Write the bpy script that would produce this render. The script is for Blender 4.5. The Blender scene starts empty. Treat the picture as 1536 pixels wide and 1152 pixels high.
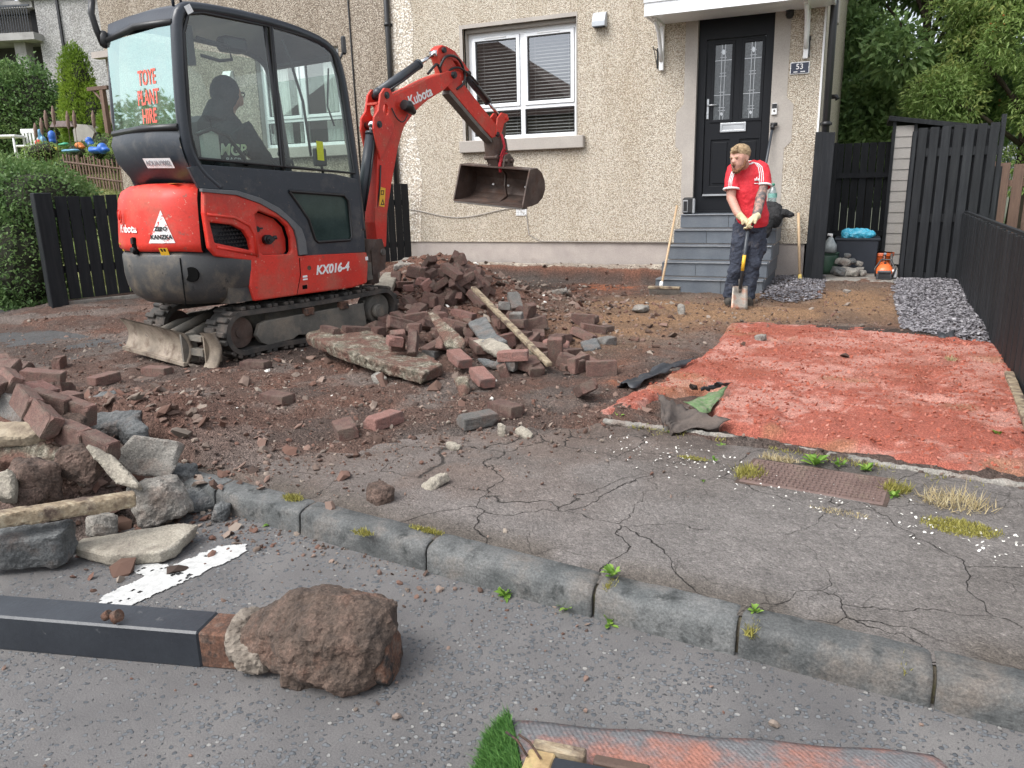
import bpy, bmesh, math, random
import numpy as np
from mathutils import Vector, Matrix
from mathutils.geometry import tessellate_polygon
SC = bpy.context.scene
COL = SC.collection
random.seed(7)
rng = np.random.default_rng(11)
# ------------------------------------------------------------------ camera
F = 1154.0; PIT = math.radians(14.1); ROL = math.radians(1.33); CH = 1.2; YAW = math.radians(24)
def _rz(v):
    c, s = math.cos(YAW), math.sin(YAW); return np.array([c*v[0]-s*v[1], s*v[0]+c*v[1], v[2]])
_f = np.array([0, math.cos(PIT), -math.sin(PIT)]); _r0 = np.array([1., 0, 0]); _u0 = np.cross(_r0, _f)
_r = math.cos(ROL)*_r0-math.sin(ROL)*_u0; _u = math.sin(ROL)*_r0+math.cos(ROL)*_u0
CF, CR, CU = _rz(_f), _rz(_r), _rz(_u)
CC = np.array([0, 0, CH])
cam_d = bpy.data.cameras.new('camera'); cam = bpy.data.objects.new('camera', cam_d); COL.objects.link(cam)
cam_d.sensor_width = 36; cam_d.lens = F/1536*36; cam_d.clip_start = .05; cam_d.clip_end = 800
cam.matrix_world = Matrix(((CR[0], CU[0], -CF[0], 0), (CR[1], CU[1], -CF[1], 0), (CR[2], CU[2], -CF[2], CH), (0, 0, 0, 1)))
SC.camera = cam
# ------------------------------------------------------------------ light
SUN_AZ, SUN_EL = math.radians(-150), math.radians(52)      # azimuth of the sun, from +y towards +x
wd = bpy.data.worlds.new('World'); SC.world = wd; wd.use_nodes = True
wn, wl = wd.node_tree.nodes, wd.node_tree.links
bgn = wn['Background']; bgn.inputs[1].default_value = .15
sky = wn.new('ShaderNodeTexSky'); sky.sky_type = 'NISHITA'; sky.sun_disc = False
sky.sun_elevation = SUN_EL; sky.sun_rotation = SUN_AZ; sky.dust_density = 3; sky.air_density = 1.0; sky.ozone_density = 1.0
hs = wn.new('ShaderNodeHueSaturation'); hs.inputs['Saturation'].default_value = .22
tc = wn.new('ShaderNodeTexCoord'); nz = wn.new('ShaderNodeTexNoise'); nz.inputs['Scale'].default_value = 2.2; nz.inputs['Detail'].default_value = 6
rp = wn.new('ShaderNodeValToRGB'); rp.color_ramp.elements[0].position = .35; rp.color_ramp.elements[0].color = (.8, .84, .92, 1)
rp.color_ramp.elements[1].position = .65; rp.color_ramp.elements[1].color = (1.25, 1.24, 1.22, 1)
mx = wn.new('ShaderNodeMix'); mx.data_type = 'RGBA'; mx.blend_type = 'MULTIPLY'; mx.inputs[0].default_value = 1
wl.new(sky.outputs[0], hs.inputs['Color']); wl.new(tc.outputs['Generated'], nz.inputs['Vector']); wl.new(nz.outputs[0], rp.inputs[0])
wl.new(hs.outputs[0], mx.inputs[6]); wl.new(rp.outputs[0], mx.inputs[7]); wl.new(mx.outputs[2], bgn.inputs[0])
sd = bpy.data.lights.new('sun', 'SUN'); sd.energy = 1.25; sd.angle = math.radians(38); sd.color = (1, .98, .95)
so = bpy.data.objects.new('sun', sd); COL.objects.link(so)
_sd = Vector((math.sin(SUN_AZ)*math.cos(SUN_EL), math.cos(SUN_AZ)*math.cos(SUN_EL), math.sin(SUN_EL)))
so.rotation_euler = (-_sd).to_track_quat('-Z', 'Y').to_euler()
SC.view_settings.view_transform = 'Standard'; SC.view_settings.look = 'None'; SC.view_settings.gamma = 1
SC.view_settings.use_curve_mapping = False; SC.view_settings.exposure = .97
# ------------------------------------------------------------------ rays of the photograph's pixels into the place
def ray(px, py): return CF+CR*(px-768)/F-CU*(py-576)/F
def at(px, py, z=0.):
    d = ray(px, py); return CC+d*((z-CH)/d[2])
def aty(px, py, Y=10.19):
    d = ray(px, py); return CC+d*(Y/d[1])
def atd(px, py, D): return CC+ray(px, py)*D
# ------------------------------------------------------------------ noise
def _hash(ix, iy, s):
    n = (ix.astype(np.int64)*374761393+iy.astype(np.int64)*668265263+s*1442695041) & 0x7fffffff
    n = ((n ^ (n >> 13))*1274126177) & 0x7fffffff
    return ((n ^ (n >> 16)) & 0xffff)/65535.
def vnoise(x, y, s=0):
    ix, iy = np.floor(x), np.floor(y); fx, fy = x-ix, y-iy
    fx = fx*fx*(3-2*fx); fy = fy*fy*(3-2*fy)
    a, b = _hash(ix, iy, s), _hash(ix+1, iy, s); c, d = _hash(ix, iy+1, s), _hash(ix+1, iy+1, s)
    return (a+(b-a)*fx)*(1-fy)+(c+(d-c)*fx)*fy
def fbm(x, y, o=4, s=0):
    x = np.asarray(x, float); y = np.asarray(y, float); t = 0; a = 1; n = 0
    for i in range(o):
        t = t+a*vnoise(x*2**i+i*17.3, y*2**i-i*9.1, s+i); n += a; a *= .55
    return t/n
def sstep(a, b, x):
    t = np.clip((x-a)/(b-a), 0, 1); return t*t*(3-2*t)
def gauss(x, y, cx, cy, rx, ry, a=0):
    c, s = math.cos(a), math.sin(a); dx, dy = x-cx, y-cy
    return np.exp(-((dx*c+dy*s)/rx)**2-((-dx*s+dy*c)/ry)**2)
# ------------------------------------------------------------------ meshes
class MB:
    def __init__(s): s.v = []; s.f = []; s.sm = []
    def add(s, vs, fs, sm=False):
        o = len(s.v); s.v += [tuple(map(float, q)) for q in vs]; s.f += [tuple(i+o for i in f) for f in fs]; s.sm += [sm]*len(fs); return s
    def box(s, c, d, R=None, bev=0.):
        hx, hy, hz = d[0]/2, d[1]/2, d[2]/2; c = Vector(c)
        if bev <= 0:
            P = [Vector((x*hx, y*hy, z*hz)) for z in (-1, 1) for y in (-1, 1) for x in (-1, 1)]
            Fc = [(0, 2, 3, 1), (4, 5, 7, 6), (0, 1, 5, 4), (2, 6, 7, 3), (0, 4, 6, 2), (1, 3, 7, 5)]
        else:
            b = min(bev, hx*.8, hy*.8, hz*.8)
            bm = bmesh.new(); bmesh.ops.create_cube(bm, size=1)
            for v in bm.verts: v.co = Vector((v.co.x*2*hx, v.co.y*2*hy, v.co.z*2*hz))
            bmesh.ops.bevel(bm, geom=list(bm.edges), offset=b, segments=1, affect='EDGES')
            bm.verts.index_update(); P = [v.co.copy() for v in bm.verts]; Fc = [tuple(v.index for v in f.verts) for f in bm.faces]; bm.free()
        if R is not None: P = [R @ p for p in P]
        return s.add([p+c for p in P], Fc)
    def tube(s, pts, r, n=10, cap=True, sm=True, asp=1., up=None):
        pts = [Vector(p) for p in pts]; m = len(pts); rr = r if isinstance(r, (list, tuple)) else [r]*m
        vs = []; prev = Vector(up) if up is not None else None
        for i, p in enumerate(pts):
            t = (pts[min(i+1, m-1)]-pts[max(i-1, 0)])
            if t.length < 1e-9: t = Vector((0, 0, 1))
            t.normalize()
            if prev is None: prev = Vector((0, 0, 1)) if abs(t.z) < .9 else Vector((1, 0, 0))
            a = prev-t*prev.dot(t)
            if a.length < 1e-4: a = t.orthogonal()
            a.normalize(); b = t.cross(a); prev = a
            R = rr[i]; ra, rb = R if isinstance(R, (list, tuple)) else (R, R*asp)
            for k in range(n):
                q = 2*math.pi*k/n; vs.append(p+a*math.cos(q)*ra+b*math.sin(q)*rb)
        fs = [(i*n+k, i*n+(k+1) % n, (i+1)*n+(k+1) % n, (i+1)*n+k) for i in range(m-1) for k in range(n)]
        s.add(vs, fs, sm)
        if cap:
            o = len(s.v)-len(vs); s.f += [tuple(o+k for k in reversed(range(n))), tuple(o+(m-1)*n+k for k in range(n))]; s.sm += [False]*2
        return s
    def cyl(s, a, b, r, n=16, r2=None): return s.tube([a, b], [r, r if r2 is None else r2], n)
    def prism(s, loops, fn, d0, d1, sm=False):
        """loops: outer (and holes) of 2-D points; fn(u,v,d)->3-D"""
        if not isinstance(loops[0][0], (tuple, list)): loops = [loops]
        allp = [p for l in loops for p in l]; tri = tessellate_polygon([[Vector((p[0], p[1], 0)) for p in l] for l in loops])
        n = len(allp); vs = [fn(p[0], p[1], d0) for p in allp]+[fn(p[0], p[1], d1) for p in allp]
        fs = [tuple(t) for t in tri]+[tuple(n+i for i in reversed(t)) for t in tri]; o = 0
        for l in loops:
            m = len(l); fs += [(o+i, o+(i+1) % m, n+o+(i+1) % m, n+o+i) for i in range(m)]; o += m
        return s.add(vs, fs, sm)
    def grid(s, P, closed_u=False, sm=True):
        nu, nv = len(P), len(P[0]); vs = [q for r_ in P for q in r_]
        fs = [(i*nv+j, ((i+1) % nu)*nv+j, ((i+1) % nu)*nv+j+1, i*nv+j+1) for i in range(nu if closed_u else nu-1) for j in range(nv-1)]
        return s.add(vs, fs, sm)
    def sph(s, c, r, n=10, m=8):
        c = Vector(c); r = r if isinstance(r, (tuple, list)) else (r, r, r); vs = []
        for i in range(1, m):
            for k in range(n):
                a, b = math.pi*i/m, 2*math.pi*k/n; vs.append(c+Vector((r[0]*math.sin(a)*math.cos(b), r[1]*math.sin(a)*math.sin(b), r[2]*math.cos(a))))
        vs += [c+Vector((0, 0, r[2])), c-Vector((0, 0, r[2]))]; T = len(vs)-2
        fs = [(i*n+k, (i+1)*n+k, (i+1)*n+(k+1) % n, i*n+(k+1) % n) for i in range(m-2) for k in range(n)]
        fs += [(T, k, (k+1) % n) for k in range(n)]+[(T+1, (m-2)*n+(k+1) % n, (m-2)*n+k) for k in range(n)]
        return s.add(vs, fs, True)
    def mesh(s, name, inv=None, fixn=True):
        me = bpy.data.meshes.new(name)
        vs = s.v if inv is None else [tuple(inv @ Vector(q)) for q in s.v]
        me.from_pydata(vs, [], s.f); me.polygons.foreach_set('use_smooth', s.sm)
        if fixn and len(s.f) < 20000:
            bm = bmesh.new(); bm.from_mesh(me); bmesh.ops.recalc_face_normals(bm, faces=bm.faces); bm.to_mesh(me); bm.free()
        me.update(); return me
ROOTM = {}
def thing(name, loc, label, cat, rz=0., group=None):
    o = bpy.data.objects.new(name, None); COL.objects.link(o); o.empty_display_size = .1
    o.location = loc; o.rotation_euler = (0, 0, rz); o['label'] = label; o['category'] = cat
    if group: o['group'] = group
    ROOTM[o.name] = Matrix.Translation(Vector(loc)) @ Matrix.Rotation(rz, 4, 'Z'); return o
def top_of(o):
    while o.parent: o = o.parent
    return o
def obj(name, mb, mat, parent=None, bev=0., kind=None, label=None, local=False, loc=None):
    inv = None
    if parent is not None and not local:
        inv = ROOTM.get(top_of(parent).name, Matrix()).inverted()
    elif loc is not None: inv = Matrix.Translation(-Vector(loc))
    me = mb.mesh(name, inv) if isinstance(mb, MB) else mb
    if not me.materials: me.materials.append(mat)
    o = bpy.data.objects.new(name, me); COL.objects.link(o)
    if parent is not None: o.parent = parent
    elif loc is not None: o.location = loc; ROOTM[o.name] = Matrix.Translation(Vector(loc))
    if bev:
        b = o.modifiers.new('bevel', 'BEVEL'); b.width = bev; b.segments = 2; b.limit_method = 'ANGLE'; b.angle_limit = .6
    if kind: o['kind'] = kind
    if label: o['label'] = label
    return o
def tag(o, label, cat, group=None, kind=None):
    o['label'] = label; o['category'] = cat
    if group: o['group'] = group
    if kind: o['kind'] = kind
    return o
def remesh(mb, vox, sm=2, name='body', inv=None, disp=0., dscale=.1, mode=None):
    me = mb.mesh('tmp', inv, fixn=True); o = bpy.data.objects.new('tmp', me); COL.objects.link(o)
    m = o.modifiers.new('r', 'REMESH'); m.mode = 'VOXEL'; m.voxel_size = vox; m.use_smooth_shade = True
    if sm: q = o.modifiers.new('s', 'SMOOTH'); q.iterations = sm; q.factor = .5
    if disp:
        for k, (a, b) in enumerate(((disp, dscale), (disp*.45, dscale*.3))):
            t = bpy.data.textures.new('t', 'CLOUDS'); t.noise_scale = b; t.noise_depth = 3
            d = o.modifiers.new('d', 'DISPLACE'); d.texture = t; d.strength = a*2; d.mid_level = .5; d.texture_coords = 'LOCAL'
    dg = bpy.context.evaluated_depsgraph_get(); r = bpy.data.meshes.new_from_object(o.evaluated_get(dg)); r.name = name
    bpy.data.objects.remove(o); r.polygons.foreach_set('use_smooth', [disp == 0]*len(r.polygons)); return r
def npmesh(name, V, Fq, attrs=None, smooth=False):
    me = bpy.data.meshes.new(name); V = np.ascontiguousarray(V, dtype=np.float32); Fq = np.ascontiguousarray(Fq, dtype=np.int32); k = Fq.shape[1]
    me.vertices.add(len(V)); me.vertices.foreach_set('co', V.ravel()); me.loops.add(Fq.size); me.loops.foreach_set('vertex_index', Fq.ravel())
    me.polygons.add(len(Fq)); me.polygons.foreach_set('loop_start', np.arange(0, Fq.size, k, dtype=np.int32))
    me.update(calc_edges=True); me.polygons.foreach_set('use_smooth', np.full(len(Fq), smooth))
    for n, a in (attrs or {}).items():
        if a.ndim == 1: at_ = me.attributes.new(n, 'FLOAT', 'POINT'); at_.data.foreach_set('value', a.astype(np.float32))
        else:
            at_ = me.attributes.new(n, 'FLOAT_COLOR', 'POINT'); c = np.ones((len(a), 4), np.float32); c[:, :3] = a; at_.data.foreach_set('color', c.ravel())
    me.validate(); return me
def text_mesh(s, size, o, ex, ez, mat, parent, name='lettering', depth=.001, shear=0., align='CENTER', bold=0.):
    """flat lettering: o = centre point, ex = reading direction, ez = up"""
    cu = bpy.data.curves.new('t', 'FONT'); cu.body = s; cu.size = size; cu.align_x = align; cu.align_y = 'CENTER'; cu.extrude = depth; cu.shear = shear; cu.offset = bold
    t = bpy.data.objects.new('t', cu); COL.objects.link(t); dg = bpy.context.evaluated_depsgraph_get()
    me = bpy.data.meshes.new_from_object(t.evaluated_get(dg)); bpy.data.objects.remove(t)
    ex = Vector(ex).normalized(); ez = Vector(ez); ez = (ez-ex*ez.dot(ex)).normalized(); n = ex.cross(ez)
    M = Matrix.Translation(Vector(o)) @ Matrix(((ex.x, ez.x, n.x, 0), (ex.y, ez.y, n.y, 0), (ex.z, ez.z, n.z, 0), (0, 0, 0, 1)))
    inv = ROOTM.get(top_of(parent).name, Matrix()).inverted() if parent is not None else Matrix()
    me.transform(inv @ M); me.name = name; me.materials.clear(); me.materials.append(mat)
    ob = bpy.data.objects.new(name, me); COL.objects.link(ob); ob.parent = parent; return ob
def copy_tree(o, parent=None):
    c = o.copy(); COL.objects.link(c); c.parent = parent
    for ch in list(o.children): copy_tree(ch, c)
    return c
# ------------------------------------------------------------------ materials
def _nt(name):
    m = bpy.data.materials.new(name); m.use_nodes = True; t = m.node_tree; return m, t.nodes, t.links, t.nodes['Principled BSDF']
def ramp(n, l, fac, cols, pos=None):
    r = n.new('ShaderNodeValToRGB'); k = len(cols)
    for i, c in enumerate(cols):
        p = pos[i] if pos else .3+.4*i/max(k-1, 1)
        e = r.color_ramp.elements[i] if i < 2 else r.color_ramp.elements.new(p)
        e.position = p; e.color = (*c[:3], 1)
    l.new(fac, r.inputs[0]); return r.outputs[0]
def mixc(n, l, fac, a, b, mode='MIX'):
    m = n.new('ShaderNodeMix'); m.data_type = 'RGBA'; m.blend_type = mode
    for i, x in ((0, fac), (6, a), (7, b)):
        if hasattr(x, 'is_linked') or hasattr(x, 'links'): l.new(x, m.inputs[i])
        else: m.inputs[i].default_value = x if i == 0 else (*x[:3], 1)
    return m.outputs[2]
def noise(n, l, co, sc, det=4, rough=.55):
    t = n.new('ShaderNodeTexNoise'); t.inputs['Scale'].default_value = sc; t.inputs['Detail'].default_value = det; t.inputs['Roughness'].default_value = rough
    l.new(co, t.inputs['Vector']); return t.outputs[0]
def vor(n, l, co, sc, feat='F1', out='Distance', rnd=1.):
    t = n.new('ShaderNodeTexVoronoi'); t.feature = feat; t.inputs['Scale'].default_value = sc; t.inputs['Randomness'].default_value = rnd
    l.new(co, t.inputs['Vector']); return t.outputs[out]
def bump(n, l, h, dist, b, strength=1.):
    q = n.new('ShaderNodeBump'); q.inputs['Distance'].default_value = dist; q.inputs['Strength'].default_value = strength
    l.new(h, q.inputs['Height']); pv = b.inputs['Normal']
    if pv.is_linked: l.new(pv.links[0].from_socket, q.inputs['Normal'])
    l.new(q.outputs[0], pv)
def coord(n, kind='Object'): return n.new('ShaderNodeTexCoord').outputs[kind]
def mat(name, cols, sc=6, rough=.8, bmp=0., bs=80, metal=0., rand=0., dirt=None, spec=.5, bdet=5, stretch=None, pos=None, coat=0., fine=(110, .84, 1.18)):
    m, n, l, b = _nt(name); co = coord(n)
    if stretch:
        mp = n.new('ShaderNodeMapping'); mp.inputs['Scale'].default_value = stretch; l.new(co, mp.inputs[0]); cs = mp.outputs[0]
    else: cs = co
    if not isinstance(cols[0], (tuple, list)): cols = [cols]
    if len(cols) == 1: c0 = cols[0]; cols = [tuple(x*.86 for x in c0), tuple(min(1, x*1.1) for x in c0)]
    c = ramp(n, l, noise(n, l, cs, sc, 6), cols, pos)
    if rand:
        oi = n.new('ShaderNodeObjectInfo'); h = n.new('ShaderNodeHueSaturation'); mr = n.new('ShaderNodeMapRange')
        mr.inputs[3].default_value = 1-rand; mr.inputs[4].default_value = 1+rand; l.new(oi.outputs['Random'], mr.inputs[0]); l.new(mr.outputs[0], h.inputs['Value']); l.new(c, h.inputs['Color']); c = h.outputs[0]
    for d in ([dirt] if dirt and not isinstance(dirt, list) else (dirt or [])):
        dc, lo, hi, ds = d; mr = n.new('ShaderNodeMapRange'); mr.inputs[1].default_value = lo; mr.inputs[2].default_value = hi
        l.new(noise(n, l, co, ds, 8, .65), mr.inputs[0]); c = mixc(n, l, mr.outputs[0], c, dc)
        rr = n.new('ShaderNodeMapRange'); rr.inputs[3].default_value = rough; rr.inputs[4].default_value = .95; l.new(mr.outputs[0], rr.inputs[0]); l.new(rr.outputs[0], b.inputs['Roughness'])
    if fine: c = mixc(n, l, 1., c, ramp(n, l, noise(n, l, co, fine[0], 5, .75), [(fine[1],)*3, (1, 1, 1), (fine[2],)*3], [.32, .5, .68]), 'MULTIPLY')
    l.new(c, b.inputs['Base Color']); b.inputs['Metallic'].default_value = metal
    if not dirt: b.inputs['Roughness'].default_value = rough
    b.inputs['Specular IOR Level'].default_value = spec; b.inputs['Coat Weight'].default_value = coat
    if bmp: bump(n, l, noise(n, l, cs, bs, bdet, .6), bmp, b)
    return m
def glassmat(name, tint, refl=.0, rough=.01, dirt=.0):
    m, n, l, b = _nt(name); n.remove(b); out = n['Material Output']
    tr = n.new('ShaderNodeBsdfTransparent'); tr.inputs[0].default_value = (*tint, 1); gl = n.new('ShaderNodeBsdfGlossy'); gl.inputs[0].default_value = (.60, .80, .78, 1) if refl > .3 else (1, 1, 1, 1); gl.inputs['Roughness'].default_value = rough
    fr = n.new('ShaderNodeLayerWeight'); pw = n.new('ShaderNodeMath'); pw.operation = 'POWER'; pw.inputs[1].default_value = 5; l.new(fr.outputs['Facing'], pw.inputs[0]); fr.inputs[0].default_value = .5; ad = n.new('ShaderNodeMath'); ad.operation = 'MULTIPLY_ADD'; ad.use_clamp = True; ad.inputs[1].default_value = .8; ad.inputs[2].default_value = refl+.045
    l.new(pw.outputs[0], ad.inputs[0]); ms = n.new('ShaderNodeMixShader'); l.new(ad.outputs[0], ms.inputs[0]); l.new(tr.outputs[0], ms.inputs[1]); l.new(gl.outputs[0], ms.inputs[2])
    last = ms.outputs[0]
    if dirt:
        df = n.new('ShaderNodeBsdfDiffuse'); df.inputs[0].default_value = (.55, .57, .55, 1); m2 = n.new('ShaderNodeMixShader'); mr = n.new('ShaderNodeMapRange')
        mr.inputs[1].default_value = .4; mr.inputs[2].default_value = .9; mr.inputs[4].default_value = dirt; l.new(noise(n, l, coord(n), 7, 8, .7), mr.inputs[0])
        l.new(mr.outputs[0], m2.inputs[0]); l.new(last, m2.inputs[1]); l.new(df.outputs[0], m2.inputs[2]); last = m2.outputs[0]
    l.new(last, out.inputs[0]); return m
def harlmat(name, stones, pos, sc=42, stain=(.3, .25, .2), samt=.5):
    m, n, l, b = _nt(name); co = coord(n); wv = n.new('ShaderNodeTexNoise'); wv.inputs['Scale'].default_value = 60; l.new(co, wv.inputs['Vector'])
    v = n.new('ShaderNodeTexVoronoi'); v.inputs['Scale'].default_value = sc; l.new(co, v.inputs['Vector'])
    sp = n.new('ShaderNodeSeparateColor'); l.new(v.outputs['Color'], sp.inputs[0]); c = ramp(n, l, sp.outputs[0], stones, pos)
    mr = n.new('ShaderNodeMapRange'); mr.inputs[1].default_value = .35; mr.inputs[2].default_value = .75; l.new(v.outputs['Distance'], mr.inputs[0])
    c = mixc(n, l, mr.outputs[0], c, tuple(x*.62 for x in stones[1]))
    mp = n.new('ShaderNodeMapping'); mp.inputs['Scale'].default_value = (1.2, 1.2, .35); l.new(co, mp.inputs[0])
    m2 = n.new('ShaderNodeMapRange'); m2.inputs[1].default_value = .45; m2.inputs[2].default_value = .8; m2.inputs[4].default_value = samt; l.new(noise(n, l, mp.outputs[0], 2.0, 6, .6), m2.inputs[0])
    c = mixc(n, l, m2.outputs[0], c, stain, 'MULTIPLY'); l.new(c, b.inputs['Base Color']); b.inputs['Roughness'].default_value = .9; b.inputs['Specular IOR Level'].default_value = .25
    bump(n, l, v.outputs['Distance'], -.009, b); return m
M_ = {}
M_['harl'] = harlmat('cream_pebbledash', [(.25, .19, .13), (.52, .44, .34), (.69, .62, .51), (.80, .75, .65), (.48, .41, .32)], [0, .10, .4, .8, 1], sc=92, stain=(.78, .73, .66), samt=.75)
M_['harl_grey'] = harlmat('weathered_pebbledash', [(.14, .11, .085), (.31, .255, .2), (.45, .39, .31), (.56, .5, .42), (.27, .22, .17)], [0, .15, .45, .8, 1], sc=66, stain=(.62, .57, .52), samt=.8)
M_['render'] = mat('smooth_render', [(.35, .318, .285), (.41, .375, .335)], 3, .85, .002, 60)
M_['plinth'] = mat('plinth_render', [(.34, .30, .275), (.42, .37, .335)], 4, .9, .003, 40, dirt=((.2, .17, .15), .58, .85, 2.5))
M_['upvc'] = mat('white_upvc', [(.80, .82, .84), (.84, .86, .87)], 3, .3, spec=.5)
M_['wpaint'] = mat('white_painted_wood', [(.72, .72, .71), (.82, .82, .81)], 6, .45, .001, 90)
M_['blackdoor'] = mat('black_door', [(.008, .009, .012), (.008, .009, .011)], 30, .45, .0006, 120, stretch=(4, 4, .6), spec=.22)
M_['blackfence'] = mat('black_fence_paint', [(.005, .006, .008), (.009, .0105, .013), (.016, .017, .019)], 5, .6, .0015, 50, stretch=(6, 6, .5), rand=.25, spec=.3)
M_['charfence'] = mat('charcoal_fence_paint', [(.009, .010, .012), (.014, .0155, .018), (.022, .024, .026)], 5, .62, .0015, 50, stretch=(6, 6, .5), rand=.25, spec=.32)
M_['blackplastic'] = mat('black_plastic', [(.012, .012, .013), (.02, .02, .021)], 6, .4)
M_['rubber'] = mat('track_rubber', [(.03, .028, .026), (.065, .06, .054)], 9, .85, .003, 60, dirt=((.14, .11, .09), .45, .75, 6))
M_['red'] = mat('orange_red_paint', [(.56, .028, .016), (.66, .040, .022)], 3, .48, .0008, 20, dirt=[((.38, .030, .022), .54, .74, 2.2), ((.50, .09, .06), .56, .72, 6), ((.14, .075, .055), .62, .72, 17), ((.60, .22, .16), .635, .66, 34), ((.33, .12, .08), .50, .80, 3.4)], fine=(60, .85, 1.1))
M_['charcoal'] = mat('charcoal_paint', [(.022, .028, .036), (.034, .041, .052)], 4, .45, .0008, 60, dirt=[((.10, .095, .09), .52, .80, 5), ((.14, .12, .10), .64, .67, 30)])
M_['frame'] = mat('cab_frame_paint', [(.016, .02, .028), (.03, .036, .045)], 4, .35, .0008, 60, dirt=((.13, .07, .045), .66, .74, 8), coat=.1)
M_['cw'] = mat('counterweight_paint', [(.035, .036, .038), (.06, .06, .058)], 3, .5, .001, 40, dirt=[((.16, .13, .095), .48, .72, 5), ((.02, .02, .02), .62, .7, 9)])
M_['undersz'] = mat('muddy_undercarriage', [(.09, .085, .075), (.17, .155, .13)], 6, .8, .003, 40, dirt=((.22, .18, .14), .48, .72, 7))
M_['blade'] = mat('worn_blade_steel', [(.14, .115, .09), (.23, .19, .145), (.30, .25, .20)], 8, .8, .003, 50, dirt=((.10, .07, .052), .5, .68, 9))
M_['cylinder'] = mat('grey_hydraulic_barrel', [(.03, .036, .045), (.045, .052, .062)], 4, .4)
M_['chrome'] = mat('chrome_rod', [(.6, .6, .62), (.7, .7, .72)], 4, .15, metal=1)
M_['bucket'] = mat('bucket_steel', [(.055, .042, .036), (.10, .07, .058), (.13, .10, .085)], 7, .55, .003, 40, metal=.35, dirt=((.12, .065, .045), .5, .75, 6))
M_['steel'] = mat('worn_steel', [(.12, .11, .10), (.2, .18, .16)], 8, .5, .001, 60, metal=.5)
M_['mesh'] = mat('black_grille', [(.015, .015, .016), (.025, .025, .026)], 6, .5)
M_['void'] = mat('near_black_void', [(.004, .004, .004), (.007, .007, .007)], 6, .95, spec=.05)  # near-black; the darkness inside holes and gaps is put into the colour
M_['white'] = mat('white_print', [(.78, .78, .77), (.82, .82, .81)], 6, .5)
M_['whiteworn'] = mat('worn_white_print', [(.75, .72, .70), (.8, .78, .76)], 6, .5, dirt=((.5, .05, .03), .55, .6, 30))
M_['redprint'] = mat('red_print', [(.72, .10, .07), (.78, .14, .09)], 6, .5)
M_['yellow'] = mat('yellow_sticker', [(.75, .42, .03), (.8, .48, .04)], 6, .45)
M_['hivis'] = mat('lime_sticker', [(.45, .5, .02), (.5, .55, .03)], 6, .5)
M_['blackprint'] = mat('black_print', [(.01, .01, .01), (.015, .015, .015)], 6, .5)
M_['cabglass'] = glassmat('cab_glass', (.68, .77, .73), .03, .01, .08)
M_['rearglass'] = glassmat('rear_cab_glass', (.50, .74, .70), .40, .02, .25)
M_['lowglass'] = mat('dark_lower_glass', [(.02, .035, .032), (.05, .075, .07)], 3, .08, spec=.8)
M_['winglass'] = glassmat('window_glass', (.92, .94, .94), .16, .004)
M_['doorglass'] = mat('obscured_door_glass', [(.02, .024, .028), (.07, .08, .085)], 40, .12, .002, 60, spec=.8)
M_['lead'] = mat('lead_strip', [(.4, .41, .42), (.5, .51, .52)], 9, .3, metal=.7)
M_['blind'] = mat('grey_slat', [(.30, .30, .29), (.36, .36, .35)], 9, .5)
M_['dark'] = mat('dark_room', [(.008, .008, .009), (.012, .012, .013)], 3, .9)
M_['curtain'] = mat('net_curtain', [(.70, .73, .69), (.80, .82, .79)], 9, .8)
M_['step'] = mat('grey_step_tile', [(.085, .10, .118), (.115, .13, .148), (.14, .155, .17)], 4, .5, .0015, 60, rand=.12, dirt=((.2, .19, .18), .62, .85, 7))
M_['stepedge'] = mat('scuffed_tile_edge', [(.2, .21, .22), (.3, .31, .32)], 20, .6)
M_['wood'] = mat('pale_pine_handle', [(.42, .29, .17), (.55, .40, .25)], 14, .6, .0006, 60, stretch=(6, 6, .8))
M_['oldwood'] = mat('weathered_timber', [(.17, .125, .08), (.28, .22, .145), (.39, .335, .24)], 9, .85, .003, 50, stretch=(2, 6, 6), dirt=[((.09, .06, .045), .48, .62, 12), ((.05, .035, .028), .60, .68, 5)])
M_['brownfence'] = mat('brown_fence_board', [(.10, .06, .045), (.17, .105, .075)], 6, .8, .002, 50, stretch=(6, 6, .5), rand=.2)
M_['brick'] = mat('paving_brick', [(.085, .052, .043), (.125, .068, .055), (.165, .095, .078)], 22, .9, .004, 120, rand=.4, dirt=[((.12, .088, .070), .44, .66, 16), ((.30, .26, .22), .68, .76, 11), ((.24, .11, .08), .66, .78, 7)], fine=(170, .6, 1.5))
M_['brickpink'] = mat('pink_paving_brick', [(.19, .095, .078), (.27, .145, .12)], 22, .9, .004, 120, rand=.2, dirt=((.12, .09, .08), .5, .72, 16), fine=(170, .6, 1.5))
M_['brickgrey'] = mat('grey_paving_brick', [(.10, .096, .09), (.185, .175, .16)], 18, .9, .004, 120, rand=.25, dirt=((.12, .085, .07), .46, .68, 14), fine=(170, .6, 1.6))
M_['conc'] = mat('broken_concrete', [(.15, .14, .125), (.24, .225, .20), (.33, .31, .275)], 14, .92, .006, 110, dirt=[((.13, .085, .065), .48, .72, 7)], fine=(150, .55, 1.5))
M_['concdark'] = mat('blue_grey_whinstone', [(.065, .069, .070), (.115, .119, .118), (.17, .17, .165)], 12, .85, .008, 60, dirt=[((.13, .09, .07), .5, .74, 7)], fine=(140, .55, 1.5))
M_['concpale'] = mat('buff_sandstone', [(.22, .195, .16), (.32, .29, .235), (.39, .36, .30)], 8, .92, .005, 100, dirt=[((.16, .135, .11), .46, .68, 6), ((.36, .29, .19), .64, .76, 5)], fine=(150, .65, 1.35))
M_['clod'] = mat('soil_clod', [(.05, .036, .029), (.095, .064, .050), (.15, .10, .08)], 16, .97, .012, 60, fine=(120, .5, 1.6))
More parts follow.
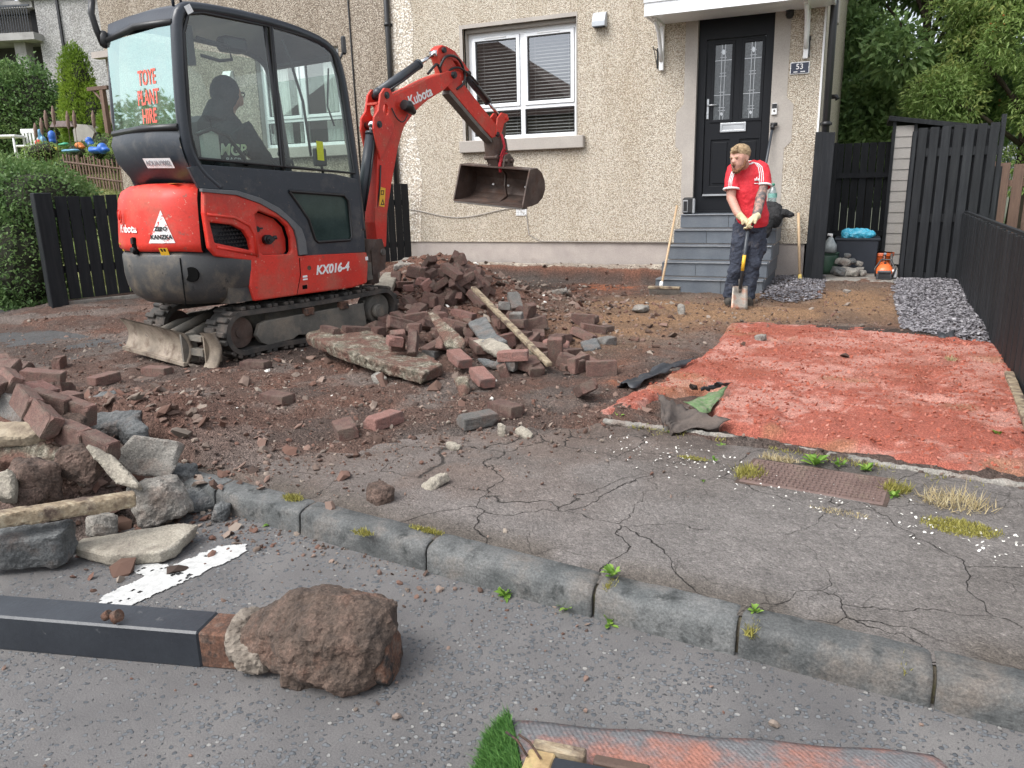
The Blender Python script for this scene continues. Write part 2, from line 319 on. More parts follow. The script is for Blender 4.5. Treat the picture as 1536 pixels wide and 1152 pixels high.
M_['rust'] = mat('rust', [(.05, .03, .022), (.115, .055, .034), (.12, .09, .072)], 24, .9, .004, 90, dirt=[((.02, .018, .017), .52, .62, 14), ((.22, .17, .13), .66, .76, 9)], fine=(120, .5, 1.6))
M_['post'] = mat('black_post_paint', [(.018, .021, .027), (.028, .033, .04)], 5, .38, .0012, 40, dirt=[((.12, .12, .12), .64, .70, 12)])
M_['kerb'] = mat('whinstone_kerb', [(.055, .06, .06), (.095, .098, .096), (.14, .14, .135)], 8, .82, .010, 26, rand=.18, dirt=[((.13, .105, .085), .52, .76, 4), ((.03, .033, .032), .55, .68, 13), ((.2, .19, .17), .66, .74, 22)], fine=(130, .6, 1.45))
M_['slate'] = mat('plum_slate', [(.15, .135, .155), (.22, .20, .225)], 20, .6)
M_['leather'] = mat('dark_cloth', [(.01, .01, .011), (.02, .02, .021)], 12, .85, .004, 25)
def chips(name, vals, rough=.85):
    """material whose colour comes from the float attribute 'lc'"""
    m, n, l, b = _nt(name); a = n.new('ShaderNodeAttribute'); a.attribute_name = 'lc'
    c = ramp(n, l, a.outputs['Fac'], vals, [i/(len(vals)-1) for i in range(len(vals))]); l.new(c, b.inputs['Base Color']); b.inputs['Roughness'].default_value = rough; b.inputs['Specular IOR Level'].default_value = .35; return m
def leafmat(name, vals, trans=.35):
    m = chips(name, vals, .55); n, l = m.node_tree.nodes, m.node_tree.links; b = n['Principled BSDF']; t = n.new('ShaderNodeBsdfTranslucent'); ms = n.new('ShaderNodeMixShader'); ms.inputs[0].default_value = trans
    l.new(b.inputs['Base Color'].links[0].from_socket, t.inputs[0]); l.new(b.outputs[0], ms.inputs[1]); l.new(t.outputs[0], ms.inputs[2]); l.new(ms.outputs[0], n['Material Output'].inputs[0]); return m
M_['leaf_dark'] = leafmat('dark_green_leaf', [(.10, .175, .075), (.18, .29, .11), (.26, .38, .14), (.36, .46, .19)])
M_['leaf_light'] = leafmat('mid_green_leaf', [(.13, .21, .06), (.22, .33, .09), (.32, .43, .14), (.48, .48, .15)])
M_['leaf_conifer'] = leafmat('conifer_leaf', [(.05, .08, .05), (.085, .125, .075), (.12, .17, .10)])
M_['leaf_lime'] = leafmat('lime_leaf', [(.09, .16, .015), (.17, .27, .03), (.28, .38, .05)])
M_['leaf_hedge'] = leafmat('hedge_leaf', [(.06, .12, .04), (.105, .19, .06), (.16, .25, .085), (.25, .34, .12)])
M_['weed'] = leafmat('weed_leaf', [(.10, .20, .03), (.18, .32, .05), (.28, .42, .08)])
M_['moss'] = leafmat('yellow_moss', [(.16, .15, .04), (.28, .26, .06), (.40, .36, .10)], .2)
M_['dry'] = leafmat('dry_grass', [(.30, .24, .12), (.45, .36, .2), (.5, .44, .28)], .2)
M_['turf'] = leafmat('artificial_turf', [(.04, .12, .025), (.08, .20, .045), (.15, .30, .08)], .15)
M_['bark'] = mat('bark', [(.05, .035, .025), (.09, .07, .05)], 12, .9, .01, 20)
# ground materials
def groundmat(name, fine, fsc, bmp, bsc, grain=0.):
    m, n, l, b = _nt(name); co = coord(n); a = n.new('ShaderNodeAttribute'); a.attribute_name = 'Col'
    c = mixc(n, l, .85, a.outputs['Color'], ramp(n, l, noise(n, l, co, fsc, 8, .7), [(fine[0],)*3, (1, 1, 1), (fine[1],)*3]), 'MULTIPLY')
    v = n.new('ShaderNodeTexVoronoi'); v.inputs['Scale'].default_value = fsc*2.2; l.new(co, v.inputs['Vector']); sp = n.new('ShaderNodeSeparateColor'); l.new(v.outputs['Color'], sp.inputs[0])
    c = mixc(n, l, .8, c, ramp(n, l, sp.outputs[0], [(.62,)*3, (1, 1, 1), (1.5,)*3], [0, .6, 1]), 'MULTIPLY')
    l.new(c, b.inputs['Base Color']); b.inputs['Roughness'].default_value = .95; b.inputs['Specular IOR Level'].default_value = .25
    bump(n, l, noise(n, l, co, bsc, 8, .65), bmp, b); bump(n, l, v.outputs['Distance'], -bmp*.5, b); return m
M_['soil'] = groundmat('bare_soil', (.55, 1.5), 55, .014, 40)
M_['sand'] = groundmat('red_sand', (.72, 1.3), 90, .008, 60)
def roadmat():
    m, n, l, b = _nt('road_asphalt'); co = coord(n)
    mp = n.new('ShaderNodeMapping'); l.new(co, mp.inputs[0]); cw = n.new('ShaderNodeTexNoise'); cw.inputs['Scale'].default_value = 70; l.new(co, cw.inputs['Vector'])
    vm = n.new('ShaderNodeVectorMath'); vm.operation = 'MULTIPLY_ADD'; l.new(cw.outputs['Color'], vm.inputs[0]); vm.inputs[1].default_value = (.010,)*3; l.new(co, vm.inputs[2])
    v = n.new('ShaderNodeTexVoronoi'); v.inputs['Scale'].default_value = 74; l.new(vm.outputs[0], v.inputs['Vector'])
    sp = n.new('ShaderNodeSeparateColor'); l.new(v.outputs['Color'], sp.inputs[0])
    chip = n.new('ShaderNodeMapRange'); chip.inputs[1].default_value = .50; chip.inputs[2].default_value = .42; l.new(v.outputs['Distance'], chip.inputs[0])
    pres = n.new('ShaderNodeMath'); pres.operation = 'GREATER_THAN'; l.new(sp.outputs[1], pres.inputs[0])
    big = n.new('ShaderNodeMapRange'); big.inputs[1].default_value = .38; big.inputs[2].default_value = .62; big.inputs[3].default_value = .75; big.inputs[4].default_value = .3; l.new(noise(n, l, co, 2.2, 4), big.inputs[0]); l.new(big.outputs[0], pres.inputs[1])
    mk = n.new('ShaderNodeMath'); mk.operation = 'MULTIPLY'; l.new(chip.outputs[0], mk.inputs[0]); l.new(pres.outputs[0], mk.inputs[1])
    base = ramp(n, l, noise(n, l, co, 3.0, 8, .6), [(.105, .101, .100), (.135, .129, .126), (.165, .157, .15)])
    base = mixc(n, l, .7, base, ramp(n, l, noise(n, l, co, 260, 3, .7), [(.6,)*3, (1, 1, 1), (1.5,)*3], [.3, .5, .72]), 'MULTIPLY')
    chc = ramp(n, l, sp.outputs[0], [(.075, .082, .09), (.12, .128, .137), (.17, .178, .184), (.30, .29, .27)], [0, .45, .93, 1])
    l.new(mixc(n, l, mk.outputs[0], base, chc), b.inputs['Base Color']); b.inputs['Roughness'].default_value = .75; b.inputs['Specular IOR Level'].default_value = .35
    bump(n, l, noise(n, l, co, 180, 4, .7), .003, b); bump(n, l, mk.outputs[0], .010, b); return m
M_['road'] = roadmat()
def pavemat():
    m, n, l, b = _nt('pavement_asphalt'); co = coord(n); a = n.new('ShaderNodeAttribute'); a.attribute_name = 'Col'
    cw = n.new('ShaderNodeTexNoise'); cw.inputs['Scale'].default_value = 3.5; cw.inputs['Detail'].default_value = 6; l.new(co, cw.inputs['Vector'])
    vm = n.new('ShaderNodeVectorMath'); vm.operation = 'MULTIPLY_ADD'; l.new(cw.outputs['Color'], vm.inputs[0]); vm.inputs[1].default_value = (.35, .35, 0); l.new(co, vm.inputs[2])
    d = vor(n, l, vm.outputs[0], 2.1, 'DISTANCE_TO_EDGE'); w = n.new('ShaderNodeMapRange'); w.inputs[1].default_value = .40; w.inputs[2].default_value = .64; w.inputs[3].default_value = .0012; w.inputs[4].default_value = .0085
    l.new(noise(n, l, co, 1.1, 3), w.inputs[0]); ck = n.new('ShaderNodeMapRange'); l.new(d, ck.inputs[0]); l.new(w.outputs[0], ck.inputs[2]); ck.inputs[1].default_value = 0; ck.inputs[3].default_value = 1; ck.inputs[4].default_value = 0
    c = mixc(n, l, .8, a.outputs['Color'], ramp(n, l, noise(n, l, co, 190, 4, .7), [(.5,)*3, (1, 1, 1), (1.7,)*3], [.3, .5, .72]), 'MULTIPLY')
    c = mixc(n, l, .8, c, ramp(n, l, noise(n, l, co, 5, 7, .6), [(.75,)*3, (1.2,)*3]), 'MULTIPLY'); vs_ = n.new('ShaderNodeTexVoronoi'); vs_.inputs['Scale'].default_value = 95; l.new(co, vs_.inputs['Vector']); ss_ = n.new('ShaderNodeSeparateColor'); l.new(vs_.outputs['Color'], ss_.inputs[0]); c = mixc(n, l, .9, c, ramp(n, l, ss_.outputs[0], [(.80,)*3, (.96,)*3, (1.06,)*3, (1.4,)*3], [0, .3, .92, 1]), 'MULTIPLY'); c = mixc(n, l, .8, c, ramp(n, l, noise(n, l, co, 38, 6, .7), [(.72,)*3, (1.28,)*3]), 'MULTIPLY'); bump(n, l, vs_.outputs['Distance'], -.004, b)
    d2 = vor(n, l, vm.outputs[0], 5.3, 'DISTANCE_TO_EDGE'); k2 = n.new('ShaderNodeMapRange'); k2.inputs[2].default_value = .012; k2.inputs[3].default_value = 1; k2.inputs[4].default_value = 0; l.new(d2, k2.inputs[0]); g2 = n.new('ShaderNodeMapRange'); g2.inputs[1].default_value = .5; g2.inputs[2].default_value = .62; g2.inputs[4].default_value = .75; l.new(noise(n, l, co, 1.7, 3), g2.inputs[0]); kk = n.new('ShaderNodeMath'); kk.operation = 'MULTIPLY'; l.new(k2.outputs[0], kk.inputs[0]); l.new(g2.outputs[0], kk.inputs[1])
    c = mixc(n, l, kk.outputs[0], c, (.06, .052, .045)); c = mixc(n, l, ck.outputs[0], c, (.042, .037, .032)); bump(n, l, kk.outputs[0], -.006, b); l.new(c, b.inputs['Base Color']); b.inputs['Roughness'].default_value = .85; b.inputs['Specular IOR Level'].default_value = .3
    bump(n, l, noise(n, l, co, 150, 4, .7), .006, b); bump(n, l, ck.outputs[0], -.012, b); return m
M_['pave'] = pavemat()
# ------------------------------------------------------------------ ground shape
HEAP = [(-4.75, 8.1, .75, .8, 0, .39), (-3.95, 7.35, .75, .75, 0, .38), (-3.3, 6.6, .75, .65, .6, .29), (-2.65, 5.9, .75, .5, .7, .13), (-3.2, 5.3, .55, .55, 0, .10), (-2.55, 4.75, .5, .45, 0, .06),
        (-3.25, 2.75, .55, .42, 0, .20), (-4.25, 2.75, .5, .32, 0, .20), (-3.25, 2.12, .42, .28, 0, .24)]
def kerb_y(x): return 2.125-.115*x+.012*np.sin(x*1.7)
def edge_y(x): return 3.57-.19*x
def heap(x, y):
    z = 0
    for cx, cy, rx, ry, a, h in HEAP: z = z+h*gauss(x, y, cx, cy, rx, ry, a)
    return z
def cover(x, y):
    """how much soil lies on the pavement"""
    e = edge_y(x); n = fbm(x*1.6, y*1.6, 4, 5)-.5
    s = (-1.25-(3.8-y)*.78-x)+n*1.3
    c = sstep(-.15, .35, s)
    left = 1-.85*gauss(x, y, -6.8, 5.2, 1.3, .9)
    return np.where(y > e, 1, c*left)
def soil_z(x, y):
    c = cover(x, y); z = -.035+.05*c
    z = z+(fbm(x*2.2, y*2.2, 3, 2)-.5)*.05*c+(fbm(x*9, y*9, 3, 8)-.5)*.030*c+(fbm(x*26, y*26, 2, 9)-.5)*.022*c
    z = z+heap(x, y)*(1+.35*(fbm(x*5, y*5, 3, 4)-.5))
    bank = sstep(9.60+.05*fbm(x*4, y*0, 2, 3), 9.71, y)*(1-sstep(-2.25, -2.1, x))*.19
    z = z+bank+sstep(-5, -8, x)*.07*sstep(4, 6, y)+sstep(7.6, 10.1, y)*sstep(-1.2, -.7, x)*.05
    z = z-.10*sstep(2.9, 2.3, y-kerb_y(x)*1.0+2.25)*(y < kerb_y(x)+.05)
    z = np.where(y < kerb_y(x)-.02, np.minimum(z, -.13+heap(x, y)+c*.035), z)
    # red sand lies in its own tray: keep the soil below it
    red = sstep(-.05, .12, 1.0-x+.02)*sstep(-1.1, -.85, x)*sstep(6.9, 6.7, y)*sstep(3.6, 3.8, y)
    return z-.05*red
def G(x, y):
    z = float(soil_z(np.array(float(x)), np.array(float(y))))
    ky = float(kerb_y(x))
    if y < ky-.12: return max(z, -.1)
    if y < float(edge_y(x)): return max(z, 0.)
    return max(z, .03) if (-.95 < x < 1.0 and 3.8 < y < 6.75) else z
def hit(px, py, dz=0.):
    z = 0.
    for i in range(14):
        p = at(px, py, z+dz); g = G(p[0], p[1]); z = z+.6*(g-z)
    p = at(px, py, z+dz); return np.array([p[0], p[1], z])
def field(x0, x1, y0, y1, st):
    xs = np.arange(x0, x1+1e-6, st); ys = np.arange(y0, y1+1e-6, st); X, Y = np.meshgrid(xs, ys); nx, ny = len(xs), len(ys)
    i = np.arange(ny-1)[:, None]*nx+np.arange(nx-1)[None, :]; q = np.stack([i, i+1, i+nx+1, i+nx], -1).reshape(-1, 4); return X.ravel(), Y.ravel(), q
def struct(name, me, m):
    o = bpy.data.objects.new(name, me); COL.objects.link(o); me.materials.append(m); o['kind'] = 'structure'; return o
def mixn(a, b, t): return a*(1-t[:, None])+b*t[:, None]
# far ground
far = MB(); far.add([(-300, -300, -.2), (300, -300, -.2), (300, 300, -.2), (-300, 300, -.2)], [(0, 1, 2, 3)])
M_['earth'] = mat('far_ground', [(.05, .06, .03), (.08, .085, .05)], .5, .95)
struct('ground', far.mesh('ground'), M_['earth'])
rd = MB(); n_ = 60
for i in range(n_):
    xa, xb = -40+80*i/n_, -40+80*(i+1)/n_
    rd.add([(xa, -9, -.1), (xb, -9, -.1), (xb, float(kerb_y(xb))-.02, -.1), (xa, float(kerb_y(xa))-.02, -.1)], [(0, 1, 2, 3)])
struct('road', rd.mesh('road'), M_['road'])
nl = MB(); nl.add([(1.2, 2.4, -.03), (14, .9, -.03), (14, 30, -.03), (1.2, 30, -.03)], [(0, 1, 2, 3)]); struct('lawn', nl.mesh('lawn'), mat('neighbour_lawn', [(.06, .10, .025), (.10, .15, .04), (.15, .18, .07)], 3, .95, .02, 60, fine=(120, .6, 1.5)))
# soil
X, Y, Q = field(-8.3, 1.25, 1.75, 10.16, .022)
Z = soil_z(X, Y); cv = cover(X, Y)
dark = np.array([.062, .052, .046]); redb = np.array([.165, .078, .052]); tan = np.array([.25, .15, .085]); grey = np.array([.15, .125, .11]); orange = np.array([.34, .12, .06])
n1 = sstep(.42, .62, fbm(X*1.3, Y*1.3, 4, 21)); n2 = sstep(.45, .6, fbm(X*2.7, Y*2.7, 4, 33)); n3 = sstep(.5, .6, fbm(X*6, Y*6, 3, 44))
n5 = sstep(.4, .6, fbm(X*1.9+3, Y*1.9, 5, 55)); C = mixn(np.tile(np.array([.105, .066, .052]), (len(X), 1)), grey, n2*.85); C = mixn(C, redb, n1*.42*(.3+.7*n3)); C = mixn(C, dark*1.15, n5*.6)
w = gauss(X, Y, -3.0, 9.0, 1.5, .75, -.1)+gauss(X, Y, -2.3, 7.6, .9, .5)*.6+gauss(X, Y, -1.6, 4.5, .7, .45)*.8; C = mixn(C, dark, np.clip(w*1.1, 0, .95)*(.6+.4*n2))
w = gauss(X, Y, -1.5, 7.6, 1.2, .7)+gauss(X, Y, -.2, 8.5, 1.1, 1.0)+gauss(X, Y, -1.9, 6.5, .5, .9); C = mixn(C, tan, np.clip(w*1.2, 0, .95)*(.55+.45*n1))
w = gauss(X, Y, -2.7, 9.0, .5, .55)+gauss(X, Y, -1.8, 5.0, .5, .18, -.3)*.7+gauss(X, Y, -1.3, 4.6, .4, .12, .5)*.6; C = mixn(C, orange, np.clip(w, 0, .9)*(.4+.6*n3))
w = sstep(9.70, 9.74, Y)*(X < -2.1); C = mixn(C, np.array([.52, .46, .38]), w*(.5+.5*n3)*.95)
w = sstep(9.66, 9.69, Y)*sstep(9.74, 9.70, Y)*(X < -2.1); C = mixn(C, redb*1.1, w*.8)
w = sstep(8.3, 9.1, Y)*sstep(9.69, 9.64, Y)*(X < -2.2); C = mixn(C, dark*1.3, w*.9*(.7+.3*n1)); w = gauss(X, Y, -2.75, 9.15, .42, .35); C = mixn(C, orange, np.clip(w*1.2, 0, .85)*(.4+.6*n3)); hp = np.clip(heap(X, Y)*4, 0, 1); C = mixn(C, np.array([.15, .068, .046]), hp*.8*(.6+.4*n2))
C = mixn(C, np.array([.045, .035, .03]), sstep(6.75, 6.86, Y)*sstep(7.05, 6.95, Y)*(X > -.95)*(X < .6)*.85)
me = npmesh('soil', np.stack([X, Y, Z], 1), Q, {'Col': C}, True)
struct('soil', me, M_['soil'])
# pavement
X, Y, Q = field(-12, 6.2, 1.3, 6.4, .03)
keep = ((Y > kerb_y(X)-.09) & (Y < np.where(X < -4.2, 6.3, edge_y(X)+.04+.35*sstep(-1.0, -2.5, X)*(X < -1.0))))
Z = (fbm(X*.9, Y*.9, 3, 71)-.5)*.02+(fbm(X*6, Y*6, 2, 72)-.5)*.004
Z = np.where(Y < kerb_y(X)+.05, np.minimum(Z, -.006), Z); old = sstep(edge_y(X)-.42-.1*fbm(X*3, Y*3, 2, 3), edge_y(X)-.30, Y)*(X > -1.6)      # older, broken strip along the garden edge
Z = Z-.012*old*sstep(.4, .6, fbm(X*2.4, Y*2.4, 3, 77))
pb = np.array([.145, .133, .125]); pb = pb*np.array([1.0,.98,.96]); C = np.tile(pb, (len(X), 1)); C = mixn(C, np.array([.175, .160, .150]), sstep(.4, .65, fbm(X*1.2, Y*1.2, 4, 73)))
C = mixn(C, np.array([.075, .066, .06]), old*sstep(.4, .55, fbm(X*3, Y*3, 4, 74))*.9)
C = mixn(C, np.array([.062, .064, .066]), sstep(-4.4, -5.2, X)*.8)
C = mixn(C, np.array([.150, .110, .090]), sstep(1.9, 0, (X+1.6)+ (3.8-Y)*.5)*(.35+.5*sstep(.4, .6, fbm(X*3.3, Y*3.3, 4, 75)))*sstep(-6, -5, X))
C = mixn(C, np.array([.085, .07, .055]), sstep(.16, .02, Y-kerb_y(X))*.7*sstep(.35, .6, fbm(X*4, Y*4, 3, 78)))
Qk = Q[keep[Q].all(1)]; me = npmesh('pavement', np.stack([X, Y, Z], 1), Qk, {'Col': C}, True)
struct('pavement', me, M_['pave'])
# red sand on turf
X, Y, Q = field(-1.35, 1.12, 3.4, 7.0, .018)
RP = [at(*p)[:2] for p in [(1092, 488), (1200, 487), (1340, 498), (1420, 510), (1503, 520), (1520, 560), (1545, 640), (1560, 716), (1470, 716), (1330, 690), (1200, 662), (1085, 640), (1062, 612), (1085, 592), (1060, 585), (1010, 592), (985, 600), (960, 615), (905, 628), (890, 622), (935, 600), (965, 580), (1010, 560), (1040, 540), (1075, 520)]]
def inside(P, X, Y):
    c = np.zeros(len(X), bool); j = len(P)-1
    for i in range(len(P)):
        xi, yi, xj, yj = P[i][0], P[i][1], P[j][0], P[j][1]
        with np.errstate(divide='ignore', invalid='ignore'): c ^= ((yi > Y) != (yj > Y)) & (X < (xj-xi)*(Y-yi)/(yj-yi+1e-12)+xi)
        j = i
    return c
def sdist(P, X, Y):
    d = np.full(len(X), 9.)
    for i in range(len(P)):
        a, b = np.array(P[i-1]), np.array(P[i]); ab = b-a; t = np.clip(((X-a[0])*ab[0]+(Y-a[1])*ab[1])/(ab@ab+1e-9), 0, 1)
        d = np.minimum(d, np.hypot(X-a[0]-t*ab[0], Y-a[1]-t*ab[1]))
    return np.where(inside(P, X, Y), d, -d)
D = sdist(RP, X, Y)+(fbm(X*9, Y*9, 3, 90)-.5)*.05
foot = np.zeros(len(X))
for k in range(75):
    fx, fy, fa = rng.uniform(-1, 1.1), rng.uniform(3.6, 6.8), rng.uniform(0, 3); g = gauss(X, Y, fx, fy, .10*rng.uniform(.6, 1.2), .055, fa); foot -= g*.022*rng.uniform(.4, 1.2)
    foot += gauss(X, Y, fx+.08*math.cos(fa+1.6), fy+.08*math.sin(fa+1.6), .1, .035, fa)*.010
lump = (fbm(X*2.6, Y*3.4, 4, 91)-.5)
Z = -.06+.088*sstep(-.05, .05, D)+lump*.045+foot+(fbm(X*14, Y*14, 3, 93)-.5)*.015
bald = sstep(.44, .58, .62*fbm(X*2.0, Y*3.2, 5, 95)+.38*fbm(X*22, Y*22, 3, 96)-lump*.5)       # where the pinkish turf backing shows through
C = mixn(np.tile(np.array([.325, .10, .070]), (len(X), 1)), np.array([.46, .235, .19]), bald*.9)
C = mixn(C, np.array([.27, .08, .05]), sstep(.5, .68, fbm(X*3.3, Y*3.3, 4, 97))*.6)
C = mixn(C, np.array([.22, .20, .09]), sstep(.64, .74, fbm(X*2.2+7, Y*2.2, 4, 98))*.25)
Z_RED = Z.copy(); k = D > -.06; me = npmesh('red_sand', np.stack([X, Y, Z], 1), Q[k[Q].all(1)], {'Col': C}, True)
struct('red_sand', me, M_['sand'])
# ------------------------------------------------------------------ loose stuff scattered as real little stones
ICO_V, ICO_F = [], []
_bm = bmesh.new(); bmesh.ops.create_icosphere(_bm, subdivisions=1, radius=1); ICO_V = np.array([v.co[:] for v in _bm.verts]); ICO_F = np.array([[v.index for v in f.verts] for f in _bm.faces]); _bm.free()
def scatter(name, P, size, m, flat=.7, sink=.3, jit=.3, chipshape=False, kind='stuff', vals=None):
    n = len(P); base, fc = (ICO_V, ICO_F)
    if chipshape:
        base = np.array([[-1, -.5, 0], [.2, -.75, .1], [1, .1, 0], [.1, .7, -.05], [-.6, .4, .1], [-.8, -.4, -.35], [.15, -.6, -.3], [.8, .1, -.35], [.1, .55, -.4], [-.5, .3, -.3]], float)
        fc = np.array([[0, 1, 2], [0, 2, 3], [0, 3, 4], [0, 5, 6], [0, 6, 1], [1, 6, 7], [1, 7, 2], [2, 7, 8], [2, 8, 3], [3, 8, 9], [3, 9, 4], [4, 9, 5], [4, 5, 0]])
    m0 = len(base); V = base[None]*(1+jit*(rng.random((n, m0, 1))-.5)*2)
    sc = np.stack([size*rng.uniform(.7, 1.3, n), size*rng.uniform(.7, 1.3, n), size*flat*rng.uniform(.6, 1.3, n)], 1); V = V*sc[:, None]
    a = rng.uniform(0, 6.28, n); tl = rng.normal(0, .35 if not chipshape else .28, (n, 2)); ca, sa = np.cos(a), np.sin(a)
    x = V[..., 0]*ca[:, None]-V[..., 1]*sa[:, None]; y = V[..., 0]*sa[:, None]+V[..., 1]*ca[:, None]; z = V[..., 2]+x*tl[:, :1]+y*tl[:, 1:]
    V = np.stack([x+P[:, :1], y+P[:, 1:2], z+P[:, 2:]+(size*flat*(1-2*sink))[:, None]], -1)
    Fc = fc[None]+(np.arange(n)*m0)[:, None, None]; lc = np.repeat(rng.random(n) if vals is None else vals, m0)
    me = npmesh(name, V.reshape(-1, 3), Fc.reshape(-1, 3), {'lc': lc}); me.materials.append(m)
    o = bpy.data.objects.new(name, me); COL.objects.link(o); o['kind'] = kind; return o
M_['crumb'] = chips('soil_crumbs', [(.05, .036, .03), (.10, .06, .045), (.15, .08, .06), (.14, .115, .095), (.19, .12, .095), (.27, .23, .19)], .95)
M_['slatec'] = chips('slate_chippings', [(.14, .13, .14), (.22, .21, .225), (.28, .27, .285), (.20, .185, .195), (.40, .39, .40)], .55)
M_['flake'] = chips('pale_flakes', [(.55, .53, .48), (.75, .73, .68)], .9)
N = 26000
xs, ys = rng.uniform(-7.5, .9, N), rng.uniform(1.95, 9.9, N)
cvv = cover(xs, ys); hh = heap(xs, ys)
redreg = (xs > -1.0) & (ys < 6.85) & (ys > 3.7)
keep = (rng.random(N) < np.clip(cvv*(.35+.65*sstep(.4, .6, fbm(xs*2, ys*2, 3, 60)))+hh, 0, 1)) & ~redreg & ~((xs > -2.1) & (ys > 8.7) & (xs < -.87)); xs, ys = xs[keep], ys[keep]
zs = np.maximum(soil_z(xs, ys), np.where((ys < edge_y(xs)) & (ys > kerb_y(xs)), 0, -.1))
sz = np.clip(.0052*np.exp(rng.normal(0, .55, len(xs))), .003, .026)
o = scatter('soil_crumbs', np.stack([xs, ys, zs], 1), sz, M_['crumb']); tag(o, 'reddish brown crumbs and clods of soil strewn over the dug-up drive', 'soil crumbs')
N = 1700; t = rng.random(N); xs = -3.2+rng.random(N)*2.6; ys = kerb_y(xs)-.1-np.abs(rng.normal(0, .13, N)); k = rng.random(N) < np.clip(1.0-(xs+3.2)/2.4, .10, 1); xs, ys = xs[k], ys[k]
x2 = rng.uniform(-2.6, 2., 260); y2 = rng.uniform(.6, 2.0, 260); xs = np.r_[xs, x2]; ys = np.r_[ys, y2]
zs = np.full(len(xs), -.1); sz = np.clip(.0042*np.exp(rng.normal(0, .5, len(xs))), .002, .014)
o = scatter('road_grit', np.stack([xs, ys, zs], 1), sz, M_['crumb'], sink=.2); tag(o, 'dark grit and small stones scattered on the road beside the kerb', 'grit')
N = 9000; xs, ys = rng.uniform(-1.1, 1.02, N), rng.uniform(3.6, 6.85, N); k = sdist(RP, xs, ys) > .02; xs, ys = xs[k], ys[k]; M_['sandgrain'] = chips('red_sand_grains', [(.25, .065, .04), (.35, .10, .062), (.42, .19, .145)], .95)
ii = np.clip(((ys-3.4)/.018).astype(int), 0, 10**6); nx_ = len(np.arange(-1.35, 1.12+1e-6, .018)); jj = ((xs+1.35)/.018).astype(int); o = scatter('red_grains', np.stack([xs, ys, Z_RED[ii*nx_+jj]], 1), np.clip(.0042*np.exp(rng.normal(0, .5, len(xs))), .002, .012), M_['sandgrain']); tag(o, 'small red lumps of sand scattered over the red sand bed', 'red sand')
N = 9000; xs, ys = rng.uniform(-4.2, .2, N), rng.uniform(2.0, 4.0, N); s_ = -1.25-(3.8-ys)*.78-xs; k = (ys > kerb_y(xs)) & (ys < edge_y(xs)+.1) & (rng.random(N) < np.exp(-np.clip(-s_-.0, 0, 9)*3.2)) & (s_ > -1.5); xs, ys = xs[k], ys[k]; o = scatter('pavement_grit', np.stack([xs, ys, np.maximum(soil_z(xs, ys), .002)], 1), np.clip(.0036*np.exp(rng.normal(0, .6, len(xs))), .0018, .016), M_['crumb']); tag(o, 'soil grit thinning out over the cracked pavement', 'grit')
# pale flakes on the pavement
N = 520; t = rng.random(N); cx = -1.05+t*2.6; cy = 3.22-.18*cx+rng.normal(0, .10, N)-.30*sstep(.1, .7, t); o = scatter('paint_flakes', np.stack([cx, cy, np.full(N, .004)], 1), rng.uniform(.0022, .0058, N), M_['flake'], flat=.12, sink=.3)
tag(o, 'white flakes of chipped paint sprinkled along the pavement', 'paint flakes')
# slate chippings
def region(px, n): 
    P = [at(*p)[:2] for p in px]; xs_ = [p[0] for p in P]; ys_ = [p[1] for p in P]; x = rng.uniform(min(xs_), max(xs_), n); y = rng.uniform(min(ys_), max(ys_), n); d = sdist(P, x, y)+(fbm(x*8, y*8, 2, 5)-.5)*.12; k = d > -.02; return x[k], y[k], np.clip(d[k]/.1, 0, 1)
xa, ya, da = region([(1345, 428), (1475, 432), (1508, 516), (1470, 518), (1400, 505), (1352, 495), (1340, 455)], 30000)
xb, yb, db = region([(1160, 418), (1205, 415), (1236, 425), (1232, 452), (1190, 458), (1150, 452), (1138, 440)], 8000)
for nm, x, y, d, lab in (('slate_gravel', xa, ya, da, 'plum slate chippings spread in front of the tall black gate'), ('slate_gravel', xb, yb, db, 'small patch of slate chippings between the steps and the leaning boards')):
    z = soil_z(x, y)+.012+rng.random(len(x))*.022*d; o = scatter(nm, np.stack([x, y, z], 1), rng.uniform(.008, .0155, len(x)), M_['slatec'], flat=.45, sink=.3, chipshape=True); tag(o, lab, 'slate gravel')
# ------------------------------------------------------------------ white road mark
TX = [[(144, 912), (190, 912), (240, 890), (310, 858), (372, 828), (368, 818), (330, 820), (270, 845), (200, 875), (160, 892)], [(176, 846), (222, 842), (262, 853), (250, 872), (225, 868), (195, 856)]]
X, Y, Q = field(-2.6, -1.8, 1.35, 2.2, .005)
d = np.maximum(sdist([at(*p, -.1)[:2] for p in TX[0]], X, Y), sdist([at(*p, -.1)[:2] for p in TX[1]], X, Y))+(fbm(X*38, Y*38, 3, 3)-.5)*.03
worn = fbm(X*45, Y*45, 3, 13) < .80
k = (d > -.004) & worn; o = struct('road_marking', npmesh('road_marking', np.stack([X, Y, np.full(len(X), -.0955)], 1), Q[k[Q].all(1)]), mat('road_paint', [(.40, .40, .39), (.56, .56, .54)], 30, .8, .002, 90))
